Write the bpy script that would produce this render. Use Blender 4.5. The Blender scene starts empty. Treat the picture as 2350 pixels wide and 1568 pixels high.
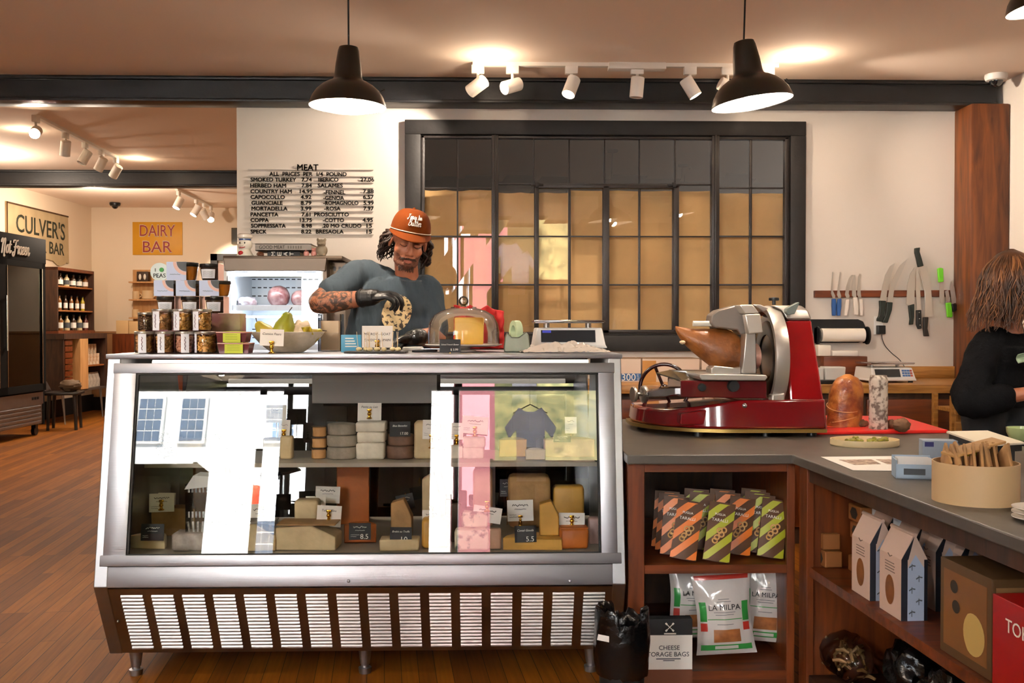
import bpy, bmesh, math, random
from math import pi, sin, cos, radians as rad
from mathutils import Vector, Matrix, Euler, noise
random.seed(7)
C = bpy.context.scene.collection
SC = bpy.context.scene
# ---------------------------------------------------------------- camera
FPX, EYE, PITCH, YAW = 2284.0, 1.26, rad(0.853), rad(1.4)
cd = bpy.data.cameras.new('camera'); cam = bpy.data.objects.new('camera', cd); C.objects.link(cam)
cd.sensor_width = 36; cd.lens = 36*FPX/2350; cd.clip_start = .05; cd.clip_end = 200
cam.location = (0, 0, EYE); cam.rotation_euler = (pi/2-PITCH, 0, -YAW)
SC.camera = cam
SC.view_settings.view_transform = 'Standard'; SC.view_settings.look = 'None'
SC.view_settings.gamma = 1; SC.view_settings.exposure = 1.2; SC.view_settings.use_curve_mapping = False
SC.cycles.use_denoising = True
SC.cycles.max_bounces = 8; SC.cycles.transparent_max_bounces = 16; SC.cycles.sample_clamp_indirect = 6
# ---------------------------------------------------------------- sky, sun
wd = bpy.data.worlds.new('sky'); SC.world = wd; wd.use_nodes = True
bg = wd.node_tree.nodes['Background']; bg.inputs[0].default_value = (.80, .90, 1, 1); bg.inputs[1].default_value = 8.0
sl = bpy.data.lights.new('sun', 'SUN'); sl.energy = 55; sl.angle = .02; sl.color = (1, .95, .88)
so = bpy.data.objects.new('sun', sl); C.objects.link(so); so.rotation_euler = (rad(-48), 0, rad(18)); so.location = (0, 3, 9)

def lamp(kind, loc, energy, col=(1, .76, .55), radius=.03, aim=None, angle=60, blend=.6):
    l = bpy.data.lights.new('lamp_light', kind); l.energy = energy; l.color = col; l.shadow_soft_size = radius
    o = bpy.data.objects.new('lamp_light', l); C.objects.link(o); o.location = loc
    if kind == 'SPOT':
        l.spot_size = rad(angle); l.spot_blend = blend
    if aim is not None:
        o.rotation_euler = (Vector(aim)).to_track_quat('-Z', 'Y').to_euler()
    return o
# ---------------------------------------------------------------- picture point -> place in the room
def ray(px, py):
    d = Vector(((px-1175)/FPX, 1, -(py-784)/FPX))
    y = d.y*cos(PITCH)+d.z*sin(PITCH); z = -d.y*sin(PITCH)+d.z*cos(PITCH)
    return Vector((d.x*cos(YAW)+y*sin(YAW), -d.x*sin(YAW)+y*cos(YAW), z))
def W(px, py, Y):
    d = ray(px, py); return Vector((0, 0, EYE)) + d*(Y/d.y)
def G(px, py, z):
    d = ray(px, py); return Vector((0, 0, EYE)) + d*((z-EYE)/d.z)
def S(Y): return Y/FPX          # metres per pixel at depth Y
def X_(px, Y): return W(px, 750, Y).x
def Z_(py, Y): return W(1175, py, Y).z
# ---------------------------------------------------------------- materials
def lin(h):
    if not isinstance(h, str): return tuple(h)
    r = [int(h[i:i+2], 16)/255 for i in (0, 2, 4)]
    return tuple(c/12.92 if c < .04045 else ((c+.055)/1.055)**2.4 for c in r)
MATS = {}
def mat(name, col=None, rough=.5, metal=0, vary=None, bump=None, emit=None, spec=.5, trans=0, col2=None, stretch=None, coat=0, sss=0):
    if name in MATS: return MATS[name]
    m = bpy.data.materials.new(name); m.use_nodes = True; MATS[name] = m
    nt = m.node_tree; N = nt.nodes; L = nt.links; b = N['Principled BSDF']
    c = lin(col); b.inputs['Base Color'].default_value = (*c, 1)
    b.inputs['Roughness'].default_value = rough; b.inputs['Metallic'].default_value = metal
    b.inputs['Specular IOR Level'].default_value = spec; b.inputs['Coat Weight'].default_value = coat
    if sss: b.inputs['Subsurface Weight'].default_value = sss; b.inputs['Subsurface Scale'].default_value = .01
    tc = N.new('ShaderNodeTexCoord'); mp = N.new('ShaderNodeMapping'); L.new(tc.outputs['Object'], mp.inputs[0])
    if stretch: mp.inputs['Scale'].default_value = stretch
    if vary:
        n = N.new('ShaderNodeTexNoise'); n.inputs['Scale'].default_value = vary[0]; n.inputs['Detail'].default_value = 5
        L.new(mp.outputs[0], n.inputs[0]); r = N.new('ShaderNodeValToRGB'); L.new(n.outputs[0], r.inputs[0])
        c2 = lin(col2) if col2 else tuple(x*(1-vary[1]) for x in c)
        lo, hi = (vary[2], vary[3]) if len(vary) > 3 else (.35, .65)
        r.color_ramp.elements[0].position = lo; r.color_ramp.elements[1].position = hi
        r.color_ramp.elements[0].color = (*c2, 1); r.color_ramp.elements[1].color = (*c, 1)
        L.new(r.outputs[0], b.inputs['Base Color'])
    if bump:
        n = N.new('ShaderNodeTexNoise'); n.inputs['Scale'].default_value = bump[0]; n.inputs['Detail'].default_value = 4
        L.new(mp.outputs[0], n.inputs[0]); bp = N.new('ShaderNodeBump'); bp.inputs['Strength'].default_value = bump[1]; bp.inputs['Distance'].default_value = .01
        L.new(n.outputs[0], bp.inputs['Height']); L.new(bp.outputs[0], b.inputs['Normal'])
    if emit:
        b.inputs['Emission Color'].default_value = (*lin(emit[0]), 1); b.inputs['Emission Strength'].default_value = emit[1]
    return m
def glass(name, tint=(1, 1, 1), ior=1.5, rough=.0, gain=1.0):
    """thin pane: clear transmission plus Fresnel reflection"""
    if name in MATS: return MATS[name]
    m = bpy.data.materials.new(name); m.use_nodes = True; MATS[name] = m
    nt = m.node_tree; N = nt.nodes; L = nt.links; N.remove(N['Principled BSDF'])
    t = N.new('ShaderNodeBsdfTransparent'); t.inputs[0].default_value = (*tint, 1)
    g = N.new('ShaderNodeBsdfGlossy'); g.inputs['Roughness'].default_value = rough
    fr = N.new('ShaderNodeFresnel'); fr.inputs[0].default_value = ior
    mu = N.new('ShaderNodeMath'); mu.operation = 'MULTIPLY'; mu.inputs[1].default_value = gain; mu.use_clamp = True
    mx = N.new('ShaderNodeMixShader'); L.new(fr.outputs[0], mu.inputs[0]); L.new(mu.outputs[0], mx.inputs[0]); L.new(t.outputs[0], mx.inputs[1]); L.new(g.outputs[0], mx.inputs[2])
    L.new(mx.outputs[0], N['Material Output'].inputs[0]); return m
def wood(name, c1, c2, scale=(1, 1, 1), rough=.45, dens=14, bands=False):
    """streaky timber; the grain runs along the axis with the small scale"""
    if name in MATS: return MATS[name]
    m = mat(name, c1, rough); nt = m.node_tree; N = nt.nodes; L = nt.links; b = N['Principled BSDF']
    tc = N.new('ShaderNodeTexCoord'); mp = N.new('ShaderNodeMapping'); mp.inputs['Scale'].default_value = scale; L.new(tc.outputs['Object'], mp.inputs[0])
    n = N.new('ShaderNodeTexNoise'); n.inputs['Scale'].default_value = dens; n.inputs['Detail'].default_value = 6; n.inputs['Distortion'].default_value = .6
    L.new(mp.outputs[0], n.inputs[0]); r = N.new('ShaderNodeValToRGB'); L.new(n.outputs[0], r.inputs[0])
    r.color_ramp.elements[0].position = .33; r.color_ramp.elements[1].position = .68
    r.color_ramp.elements[0].color = (*lin(c2), 1); r.color_ramp.elements[1].color = (*lin(c1), 1)
    L.new(r.outputs[0], b.inputs['Base Color'])
    bp = N.new('ShaderNodeBump'); bp.inputs['Strength'].default_value = .15; bp.inputs['Distance'].default_value = .004; L.new(n.outputs[0], bp.inputs['Height']); L.new(bp.outputs[0], b.inputs['Normal'])
    return m
def planks(name, c1, c2, cm, width, length, rz, rough=.38, mortar=.0012):
    m = mat(name, c1, rough); nt = m.node_tree; N = nt.nodes; L = nt.links; b = N['Principled BSDF']
    tc = N.new('ShaderNodeTexCoord'); mp = N.new('ShaderNodeMapping'); mp.inputs['Rotation'].default_value = (0, 0, rz); L.new(tc.outputs['Object'], mp.inputs[0])
    br = N.new('ShaderNodeTexBrick'); br.inputs['Scale'].default_value = 1; br.inputs['Brick Width'].default_value = length; br.inputs['Row Height'].default_value = width
    br.inputs['Mortar Size'].default_value = mortar; br.inputs['Color1'].default_value = (*lin(c1), 1); br.inputs['Color2'].default_value = (*lin(c2), 1); br.inputs['Mortar'].default_value = (*lin(cm), 1); br.inputs['Bias'].default_value = -.1
    br.offset = .37; br.offset_frequency = 3; L.new(mp.outputs[0], br.inputs[0])
    m2 = N.new('ShaderNodeMapping'); m2.inputs['Scale'].default_value = (1.2, 22, 1); L.new(mp.outputs[0], m2.inputs[0])
    n = N.new('ShaderNodeTexNoise'); n.inputs['Scale'].default_value = 3; n.inputs['Detail'].default_value = 5; L.new(m2.outputs[0], n.inputs[0])
    mx = N.new('ShaderNodeMix'); mx.data_type = 'RGBA'; mx.blend_type = 'MULTIPLY'; mx.inputs[0].default_value = .55
    r = N.new('ShaderNodeValToRGB'); L.new(n.outputs[0], r.inputs[0]); r.color_ramp.elements[0].position = .3; r.color_ramp.elements[0].color = (.45, .42, .4, 1); r.color_ramp.elements[1].position = .7
    L.new(br.outputs[0], mx.inputs[6]); L.new(r.outputs[0], mx.inputs[7]); L.new(mx.outputs[2], b.inputs['Base Color'])
    return m
# ---------------------------------------------------------------- meshes
def TR(loc, R=None):
    m = Matrix.Translation(Vector(loc))
    return m @ R if R is not None else m
def RX(a): return Matrix.Rotation(rad(a), 4, 'X')
def RY(a): return Matrix.Rotation(rad(a), 4, 'Y')
def RZ(a): return Matrix.Rotation(rad(a), 4, 'Z')
FACE = RX(90)                        # a flat drawing (x right, y up) stood up to face the camera
def look(d):                         # matrix whose +Z points along d
    return Vector(d).to_track_quat('Z', 'Y').to_matrix().to_4x4()
class MB:
    def __init__(s): s.bm = bmesh.new(); s.mi = 0; s.T = Matrix()
    def _v(s, pts): return [s.bm.verts.new(s.T @ Vector(p)) for p in pts]
    def _f(s, vs):
        try: f = s.bm.faces.new(vs); f.material_index = s.mi; return f
        except ValueError: return None
    def box(s, c, d, R=None, bev=0, taper=None):
        t = bmesh.new(); bmesh.ops.create_cube(t, size=1)
        for v in t.verts:
            k = 1
            if taper and v.co.z > 0: k = taper
            v.co = Vector((v.co.x*d[0]*k, v.co.y*d[1]*k, v.co.z*d[2]))
        if bev: bmesh.ops.bevel(t, geom=list(t.edges), offset=min(bev, min(d)*.45), segments=2, profile=.5, affect='EDGES')
        return s.merge(t, TR(c, R))
    def b2(s, x0, x1, y0, y1, z0, z1, bev=0): return s.box(((x0+x1)/2, (y0+y1)/2, (z0+z1)/2), (abs(x1-x0), abs(y1-y0), abs(z1-z0)), None, bev)
    def merge(s, t, m=Matrix()):
        mp = {}
        for v in t.verts: mp[v] = s.bm.verts.new(s.T @ (m @ v.co))
        for f in t.faces: s._f([mp[v] for v in f.verts])
        t.free(); return s
    def cyl(s, p0, p1, r0, r1=None, n=20, cap=True):
        p0 = Vector(p0); p1 = Vector(p1); r1 = r0 if r1 is None else r1
        m = look(p1-p0); a = [s._v([p + m @ Vector((r*cos(2*pi*i/n), r*sin(2*pi*i/n), 0)) for i in range(n)]) for p, r in ((p0, r0), (p1, r1))]
        for i in range(n): s._f([a[0][i], a[0][(i+1) % n], a[1][(i+1) % n], a[1][i]])
        if cap: s._f(a[0][::-1]); s._f(a[1])
        return s
    def sph(s, c, r, R=None, n=16, bump=0, bs=6, seed=0):
        r = (r, r, r) if not hasattr(r, '__len__') else r
        t = bmesh.new(); bmesh.ops.create_uvsphere(t, u_segments=n, v_segments=max(6, n*2//3), radius=1)
        for v in t.verts:
            k = 1+bump*noise.noise(v.co*bs*.5+Vector((seed, seed*1.7, 0))) if bump else 1
            v.co = Vector((v.co.x*r[0], v.co.y*r[1], v.co.z*r[2]))*k
        return s.merge(t, TR(c, R))
    def lathe(s, prof, c=(0, 0, 0), n=32, R=None, sx=1, sy=1):
        m = TR(c, R); rings = []
        for r, z in prof:
            rings.append([s.bm.verts.new(s.T @ (m @ Vector((0, 0, z))))] if r < 1e-6 else s._v([m @ Vector((r*cos(2*pi*i/n)*sx, r*sin(2*pi*i/n)*sy, z)) for i in range(n)]))
        for a, b in zip(rings, rings[1:]):
            for i in range(n):
                j = (i+1) % n
                if len(a) == 1 and len(b) == 1: break
                if len(a) == 1: s._f([a[0], b[j], b[i]])
                elif len(b) == 1: s._f([a[i], a[j], b[0]])
                else: s._f([a[i], a[j], b[j], b[i]])
        return s
    def tube(s, pts, r, n=8, cap=True, flat=1):
        pts = [Vector(p) for p in pts]; rs = r if hasattr(r, '__len__') else [r]*len(pts); rings = []
        up = None
        for i, p in enumerate(pts):
            d = (pts[min(i+1, len(pts)-1)]-pts[max(i-1, 0)])
            if d.length < 1e-9: d = Vector((0, 0, 1))
            d.normalize()
            if up is None: up = Vector((0, 0, 1)) if abs(d.z) < .9 else Vector((0, 1, 0))
            x = d.cross(up)
            if x.length < 1e-6: x = d.orthogonal()
            x.normalize(); up = x.cross(d).normalized()
            rings.append(s._v([p+(x*cos(2*pi*k/n)+up*sin(2*pi*k/n)*flat)*rs[i] for k in range(n)]))
        for a, b in zip(rings, rings[1:]):
            for k in range(n): s._f([a[k], a[(k+1) % n], b[(k+1) % n], b[k]])
        if cap: s._f(rings[0][::-1]); s._f(rings[-1])
        return s
    def chain(s, pts, r, n=14):               # tube with round ends
        rs = r if hasattr(r, '__len__') else [r]*len(pts)
        s.tube(pts, rs, n); s.sph(pts[0], rs[0], n=12); s.sph(pts[-1], rs[-1], n=12); return s
    def prism(s, poly, T=Matrix(), depth=.01):
        a = s._v([T @ Vector((x, y, 0)) for x, y in poly]); b = s._v([T @ Vector((x, y, depth)) for x, y in poly])
        n = len(poly); s._f(a[::-1]); s._f(b)
        for i in range(n): s._f([a[i], a[(i+1) % n], b[(i+1) % n], b[i]])
        return s
    def sil(s, pts, Y0, Y1):                   # side-on outline given a real depth Y0..Y1
        q = [W(x, y, Y0) for x, y in pts]
        a = s._v([(p.x, Y0, p.z) for p in q]); b = s._v([(p.x, Y1, p.z) for p in q]); n = len(q)
        s._f(a[::-1]); s._f(b)
        for i in range(n): s._f([a[i], a[(i+1) % n], b[(i+1) % n], b[i]])
        return s
    def sheet(s, fn, nu, nv, thick=0):         # grid surface fn(u,v) -> point
        g = [[s.bm.verts.new(s.T @ Vector(fn(i/nu, j/nv))) for j in range(nv+1)] for i in range(nu+1)]
        for i in range(nu):
            for j in range(nv): s._f([g[i][j], g[i+1][j], g[i+1][j+1], g[i][j+1]])
        return s
    def loft(s, rings):                        # rings of equal point counts, capped
        rs = [s._v(r) for r in rings]; n = len(rs[0])
        for a, b in zip(rs, rs[1:]):
            for k in range(n): s._f([a[k], a[(k+1) % n], b[(k+1) % n], b[k]])
        s._f(rs[0][::-1]); s._f(rs[-1]); return s
    def build(s, name, m, parent=None, world=False, smooth=40, solid=0, bevel=0):
        bmesh.ops.recalc_face_normals(s.bm, faces=list(s.bm.faces))
        me = bpy.data.meshes.new(name); s.bm.to_mesh(me); s.bm.free()
        for x in (m if isinstance(m, (list, tuple)) else [m]): me.materials.append(x)
        if smooth:
            me.polygons.foreach_set('use_smooth', [True]*len(me.polygons)); me.set_sharp_from_angle(angle=rad(smooth))
        o = bpy.data.objects.new(name, me); C.objects.link(o); put(o, parent, world)
        if solid: md = o.modifiers.new('solid', 'SOLIDIFY'); md.thickness = solid; md.offset = 0
        if bevel: md = o.modifiers.new('bevel', 'BEVEL'); md.width = bevel; md.segments = 2; md.limit_method = 'ANGLE'
        return o
def put(o, parent, world=False):
    if parent is not None:
        o.parent = parent
        if world:
            m = Matrix()
            p = parent
            while p is not None:
                m = Matrix.LocRotScale(p.location, p.rotation_euler, p.scale) @ m
                if p.parent is not None: m = p.matrix_parent_inverse @ m
                p = p.parent
            o.matrix_parent_inverse = m.inverted()
def tag(o, label, cat, group=None, kind=None):
    if label: o['label'] = label
    if cat: o['category'] = cat
    if group: o['group'] = group
    if kind: o['kind'] = kind
    return o
def thing(name, label, cat, loc=(0, 0, 0), rz=0, group=None, R=None):
    o = bpy.data.objects.new(name, None); C.objects.link(o); o.empty_display_size = .05; o.location = loc
    o.rotation_euler = R.to_euler() if R is not None else (0, 0, rad(rz))
    return tag(o, label, cat, group)
def struct(o): o['kind'] = 'structure'; return o
def dup(root, loc=None, rz=None, label=None, group=None, R=None, skip=()):
    r = root.copy(); C.objects.link(r)
    if loc is not None: r.location = loc
    if rz is not None: r.rotation_euler = (0, 0, rad(rz))
    if R is not None: r.rotation_euler = R.to_euler()
    if label: r['label'] = label
    if group: r['group'] = group
    for ch in list(root.children):
        if any(ch.name.startswith(k) for k in skip): continue
        c = ch.copy(); C.objects.link(c); c.parent = r
        for g in list(ch.children):
            d = g.copy(); C.objects.link(d); d.parent = c
    return r
def remesh(o, voxel, it=4, fac=.5, assign=None):
    """fuse overlapping volumes into one skin and relax it"""
    md = o.modifiers.new('skin', 'REMESH'); md.mode = 'VOXEL'; md.voxel_size = voxel
    if it: ms = o.modifiers.new('relax', 'SMOOTH'); ms.iterations = it; ms.factor = fac
    dg = bpy.context.evaluated_depsgraph_get(); me = bpy.data.meshes.new_from_object(o.evaluated_get(dg))
    old = o.data; mats = list(old.materials); o.modifiers.clear(); o.data = me; bpy.data.meshes.remove(old)
    me.materials.clear()
    for x in mats: me.materials.append(x)
    me.polygons.foreach_set('use_smooth', [True]*len(me.polygons))
    if assign:
        for p in me.polygons: p.material_index = assign(p.center, p.normal)
    return o
def text(s, name, m, parent, T, w=None, h=None, ext=.0015, shear=0, world=False, align='CENTER', bold=0, fat=0):
    cu = bpy.data.curves.new(name, 'FONT'); cu.body = s; cu.align_x = align; cu.align_y = 'CENTER'; cu.extrude = 0; cu.shear = shear; cu.size = 1; cu.resolution_u = 3; cu.offset = bold
    t = bpy.data.objects.new('t', cu); C.objects.link(t)
    dg = bpy.context.evaluated_depsgraph_get(); me = bpy.data.meshes.new_from_object(t.evaluated_get(dg))
    bpy.data.objects.remove(t); bpy.data.curves.remove(cu); me.name = name
    xs = [v.co.x for v in me.vertices]; ys = [v.co.y for v in me.vertices]
    bw = max(xs)-min(xs); bh = max(ys)-min(ys); cx = (max(xs)+min(xs))/2; cy = (max(ys)+min(ys))/2
    kx = w/bw if w else h/bh; ky = h/bh if h else kx
    if align == 'LEFT': cx = min(xs)
    if align == 'RIGHT': cx = max(xs)
    bm = bmesh.new(); bm.from_mesh(me); bpy.data.meshes.remove(me)
    if fat:                                    # heavier strokes: the outline laid down again a hair to each side
        src = list(bm.faces)
        for dx, dy in ((fat, fat), (-fat, fat), (fat, -fat), (-fat, -fat)):
            for e in bmesh.ops.duplicate(bm, geom=src)['geom']:
                if isinstance(e, bmesh.types.BMVert): e.co.x += dx/kx; e.co.y += dy/ky
    r = bmesh.ops.extrude_face_region(bm, geom=list(bm.faces))
    for e in r['geom']:
        if isinstance(e, bmesh.types.BMVert): e.co.z += ext/ky
    for v in bm.verts: v.co = T @ Vector(((v.co.x-cx)*kx, (v.co.y-cy)*ky, v.co.z*ky))
    b = MB(); b.bm.free(); b.bm = bm
    return b.build(name, m, parent, world, smooth=0)
def spline(pts, k=6):                          # Catmull-Rom through points
    pts = [Vector(p) if len(p) == 3 else Vector((p[0], p[1], 0)) for p in pts]; out = []
    for i in range(len(pts)-1):
        p0 = pts[max(i-1, 0)]; p1 = pts[i]; p2 = pts[i+1]; p3 = pts[min(i+2, len(pts)-1)]
        for j in range(k):
            t = j/k; out.append(.5*((2*p1)+(p2-p0)*t+(2*p0-5*p1+4*p2-p3)*t*t+(3*p1-p0-3*p2+p3)*t*t*t))
    return out+[pts[-1]]
SCRIPT = {                                     # hand lettering: strokes on a unit x-height, (width, strokes)
 'N': (1.15, [[(-.05, 1.2), (-.1, 1.5), (.15, 1.7), (.25, 1.2), (.2, .2), (.15, -.1)], [(.2, .9), (.5, 1.6), (.75, 1.7), (.75, 1.1), (.72, .1), (.75, -.45), (.9, -.3)]]),
 'o': (.72, [[(.55, .95), (.25, .95), (.08, .5), (.2, .05), (.5, .08), (.62, .5), (.5, .95), (.62, .8), (.8, .85)]]),
 't': (.55, [[(.3, 1.55), (.22, .6), (.25, .05), (.5, .12), (.62, .35)], [(.0, 1.05), (.55, 1.1)]]),
 'F': (1.05, [[(.0, 1.35), (.05, 1.65), (.4, 1.7), (.7, 1.6), (1.05, 1.75)], [(.62, 1.65), (.5, .9), (.4, .1), (.2, -.3), (-.05, -.15), (.0, .15), (.2, .2)], [(.25, .85), (.75, .9)]]),
 'r': (.55, [[(-.05, .7), (.12, 1.05), (.2, .9), (.42, .95), (.3, .4), (.35, .05), (.6, .3)]]),
 'z': (.66, [[(.05, .9), (.5, .95), (.3, .5), (.08, .08), (.35, .05), (.7, .25)]]),
 'e': (.62, [[(.0, .4), (.35, .5), (.5, .8), (.32, 1.0), (.12, .6), (.18, .1), (.42, .05), (.66, .35)]]),
 'n': (.85, [[(-.02, .75), (.1, 1.0), (.12, .5), (.08, 0)], [(.1, .5), (.3, .95), (.5, .95), (.5, .4), (.55, .03), (.72, .1), (.85, .4)]]),
 'a': (.78, [[(.55, .9), (.25, .95), (.08, .45), (.22, .03), (.5, .4), (.58, .95), (.55, .3), (.65, .03), (.85, .3)]]),
 'c': (.58, [[(.5, .8), (.35, .98), (.1, .6), (.15, .1), (.4, .03), (.6, .3)]]),
 'y': (.75, [[(.0, .85), (.1, .3), (.3, .05), (.5, .5), (.56, .95)], [(.56, .95), (.5, 0), (.35, -.65), (.1, -.55), (.4, -.05), (.8, .3)]]),
 'A': (1.0, [[(-.05, .1), (.2, 0), (.5, 1.0), (.72, 1.7), (.72, .6), (.85, 0), (1.0, .2)], [(.25, .65), (.85, .7)]]),
 's': (.55, [[(.0, .3), (.35, .98), (.42, .4), (.3, .02), (.05, .12)], [(.3, .02), (.6, .35)]]),
 'B': (1.0, [[(.3, 1.6), (.2, .8), (.12, 0)], [(.0, 1.35), (.3, 1.75), (.75, 1.65), (.7, 1.1), (.35, .95)], [(.35, .95), (.8, .85), (.85, .2), (.5, -.05), (.1, .1)]]),
 'u': (.8, [[(.02, .9), (.08, .2), (.25, .02), (.48, .4), (.55, .95)], [(.55, .95), (.52, .2), (.65, .03), (.85, .35)]]),
}
def script(s, name, m, parent, fn, unit, r, world=False, sp=.92):
    """brush lettering; fn maps a flat point (x, y) to the surface"""
    b = MB(); x = 0
    for ch in s:
        if ch == ' ': x += .55; continue
        w, st = SCRIPT[ch]
        for p in st: b.tube([fn((x+q.x+.18*q.y)*unit, q.y*unit) for q in spline([(u*1.0, v) for u, v in p], 5)], r, 6)
        x += w*sp
    return b.build(name, m, parent, world)
def swidth(s, sp=.92): return sum(.55 if c == ' ' else SCRIPT[c][0]*sp for c in s)
# ================================================================ materials of the place
Mwall = mat('white_wall_paint', 'd8cec3', .7, bump=(90, .04))
Mwall2 = mat('cream_wall_paint', 'ecdcc4', .75, bump=(80, .04))
Mceil = mat('ceiling_paint', 'f5e2d0', .85, bump=(60, .05))
Mbeam = mat('black_steel_paint', '1a1b1e', .42, bump=(40, .08), vary=(6, .35))
Mframe = mat('dark_window_paint', '1b1817', .62, vary=(20, .3), bump=(50, .1))
Msash = mat('worn_sash_paint', '221c1a', .45, vary=(35, .5, .62, .75), col2='231d1b', bump=(60, .2))
Mfloor = planks('strip_oak_floor', '93570f', '683809', '281607', .062, 1.15, rad(-95.95), .6)
Mtimber = wood('old_brown_timber', '783f0f', '442008', (8, 8, .9), .55, 3)
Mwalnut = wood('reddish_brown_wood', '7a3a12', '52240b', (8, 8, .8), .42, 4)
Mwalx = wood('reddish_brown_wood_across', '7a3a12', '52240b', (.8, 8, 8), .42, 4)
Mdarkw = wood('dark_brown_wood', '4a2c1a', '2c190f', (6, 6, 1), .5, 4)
Mblock = wood('butcher_block', 'c08a44', '8a5a26', (.7, 16, 8), .35, 5)
Mpine = wood('pale_pine', 'd0a06a', 'b98750', (6, 6, .8), .6, 4)
Msteel = mat('brushed_steel', 'a3a4aa', .42, 1, bump=(4, .035), stretch=(2, 60, 60))
Msteelv = mat('dull_steel', '9d9da1', .38, 1, bump=(8, .05), vary=(9, .1))
Mchrome = mat('bright_steel', 'd9d9dc', .14, 1)
Malu = mat('cast_aluminium', 'c4bfb8', .36, .85, bump=(70, .05))
Mblack = mat('black_plastic', '101114', .38)
Mblackm = mat('matt_black', '0d0e10', .7)
Mwhite = mat('white_plastic', 'e6e3de', .4)
Mcard = mat('white_card', 'efeae2', .7)
Mcardb = mat('black_card', '15161a', .6)
Mink = mat('black_ink', '17171a', .7)
Mchalk = mat('white_ink', 'efeae0', .7)
Mbrass = mat('polished_brass', 'd8a236', .2, 1)
Mglass = glass('clear_glass')
Mcase = glass('case_front_glass', (.95, .96, .96), 1.5, 0, .8)
Mpane = glass('old_window_glass', (.9, .9, .88), 1.55, 0, 1.5)
Macr = glass('clear_acrylic', (.95, .96, .97), 1.45)
Mkraft = mat('kraft_paper', 'e8bd84', .85, vary=(3, .18), bump=(5, .5))
Mworktop = mat('grey_slate_worktop', '524c45', .42, vary=(9, .22), bump=(30, .05))
Mceram = mat('white_ceramic', 'eae3d6', .25, coat=.3)
Mred = mat('red_cloth', 'b01d1a', .8, bump=(25, .3))
Mfloor.node_tree.nodes['Principled BSDF'].inputs['Specular IOR Level'].default_value = .18
# ================================================================ the room
CH = 2.82
Mvoid = mat('dark_room_paint', '3a332c', .9)
b = MB(); b.b2(-8.5, 5, -2.4, 15.6, -.12, 0); struct(b.build('floor', Mfloor, smooth=0))
b = MB(); b.b2(-8.5, 5, -2.4, 10.1, CH, CH+.12); b.b2(-8.5, 5, 10.0, 15.6, 3.06, 3.18); b.b2(-8.5, 5, 10.0, 10.1, CH, 3.1); struct(b.build('ceiling', Mceil, smooth=0))
WB = 6.43
wx0, wx1 = X_(545, WB), 3.4
hx0, hx1, hz0, hz1 = X_(948, WB), X_(1826, WB), Z_(796, WB), Z_(294, WB)
b = MB(); b.b2(wx0, hx0, WB, WB+.15, 0, CH); b.b2(hx1, wx1, WB, WB+.15, 0, CH); b.b2(hx0, hx1, WB, WB+.15, 0, hz0); b.b2(hx0, hx1, WB, WB+.15, hz1, CH)
b.b2(wx0, wx0+.12, WB+.15, 15.3, 0, 3.06); struct(b.build('wall_back', Mwall, smooth=0))
b = MB(); b.b2(wx0+.12, wx1, 8.2, 8.3, 0, CH); struct(b.build('wall_storeroom', Mvoid, smooth=0))
xr = X_(2297, 6.3)
b = MB(); b.b2(xr, xr+.15, -2.4, WB+.1, 0, CH); struct(b.build('wall_right', Mwall, smooth=0))
def lw(Y, off=0): return -5.98+(Y-15.2)*math.tan(rad(1.9))+off      # face of the left wall at depth Y
b = MB(); b.prism([(lw(-2.4), -2.4), (lw(15.6), 15.6), (lw(15.6)-.15, 15.6), (lw(-2.4)-.15, -2.4)], Matrix(), 3.1); struct(b.build('wall_left', Mwall2, smooth=0))
b = MB(); b.b2(-7, wx0+.05, 15.2, 15.35, 0, 3.1); struct(b.build('wall_far', Mwall2, smooth=0))
b = MB(); b.b2(lw(15.2), wx0, 15.17, 15.2, .2, 1.17); b.b2(lw(15.2), wx0, 15.16, 15.2, 1.16, 1.19); struct(b.build('trim_1', mat('tan_wainscot', 'a5764a', .6, vary=(4, .15)), smooth=0))
b = MB(); b.b2(lw(15.2), wx0, 15.15, 15.2, 0, .2, .005); struct(b.build('baseboard_far', Mblackm, smooth=0))
b = MB(); b.prism([(lw(2), 2), (lw(15.2), 15.2), (lw(15.2)+.03, 15.2), (lw(2)+.03, 2)], Matrix(), .24); struct(b.build('baseboard_left', Mblackm, smooth=0))
def beam(y0, y1, x0, x1, name):
    b = MB(); b.b2(x0, x1, y0+.03, y1, CH-.15, CH); b.b2(x0, x1, y0, y1+.01, CH-.022, CH, .003); b.b2(x0, x1, y0, y1+.01, CH-.158, CH-.138, .004)
    struct(b.build(name, Mbeam))
beam(6.25, 6.43, -8, X_(2288, 6.25), 'trim_2'); beam(10.02, 10.2, -8, wx0+.1, 'trim_3'); beam(2.2, 2.4, -8, 3.2, 'trim_4')
b = MB(); b.b2(X_(2222, 6.22), xr, 6.2, WB, 0, CH-.155, .012); struct(b.build('trim_5', Mtimber))
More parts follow.
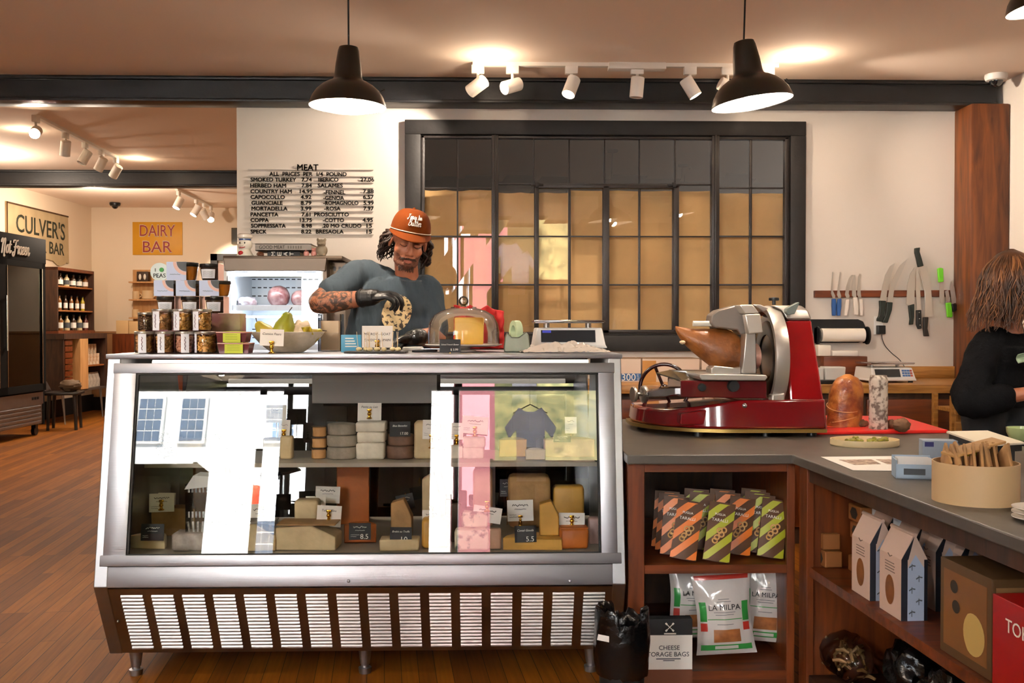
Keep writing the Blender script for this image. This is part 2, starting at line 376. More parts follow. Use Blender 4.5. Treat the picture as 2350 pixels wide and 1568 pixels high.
# shop front behind the viewer: daylight comes in here
FY = -2.1
b = MB()
for x0, x1, z0, z1 in ((-8.5, -3.9, 0, CH), (-3.9, -1.9, 0, .75), (-3.9, -1.9, 2.80, CH), (-1.9, -1.5, 0, CH), (-1.5, -.68, 2.2, CH), (-.68, -.56, 0, CH), (-.56, 1.3, 0, .75), (-.56, 1.3, 2.80, CH), (1.3, 5, 0, CH)):
    b.b2(x0, x1, FY-.18, FY, z0, z1)
struct(b.build('wall_front', mat('grey_front_paint', '8f8c88', .7), smooth=0))
def shopwin(n, x0, x1, z0, z1, bars):
    b = MB()
    for x in [x0, x1]+bars: b.b2(x-.025, x+.025, FY-.12, FY-.05, z0, z1, .004)
    for z in (z0, z1): b.b2(x0, x1, FY-.12, FY-.05, z-.03, z+.03, .004)
    o = struct(b.build('window_%d' % n, Mframe)); g = MB(); g.b2(x0, x1, FY-.09, FY-.084, z0, z1); g.build('pane', Mglass, o, smooth=0)
shopwin(2, -3.9, -1.9, .75, 2.80, [-2.12]); shopwin(3, -.56, 1.3, .75, 2.80, [-.3])
b = MB(); b.b2(-1.5, -.62, FY-.12, FY-.06, 0, 2.2, .01); o = struct(b.build('door_1', Mdarkw)); b = MB(); b.cyl((-.72, FY-.03, .95), (-.72, FY-.03, 1.15), .012); b.build('door_handle', Mbrass, o)
# street outside the shop front
b = MB(); b.b2(-20, 15, -30, FY-.18, -.3, -.005); struct(b.build('street', mat('asphalt', '77787a', .9, vary=(3, .2)), smooth=0))
bh = thing('clapboard_house', 'white clapboard house with tall paned windows across the street, seen mirrored in the case glass', 'house', (-5, -14, 0))
Mclap = mat('white_clapboard', 'f4f3f0', .7)
b = MB(); b.b2(-10, -.78, -20, -14, -.1, 9); b.build('house_wall', Mclap, bh, True, smooth=0)
for x in (-7.25, -6.34, -4.6):
    for z in (2.55, 5.2):
        f = MB(); f.b2(x-.3, x+.3, -14.02, -13.93, z-.06, z+1.0, .01); fo = f.build('window', Mclap, bh, True, smooth=0)
        g = MB()
        for i in range(3):
            for j in range(4): g.b2(x-.24+i*.165, x-.09+i*.165, -13.935, -13.92, z+j*.24, z+.21+j*.24)
        g.build('pane', mat('blue_grey_glass', '5a6a80', .1), fo, True, smooth=0)
b = MB(); b.b2(-.6, .15, -18, -13.5, -.1, 9); tag(b.build('barn', mat('red_clapboard', '94545a', .7), smooth=0), 'red clapboard barn beside the white house across the street', 'house')
b = MB(); b.sheet(lambda u, v: (-.4+u*14, -16-v*8, -.2+v*11+1.2*noise.noise(Vector((u*9, v*6, 3)))), 40, 24); struct(b.build('hill', mat('dry_grass_hill', '8d8355', .95, vary=(3, .5), col2='565a3c', bump=(4, 1)), smooth=60))
# ================================================================ internal window with its small panes
fr = struct(thing('window_1', None, None, (0, 0, 0)))
ox0, ox1, oz0, oz1 = X_(931, WB), X_(1843, WB), Z_(806, WB), Z_(279, WB)
ix0, ix1, iz0, iz1 = X_(967, WB), X_(1808, WB), Z_(770, WB), Z_(312, WB)
b = MB()
b.b2(ox0, ox1, WB-.05, WB+.02, iz1, oz1, .004); b.b2(ox0, ox1, WB-.05, WB+.02, oz0, iz0, .004); b.b2(ox0, ix0, WB-.05, WB+.02, iz0, iz1, .004); b.b2(ix1, ox1, WB-.05, WB+.02, iz0, iz1, .004)
b.build('window_frame', Mframe, fr)
YS = WB-.01
def px_bar(b, x0, y0, x1, y1, d0=-.02, d1=.03, bev=.003):
    p = W(x0, y0, YS); q = W(x1, y1, YS); b.b2(p.x, q.x, YS+d0, YS+d1, q.z, p.z, bev)
b = MB()
for x0, y0, x1, y1 in ((967, 312, 1808, 322), (967, 312, 975, 770), (1800, 312, 1808, 770), (967, 762, 1808, 770)): px_bar(b, x0, y0, x1, y1)
for x in (1136, 1640):
    px_bar(b, x-8, 312, x+8, 770, -.03); px_bar(b, x-2, 312, x+2, 770, -.04)
b.build('mullion', Msash, fr)
b = MB()
for x0, y0, x1, y1 in ((1226, 424, 1554, 434), (1226, 424, 1236, 762), (1544, 424, 1556, 762), (1383, 428, 1397, 770), (1228, 757, 1554, 765)): px_bar(b, x0, y0, x1, y1, -.03)
b.build('casement_sash', Msash, fr)
b = MB()
for x in (1050, 1722): px_bar(b, x-2, 320, x+2, 764, -.008, .012, .001)
for x in (1225, 1306, 1387, 1467, 1549): px_bar(b, x-1.5, 318, x+1.5, 425, -.008, .012, .001)
for x in (1306, 1467): px_bar(b, x-2, 430, x+2, 762, -.008, .012, .001)
for y in (432, 543, 654): px_bar(b, 970, y-2, 1132, y+2, -.008, .012, .001); px_bar(b, 1646, y-2, 1804, y+2, -.008, .012, .001)
px_bar(b, 1140, 421, 1640, 426, -.012, .012, .001)
for y in (543, 654): px_bar(b, 1144, y-2, 1640, y+2, -.008, .012, .001)
b.build('glazing_bar', Msash, fr)
b = MB()
for x in (1232, 1545): px_bar(b, x-14, 424, x+14, 429, -.045, -.02, .002); px_bar(b, x-4, 421, x+4, 432, -.05, -.02, .002)
b.build('hinge', Mframe, fr)
b = MB(); cols = [975, 1050, 1130, 1142, 1225, 1306, 1387, 1467, 1549, 1634, 1646, 1722, 1800]; rows = [320, 430, 543, 654, 765]
rg = random.Random(3)
for i in range(len(cols)-1):
    if cols[i+1]-cols[i] < 20: continue
    for j in range(4):
        p = W(cols[i], rows[j], WB); q = W(cols[i+1], rows[j+1], WB); t = [rg.uniform(-.0014, .0014) for _ in range(4)]
        vs = b._v([(p.x, WB+t[0], q.z), (q.x, WB+t[1], q.z), (q.x, WB+t[2], p.z), (p.x, WB+t[3], p.z)]); b._f(vs)
b.build('pane', Mpane, fr, smooth=0)
# brown paper taped up behind the panes, one sheet to each bay
for k, (xa, xb, lab) in enumerate(((968, 1134, 'left bay'), (1138, 1308, 'narrow second bay'), (1310, 1636, 'wide casement bay'), (1634, 1806, 'right bay'))):
    x0 = X_(xa, WB+.05); x1 = X_(xb, WB+.05); z0 = Z_(778, WB); z1 = Z_(434+k % 2*5, WB)
    b = MB(); b.sheet(lambda u, v: (x0+(x1-x0)*u, WB+.055+.012*noise.noise(Vector((u*3+k*5, v*4, 1)))+.004*noise.noise(Vector((u*14, v*9+k, 4)))+k*.003*0, z0+(z1-z0)*v-.012*abs(noise.noise(Vector((u*3, k, 0))))*v), 24, 24)
    tag(b.build('kraft_paper', Mkraft), 'brown kraft paper behind the glass of the %s' % lab, 'paper', 'kraft paper behind the window')
# ================================================================ lamps
Menam = mat('white_enamel', 'f2ede4', .45)
Mshade = mat('black_enamel', '15120f', .28, coat=.4)
Mbulb = mat('lit_bulb', 'ffffff', .5, emit=('ffe9cf', 28))
def pendant(px, py, Y, tilt, energy, label, sc):
    c = W(px, py, Y) if px is not None else Vector((*py, Y)); R = RY(tilt)
    t = thing('pendant_lamp', label, 'pendant lamp', c, 0, 'black barn pendants', R)
    t.scale = (sc, sc, sc)
    out = [(.034, .292), (.046, .288), (.052, .27), (.062, .205), (.068, .145), (.072, .132), (.082, .122), (.10, .115), (.128, .098), (.155, .074), (.176, .042), (.187, .012), (.19, 0)]
    inn = [(.188, 0), (.184, .012), (.173, .04), (.152, .07), (.126, .092), (.1, .105), (.06, .118)]
    b = MB(); b.lathe([(0, .292)]+out+[(.1885, -.003), (.188, 0)], n=56); b.build('shade', Mshade, t)
    b = MB(); b.lathe(inn+[(0, .12)], n=56); b.build('inner_reflector', Menam, t)
    b = MB(); b.sph((.176, 0, .085), .006, n=8); b.cyl((.16, 0, .075), (.178, 0, .085), .003, n=6); b.build('thumb_screw', Mshade, t)
    b = MB(); b.lathe([(0, .025), (.03, .03), (.048, .055), (.046, .08), (.03, .105), (.02, .12)], n=20); b.build('bulb', Mbulb, t)
    top = R @ Vector((0, 0, .29*sc)); b = MB(); b.tube([c+top, Vector((c.x+top.x*.8, c.y, c.z+.5)), (c.x+top.x*.6, c.y, CH)], .004, 6); b.lathe([(0, CH), (.05, CH), (.045, CH-.02), (0, CH-.025)], (c.x+top.x*.6, c.y, 0)); b.build('cord', Mblackm, t, True)
    lamp('POINT', c+R @ Vector((0, 0, .01)), energy*.42, (1, .84, .68), .03)
pendant(798, 244, 4.3, 1, 42, 'black barn pendant hanging above the butcher and the menu', .872)
pendant(1726, 236, 4.1, -8, 42, 'black barn pendant hanging tilted above the red meat slicer', .878)
pendant(2416, 10, 3.3, -10, 30, 'black barn pendant cut off at the top right corner of the view', .76)
for qx, qy, lb in ((-1.9, .1, 'black barn pendant over the aisle near the left shop window'), (-1.9, 2.0, 'black barn pendant over the aisle left of the case')): pendant(None, (qx, qy), 2.2, 0, 70, lb, .87)  # out-of-view pendants added to lift the light on ceiling and case front
Mlens = mat('lit_spot_lens', 'ffffff', .4, emit=('ffe6c4', 60))
Moff = mat('dim_spot_lens', 'cfc6b8', .3)
Mtrk = mat('white_track_paint', 'e9e2d8', .45)
def track(p0, p1, heads, label, size, Z, group='ceiling track lights', box=None, mt=None):
    """p0, p1: ends of the rail; heads: (point on rail, direction, lit, energy)"""
    t = thing('track_light', label, 'track light', p0, 0, group); mt = mt or Mtrk
    p0 = Vector(p0); p1 = Vector(p1); d = (p1-p0).normalized(); ang = math.degrees(math.atan2(d.y, d.x)); L = (p1-p0).length
    b = MB(); b.box((p0+p1)/2, (L, .036, .022), RZ(ang)); b.build('rail', mt, t, True, smooth=0)
    if box: b = MB(); b.box(Vector(box), (.34, .07, .04), RZ(ang), .004); b.build('power_feed', mt, t, True)
    for q, dr, lit, en in heads:
        q = Vector(q); dr = Vector(dr).normalized(); c = q+Vector((0, 0, -.125*size))
        b = MB(); b.box(q+Vector((0, 0, -.03)), (.075*size, .035, .05*size), RZ(ang), .004); b.cyl(q+Vector((0, 0, -.05*size)), c+Vector((0, 0, .02)), .009*size, n=10)
        h = b.build('adapter', mt, t, True)
        R = look(dr); a = c-dr*.055*size
        b = MB(); b.lathe([(0, 0), (.036*size, 0), (.04*size, .004), (.04*size, .12*size), (.037*size, .12*size), (.036*size, .112*size)], a, 24, R); hd = b.build('spot_head', mt, t, True)
        b = MB(); b.lathe([(0, .113*size), (.036*size, .113*size)], a, 20, R); b.build('lens', Mlens if lit else Moff, hd, True)
        if en: lamp('SPOT', a+dr*.125*size, en, (1, .84, .68), .03, dr, 75, .7)
YT = 5.9; zt = CH-.011
def tq(px): return (X_(px, YT), YT, zt)
hd = [(1097, (-.85, .62, -.5), 0, 34), (1176, (-.75, -.55, -.35), 1, 28), (1311, (-.3, -.35, -.8), 1, 28), (1461, (-.08, .05, -1), 0, 20), (1582, (.45, -.05, -.75), 1, 11), (1668, (.9, .15, -.4), 1, 9), (1760, (.95, -.06, -.3), 0, 42)]
track(tq(1085), tq(1783), [(tq(x), d, l, e) for x, d, l, e in hd], 'white track of seven spotlights in front of the dark beam above the old window', 1.0, zt, box=(X_(1460, YT), YT, CH-.02))
lamp('POINT', (X_(1130, YT), YT-.16, CH-.13), 1.7, (1, .80, .6), .012); lamp('POINT', (X_(1810, YT), YT-.2, CH-.12), 2.2, (1, .80, .6), .012)
def cz(px, py, z=CH-.011): return G(px, py, z)
a, bq = cz(87, 268), cz(268, 362)
hp = [(82, 264), (150, 303), (195, 326), (232, 343), (266, 361)]
track(a, bq, [(cz(x, y), d, l, e) for (x, y), d, l, e in zip(hp, [(.25, -.9, -.35), (-.2, .3, -.9), (-.35, -.3, -.85), (-.5, .2, -.8), (-.6, .3, -.8)], [1, 0, 0, 0, 0], [40, 25, 25, 25, 25])], 'track of five spotlights on the ceiling between the two dark beams at left', 1.0, zt)
lamp('POINT', cz(285, 366)+Vector((.12, 0, -.06)), 1.4, (1, .78, .55), .012); lamp('POINT', cz(110, 300)+Vector((-.2, 0, -.06)), 1.4, (1, .78, .55), .012)
zf = 3.05
a, bq = G(405, 436, zf-.01), G(486, 474, zf-.01)
track(a, bq, [(G(x, y, zf-.01), d, l, e) for (x, y), d, l, e in zip([(410, 438), (450, 457), (468, 466), (484, 473)], [(-.3, -.3, -.8), (-.4, -.3, -.8), (.3, .5, -.8), (.15, -.7, -.6)], [1, 1, 0, 1], [60, 60, 60, 40])], 'distant track of four spotlights beyond the second beam, near the yellow sign', 1.25, zf)
for x, y, e in ((-4.9, 12.6, 36), (-4.6, 9.0, 26)): lamp('POINT', (x, y, 2.6), e, (1, .82, .65), .08)
# dome cameras
def dome(c, r, label, dark):
    t = thing('security_camera', label, 'camera', c)
    b = MB(); b.lathe([(0, 0), (r, 0), (r*1.02, -r*.25), (r*.9, -r*.55), (r*.75, -r*.6), (0, -r*.6)]); b.build('housing', Mwhite if not dark else Mblack, t)
    b = MB(); b.sph((0, 0, -r*.55), (r*.62, r*.62, r*.62), n=18); b.build('dome_lens', mat('smoked_dome', '14171a', .08, coat=.6), t)
p = W(2286, 163, 6.1); dome((p.x, 6.1, CH-.001), .066, 'white dome security camera at the right end of the long beam', False)
p = W(264, 478, 14.6); dome((p.x, 14.6, 3.055), .075, 'small black dome camera on the far room ceiling', True)
# ================================================================ refrigerated display case
PA, PB, PD = Vector((0, 3.546, 1.159)), Vector((0, 3.404, .373)), Vector((0, 3.546, .10))
def plane_m(a, b):                       # a upper, b lower edge of a front panel
    t = (a-b).normalized(); n = Vector((0, -t.z, t.y)); n = n if n.y < 0 else -n
    m = Matrix(((1, 0, n.x, 0), (0, t.y, n.y, b.y), (0, t.z, n.z, b.z), (0, 0, 0, 1))); return m
PM, GM = plane_m(PA, PB), plane_m(PB, PD)
def uv(m, px, py):
    d = ray(px, py); i = m.inverted(); o = i @ Vector((0, 0, EYE)); e = i.to_3x3() @ d; k = -o.z/e.z; p = o+e*k; return p.x, p.y
cx0, cx1 = X_(247, 3.546), X_(1425, 3.546)
case = thing('display_case', 'long stainless steel refrigerated case full of cheese with a slanting glass front', 'display case', ((cx0+cx1)/2, 3.9, 0))
prof = [(PA.y, PA.z), (PB.y, PB.z), (PD.y, PD.z), (4.35, .10), (4.35, .5), (4.16, 1.159)]
YZ = Matrix(((0, 0, 1, 0), (1, 0, 0, 0), (0, 1, 0, 0), (0, 0, 0, 1)))       # flat drawing (y, z) swept along x
ew = .046
for x in (cx0, cx1-ew):
    b = MB(); b.prism(prof, TR((x, 0, 0)) @ YZ, ew); b.build('side_panel', Msteelv, case, True, smooth=0, bevel=.003)
b = MB(); b.b2(cx0-.004, cx1+.004, 3.535, 4.2, 1.146, 1.163, .003); b.build('top_panel', Msteel, case, True)
ulx, uly = uv(PM, 280, 1297); urx, _ = uv(PM, 1418, 1295)
def bar(m, x0, x1, v0, v1, d0, d1, bev=.002): b.T = m; b.box(((x0+x1)/2, (v0+v1)/2, (d0+d1)/2), (x1-x0, v1-v0, d1-d0), None, bev); b.T = Matrix()
gx0, gv0 = uv(PM, 290, 1275); gx1, _ = uv(PM, 1380, 1275); _, gv1 = uv(PM, 800, 857); _, fv1 = uv(PM, 800, 834); _, fv0 = uv(PM, 800, 1297)
b = MB()
bar(PM, cx0+ew*.55, cx1-ew*.55, gv1, fv1, -.02, .008); bar(PM, cx0+.02, cx1-.015, fv0, gv0, -.02, .012)
bar(PM, cx0+ew*.6, gx0, fv0, fv1, -.02, .006); bar(PM, gx1, cx1-ew*.6, fv0, fv1, -.02, .006)
b.build('glass_frame', Msteel, case, True)
b = MB()
for x in (gx0+.002, gx1-.008): bar(PM, x, x+.006, gv0, gv1, -.01, .003, 0)
bar(PM, gx0, gx1, gv1-.005, gv1, -.01, .003, 0); bar(PM, gx0, gx1, gv0, gv0+.004, -.01, .003, 0); b.build('gasket', Mblackm, case, True, smooth=0)
b = MB(); b.T = PM; b.box(((gx0+gx1)/2, (gv0+gv1)/2, -.004), (gx1-gx0, gv1-gv0, .005)); b.build('front_glass', Mcase, case, True, smooth=0)
_, av0 = uv(PM, 800, 1346)
b = MB(); bar(PM, cx0+ew, cx1-ew, av0, fv0-.002, -.02, .002); b.T = PM
for px in (800, 1308): u, v = uv(PM, px, 1334); b.sph((u, v, .002), (.006, .006, .003), n=10)
b.build('apron_panel', Msteel, case, True)
b = MB(); b.T = GM; gl = (PB-PD).length
b.box(((cx0+cx1)/2, gl/2-.004, -.012), (cx1-cx0-2*ew, gl-.012, .02))
for i in range(16):
    u0 = uv(GM, 278+i*70.7, 1375)[0]; w = 50/671
    for j in range(16):
        v = gl-.042-j*.0158
        b.prism([(0, -.0045), (.007, -.0038), (.005, .001), (0, .005)], TR((u0, v, -.002)) @ Matrix(((0, 0, 1, 0), (0, 1, 0, 0), (1, 0, 0, 0), (0, 0, 0, 1))), w)
u, v = uv(GM, 271, 1427); b.sph((u, v, 0), .006, n=8)
b.build('grille', mat('grille_steel', '98928f', .32, 1, vary=(5, .2)), case, True, smooth=50)
for x, y in ((X_(308, 3.62), 3.62), (X_(836, 3.62), 3.62), (cx1-.1, 3.62), (cx0+.1, 4.25), (cx1-.1, 4.25)):
    b = MB(); b.lathe([(0, .0), (.022, 0), (.024, .02), (.014, .022), (.014, .03), (.017, .032), (.026, .1), (0, .1)], (x, y, 0), 18); b.build('leg', Msteel, case, True)
DZ = .46                                   # deck the cheeses stand on
b = MB(); b.b2(cx0+ew, cx1-ew, 3.45, 4.3, .40, DZ-.002); b.b2(cx0+ew, cx1-ew, 3.6, 4.34, .105, .40); b.build('deck', mat('worn_white_enamel', 'a49a8a', .45), case, True, smooth=0)
b = MB(); b.b2(X_(716, 4.1), X_(1002, 4.1), 4.10, 4.12, .945, 1.145); b.build('inner_header', mat('grey_inner_panel', '8f8d8a', .5), case, True, smooth=0)
Mdoor = mat('mirrored_door_glass', '100e0b', .012); Mdoor.node_tree.nodes['Principled BSDF'].inputs['IOR'].default_value = 2.1
for i in range(2):
    x0 = cx0+ew+i*(cx1-cx0-2*ew)/2; x1 = x0+(cx1-cx0-2*ew)/2+.03*(1-i); ya = 4.19+i*.008; b = MB(); tz = math.tan(rad(6.7))
    b.loft([[(x0, ya, DZ), (x1, ya, DZ), (x1, ya+.006, DZ), (x0, ya+.006, DZ)], [(x0, ya+.68*tz, DZ+.68), (x1, ya+.68*tz, DZ+.68), (x1, ya+.006+.68*tz, DZ+.68), (x0, ya+.006+.68*tz, DZ+.68)]]); b.build('sliding_door', Mdoor, case, True, smooth=0)
SZ = .745
sx0, sx1 = X_(332, 3.75), X_(1370, 3.75)
b = MB(); b.b2(sx0, sx1, 3.74, 4.16, SZ-.008, SZ-.001, .002); b.b2(sx0, sx1, 3.738, 3.745, SZ-.012, SZ+.004); b.build('shelf', mat('pale_shelf', 'a89f90', .35), case, True, smooth=0)
for px in (540, 838, 1130): x = X_(px, 4.17); b = MB(); b.b2(x-.012, x+.012, 4.16, 4.175, DZ, .74); b.build('shelf_upright', Msteelv, case, True, smooth=0)
b = MB(); b.cyl((cx0+.1, 3.72, 1.125), (cx1-.1, 3.72, 1.125), .012, n=10); b.build('strip_light', mat('case_tube_light', 'ffffff', .4, emit=('fff0dc', 1.2)), case, True)
# ---------------------------------------------------------------- cheeses
Mrind = mat('pale_cheese', 'd9c093', .6, vary=(18, .2), bump=(35, .2))
Mgold = mat('golden_cheese', 'cf9a3e', .5, vary=(14, .2), bump=(30, .15))
Morng = mat('orange_cheese', 'c0661c', .5, vary=(12, .25))
Mwhc = mat('bloomy_white_rind', 'e6ddca', .8, vary=(25, .18), bump=(60, .3))
Mgrc = mat('grey_mould_rind', 'a79c8c', .85, vary=(16, .45), bump=(50, .5))
Mbrc = mat('brown_leaf_wrap', '7d5c48', .6, vary=(22, .3), bump=(30, .4))
Mtan = mat('tan_rind', 'b98d58', .7, vary=(16, .3), bump=(40, .3))
Mblue = mat('blue_veined_cheese', 'd8d3ba', .6, vary=(26, .5, .36, .46), col2='5c6656', bump=(30, .2))
Mpink = mat('washed_pink_rind', 'c79a7c', .6, vary=(12, .2), bump=(40, .2))
Mdrk = mat('dark_rind', '4a3727', .7, vary=(20, .3), bump=(40, .4))
Mwrap = glass('cling_film', (.93, .93, .93), 1.5, .08)
def cheese(kind, px0, px1, h_px, Y, z, m, label, name='cheese', depth=None, mr=None, rz=0, seed=0, film=False):
    w = (px1-px0)*S(Y); h = h_px*S(Y); x = max(cx0+ew+.008+w/2, min(cx1-ew-.008-w/2, X_((px0+px1)/2, Y))); d = depth or w*.8
    t = thing(name, label, 'cheese', (x, Y, z), rz, 'cheeses in the case')
    b = MB()
    if kind == 'block': b.box((0, 0, h/2), (w, d, h), None, min(w, h)*.12)
    elif kind == 'wedge':                  # cut wheel: rind at the back, point to the front
        b.prism([(-w*.5, d*.5), (-w*.25, d*.6), (0, d*.64), (w*.25, d*.6), (w*.5, d*.5), (.06*w, -d*.5), (-.06*w, -d*.5)], Matrix(), h)
    elif kind == 'slab':                   # wedge seen from its cut side
        b.prism([(-w*.5, -d*.5), (w*.5, -d*.2), (w*.5, d*.5), (-w*.3, d*.5)], Matrix(), h)
    elif kind == 'wheel':
        r = w/2; b.lathe([(0, 0), (r*.93, 0), (r, h*.12), (r*1.0, h*.5), (r, h*.86), (r*.93, h), (0, h)], n=36, sy=min(1, d/w))
    elif kind == 'half':
        r = w/2; b.prism([(-r, -d*.25)]+[(r*cos(a), -d*.25+d*sin(a)) for a in [pi*(1-i/14) for i in range(15)]]+[(r, -d*.25)], Matrix(), h)
    elif kind == 'ramp': b.loft([[(-w/2, y, 0), (w/2, y, 0), (w/2, y, h*.55), (w*.1, y, h), (-w/2, y, h*.9)] for y in (-d/2, d/2)])
    for v in b.bm.verts:
        if kind in ('wheel', 'half', 'block'): v.co += Vector((noise.noise(v.co*30+Vector((seed, 0, 0))), noise.noise(v.co*30+Vector((0, seed, 9))), 0))*.003
    b.build('paste' if mr else 'body', m, t, bevel=.004)
    if mr:
        r = MB()
        if kind in ('wedge',): r.prism([(-w*.5, d*.5), (-w*.25, d*.6), (0, d*.64), (w*.25, d*.6), (w*.5, d*.5), (w*.51, d*.53), (w*.26, d*.64), (0, d*.68), (-w*.26, d*.64), (-w*.51, d*.53)], Matrix(), h)
        else: r.box((0, 0, h+.002), (w*.98, d*.98, .004), None, .001)
        r.build('rind', mr, t)
    return t
U, D_ = 3.9, 3.66
ch = [
 ('block', 355, 400, 46, 3.95, SZ, Mrind, 'squat pale cheese block beside the dark sprig on the top shelf'),
 ('block', 410, 468, 44, 3.92, SZ, Mrind, 'pale cheese block with a card behind it, left part of the shelf'),
 ('slab', 470, 528, 20, 3.88, SZ, Mrind, 'low pale cheese slab beside the stack of two on the top shelf'),
 ('wheel', 603, 642, 44, 3.95, SZ, Mwhc, 'whitish round cheese below the left brass card holder on the shelf'),
 ('block', 644, 672, 52, 3.9, SZ, Mrind, 'narrow pale cheese standing under its white card on the shelf'),
 ('block', 952, 1004, 86, 3.9, SZ, Mrind, 'tall pale cheese beside the brown wrapped pair on the top shelf'),
 ('half', 1022, 1062, 28, 3.9, SZ, Mwhc, 'small white half round cheese near the middle of the shelf'),
 ('half', 1146, 1208, 40, 3.95, SZ, Mgold, 'yellow cheese half wheel on the right part of the shelf'),
 ('half', 1206, 1252, 24, 3.85, SZ, Mrind, 'little buff cheese piece in front of the pink wheel on the shelf'),
 ('half', 1252, 1368, 40, 3.95, SZ, Mpink, 'wide pinkish half wheel at the right end of the top shelf'),
 ('half', 300, 380, 30, 3.62, DZ, Mrind, 'pale half wheel in the lower left corner of the case'),
 ('half', 330, 430, 62, 3.85, DZ, Mtan, 'brown rinded half wheel behind the little black card at lower left'),
 ('block', 400, 500, 40, 3.6, DZ, mat('striped_wrap', 'b7a9a0', .5, vary=(30, .5)), 'block in pink striped wrapping at the foot of the plastic dispenser'),
 ('ramp', 520, 634, 62, 3.6, DZ, Mrind, 'large straw coloured wedge on the deck below the grey cards', Mgrc),
 ('ramp', 640, 776, 56, 3.62, DZ, Mrind, 'broad yellowish wedge on the deck left of the middle', Mtan),
 ('block', 678, 732, 84, 3.82, DZ, Mrind, 'pale upright block behind the broad yellowish wedge'),
 ('half', 774, 848, 150, 4.05, DZ, Morng, 'big orange wheel standing in the dark middle of the case'),
 ('half', 790, 862, 42, 3.7, DZ, Morng, 'orange cut wheel behind the black price card in the middle'),
 ('block', 872, 962, 26, 3.58, DZ, Mrind, 'flat pale cheese in front of the middle black card'),
 ('ramp', 898, 946, 90, 3.78, DZ, Mtan, 'tan wedge standing behind the middle black card'),
 ('block', 968, 1030, 66, 3.62, DZ, Mgold, 'yellow block under a white card and brass holder, lower middle'),
 ('ramp', 970, 1008, 134, 3.9, DZ, Mrind, 'tall thin cheese wedge in the shade, lower middle'),
 ('block', 1034, 1058, 88, 3.7, DZ, Mdrk, 'dark brown log standing beside the blue veined cheese'),
 ('block', 1044, 1122, 46, 3.58, DZ, Mblue, 'blue veined block at the bottom of its pair'),
 ('block', 1122, 1150, 46, 3.58, DZ, Mpink, 'small pinkish block beside the blue veined pair'),
 ('half', 1155, 1290, 26, 3.58, DZ, Mgold, 'flat golden half wheel in front, lower right'),
 ('ramp', 1236, 1280, 78, 3.68, DZ, Mgold, 'golden wedge standing on the flat golden half wheel', None),
 ('block', 1284, 1348, 46, 3.6, DZ, Morng, 'deep orange block beneath the last white card at right', Morng),
 ('block', 1352, 1384, 60, 3.66, DZ, mat('wrapped_pink', 'b08c84', .4, vary=(20, .3)), 'pinkish wrapped piece in the lower right corner of the case'),
 ('block', 1166, 1262, 120, 3.98, DZ, Mtan, 'large brown block at the back, lower right'),
 ('block', 1086, 1130, 130, 4.0, DZ, Mpink, 'pink wrapped cheese at the back under the shelf'),
 ('block', 1268, 1340, 92, 4.0, DZ, Mgold, 'dull yellow block at the back of the lower right'),
 ('block', 446, 524, 150, 4.1, DZ, mat('cardboard_brown', 'a8693c', .7, vary=(6, .2)), 'brown carton coloured block at the back behind the dispenser'),
]
for c in ch:
    o = cheese(*c[:8], mr=c[8] if len(c) > 8 else None, seed=len(c[7]), rz=random.uniform(-4, 4), depth=None if c[2]-c[1] < 70 else (c[2]-c[1])*S(c[4])*.55)
    if 'standing on the flat' in c[7]: o.location.z = DZ+26*S(3.58)+.001; o.location.y = 3.62
def stack(px0, px1, hs, m, labs, kind='wheel', mr=None):
    z = SZ
    for h, l in zip(hs, labs):
        o = cheese(kind, px0+random.uniform(-2, 2), px1+random.uniform(-2, 2), h, U, z, m, l, mr=mr, seed=h+z*9); z += h*S(U)+.0045*(1 if mr else .1)
stack(716, 748, (22, 23, 23), mat('apricot_rind', 'c9965c', .6, vary=(14, .25), bump=(40, .3)), ['small apricot coloured cheese round, %s of the leftmost stack' % k for k in ('bottom', 'middle', 'top')], 'wheel', Mdrk)
stack(750, 818, (28, 26, 26), Mgrc, ['grey mouldy cheese round, %s of its stack of three' % k for k in ('bottom', 'middle', 'top')])
stack(820, 884, (38, 24, 22), Mwhc, ['white bloomy cheese, %s of the stack below the tallest white card' % k for k in ('bottom', 'middle', 'top')], 'block')
stack(888, 950, (30, 26), Mbrc, ['brown leaf wrapped cheese, %s of the pair below a black card' % k for k in ('lower', 'upper')], 'wheel')
stack(1062, 1112, (26, 22), Mwhc, ['white square cheese, %s of the pair right of the middle' % k for k in ('lower', 'upper')], 'block')
cheese('block', 1062, 1120, 34, 3.62, DZ+46*S(3.58)+.001, Mblue, 'blue veined block on top of its pair', depth=.06)
# dark sprig of evergreen
b = MB(); r = random.Random(4); x0 = cx0+ew+.05
for i in range(70):
    a = r.uniform(0, 2*pi); h = r.uniform(.01, .1); l = .035*(1.2-h*7); c = Vector((x0, 3.86, SZ+h)); e = c+Vector((cos(a)*l, sin(a)*l*.7, r.uniform(-.004, .014)))
    b.tube([c, (c+e)/2+Vector((0, 0, .004)), e], [.0025, .004, .0008], 5)
b.cyl((x0, 3.86, SZ), (x0, 3.86, SZ+.11), .003, n=6)
tag(b.build('evergreen_sprig', mat('dark_fir_green', '1c2a20', .7)), 'little dark evergreen sprig at the left end of the top shelf', 'sprig')
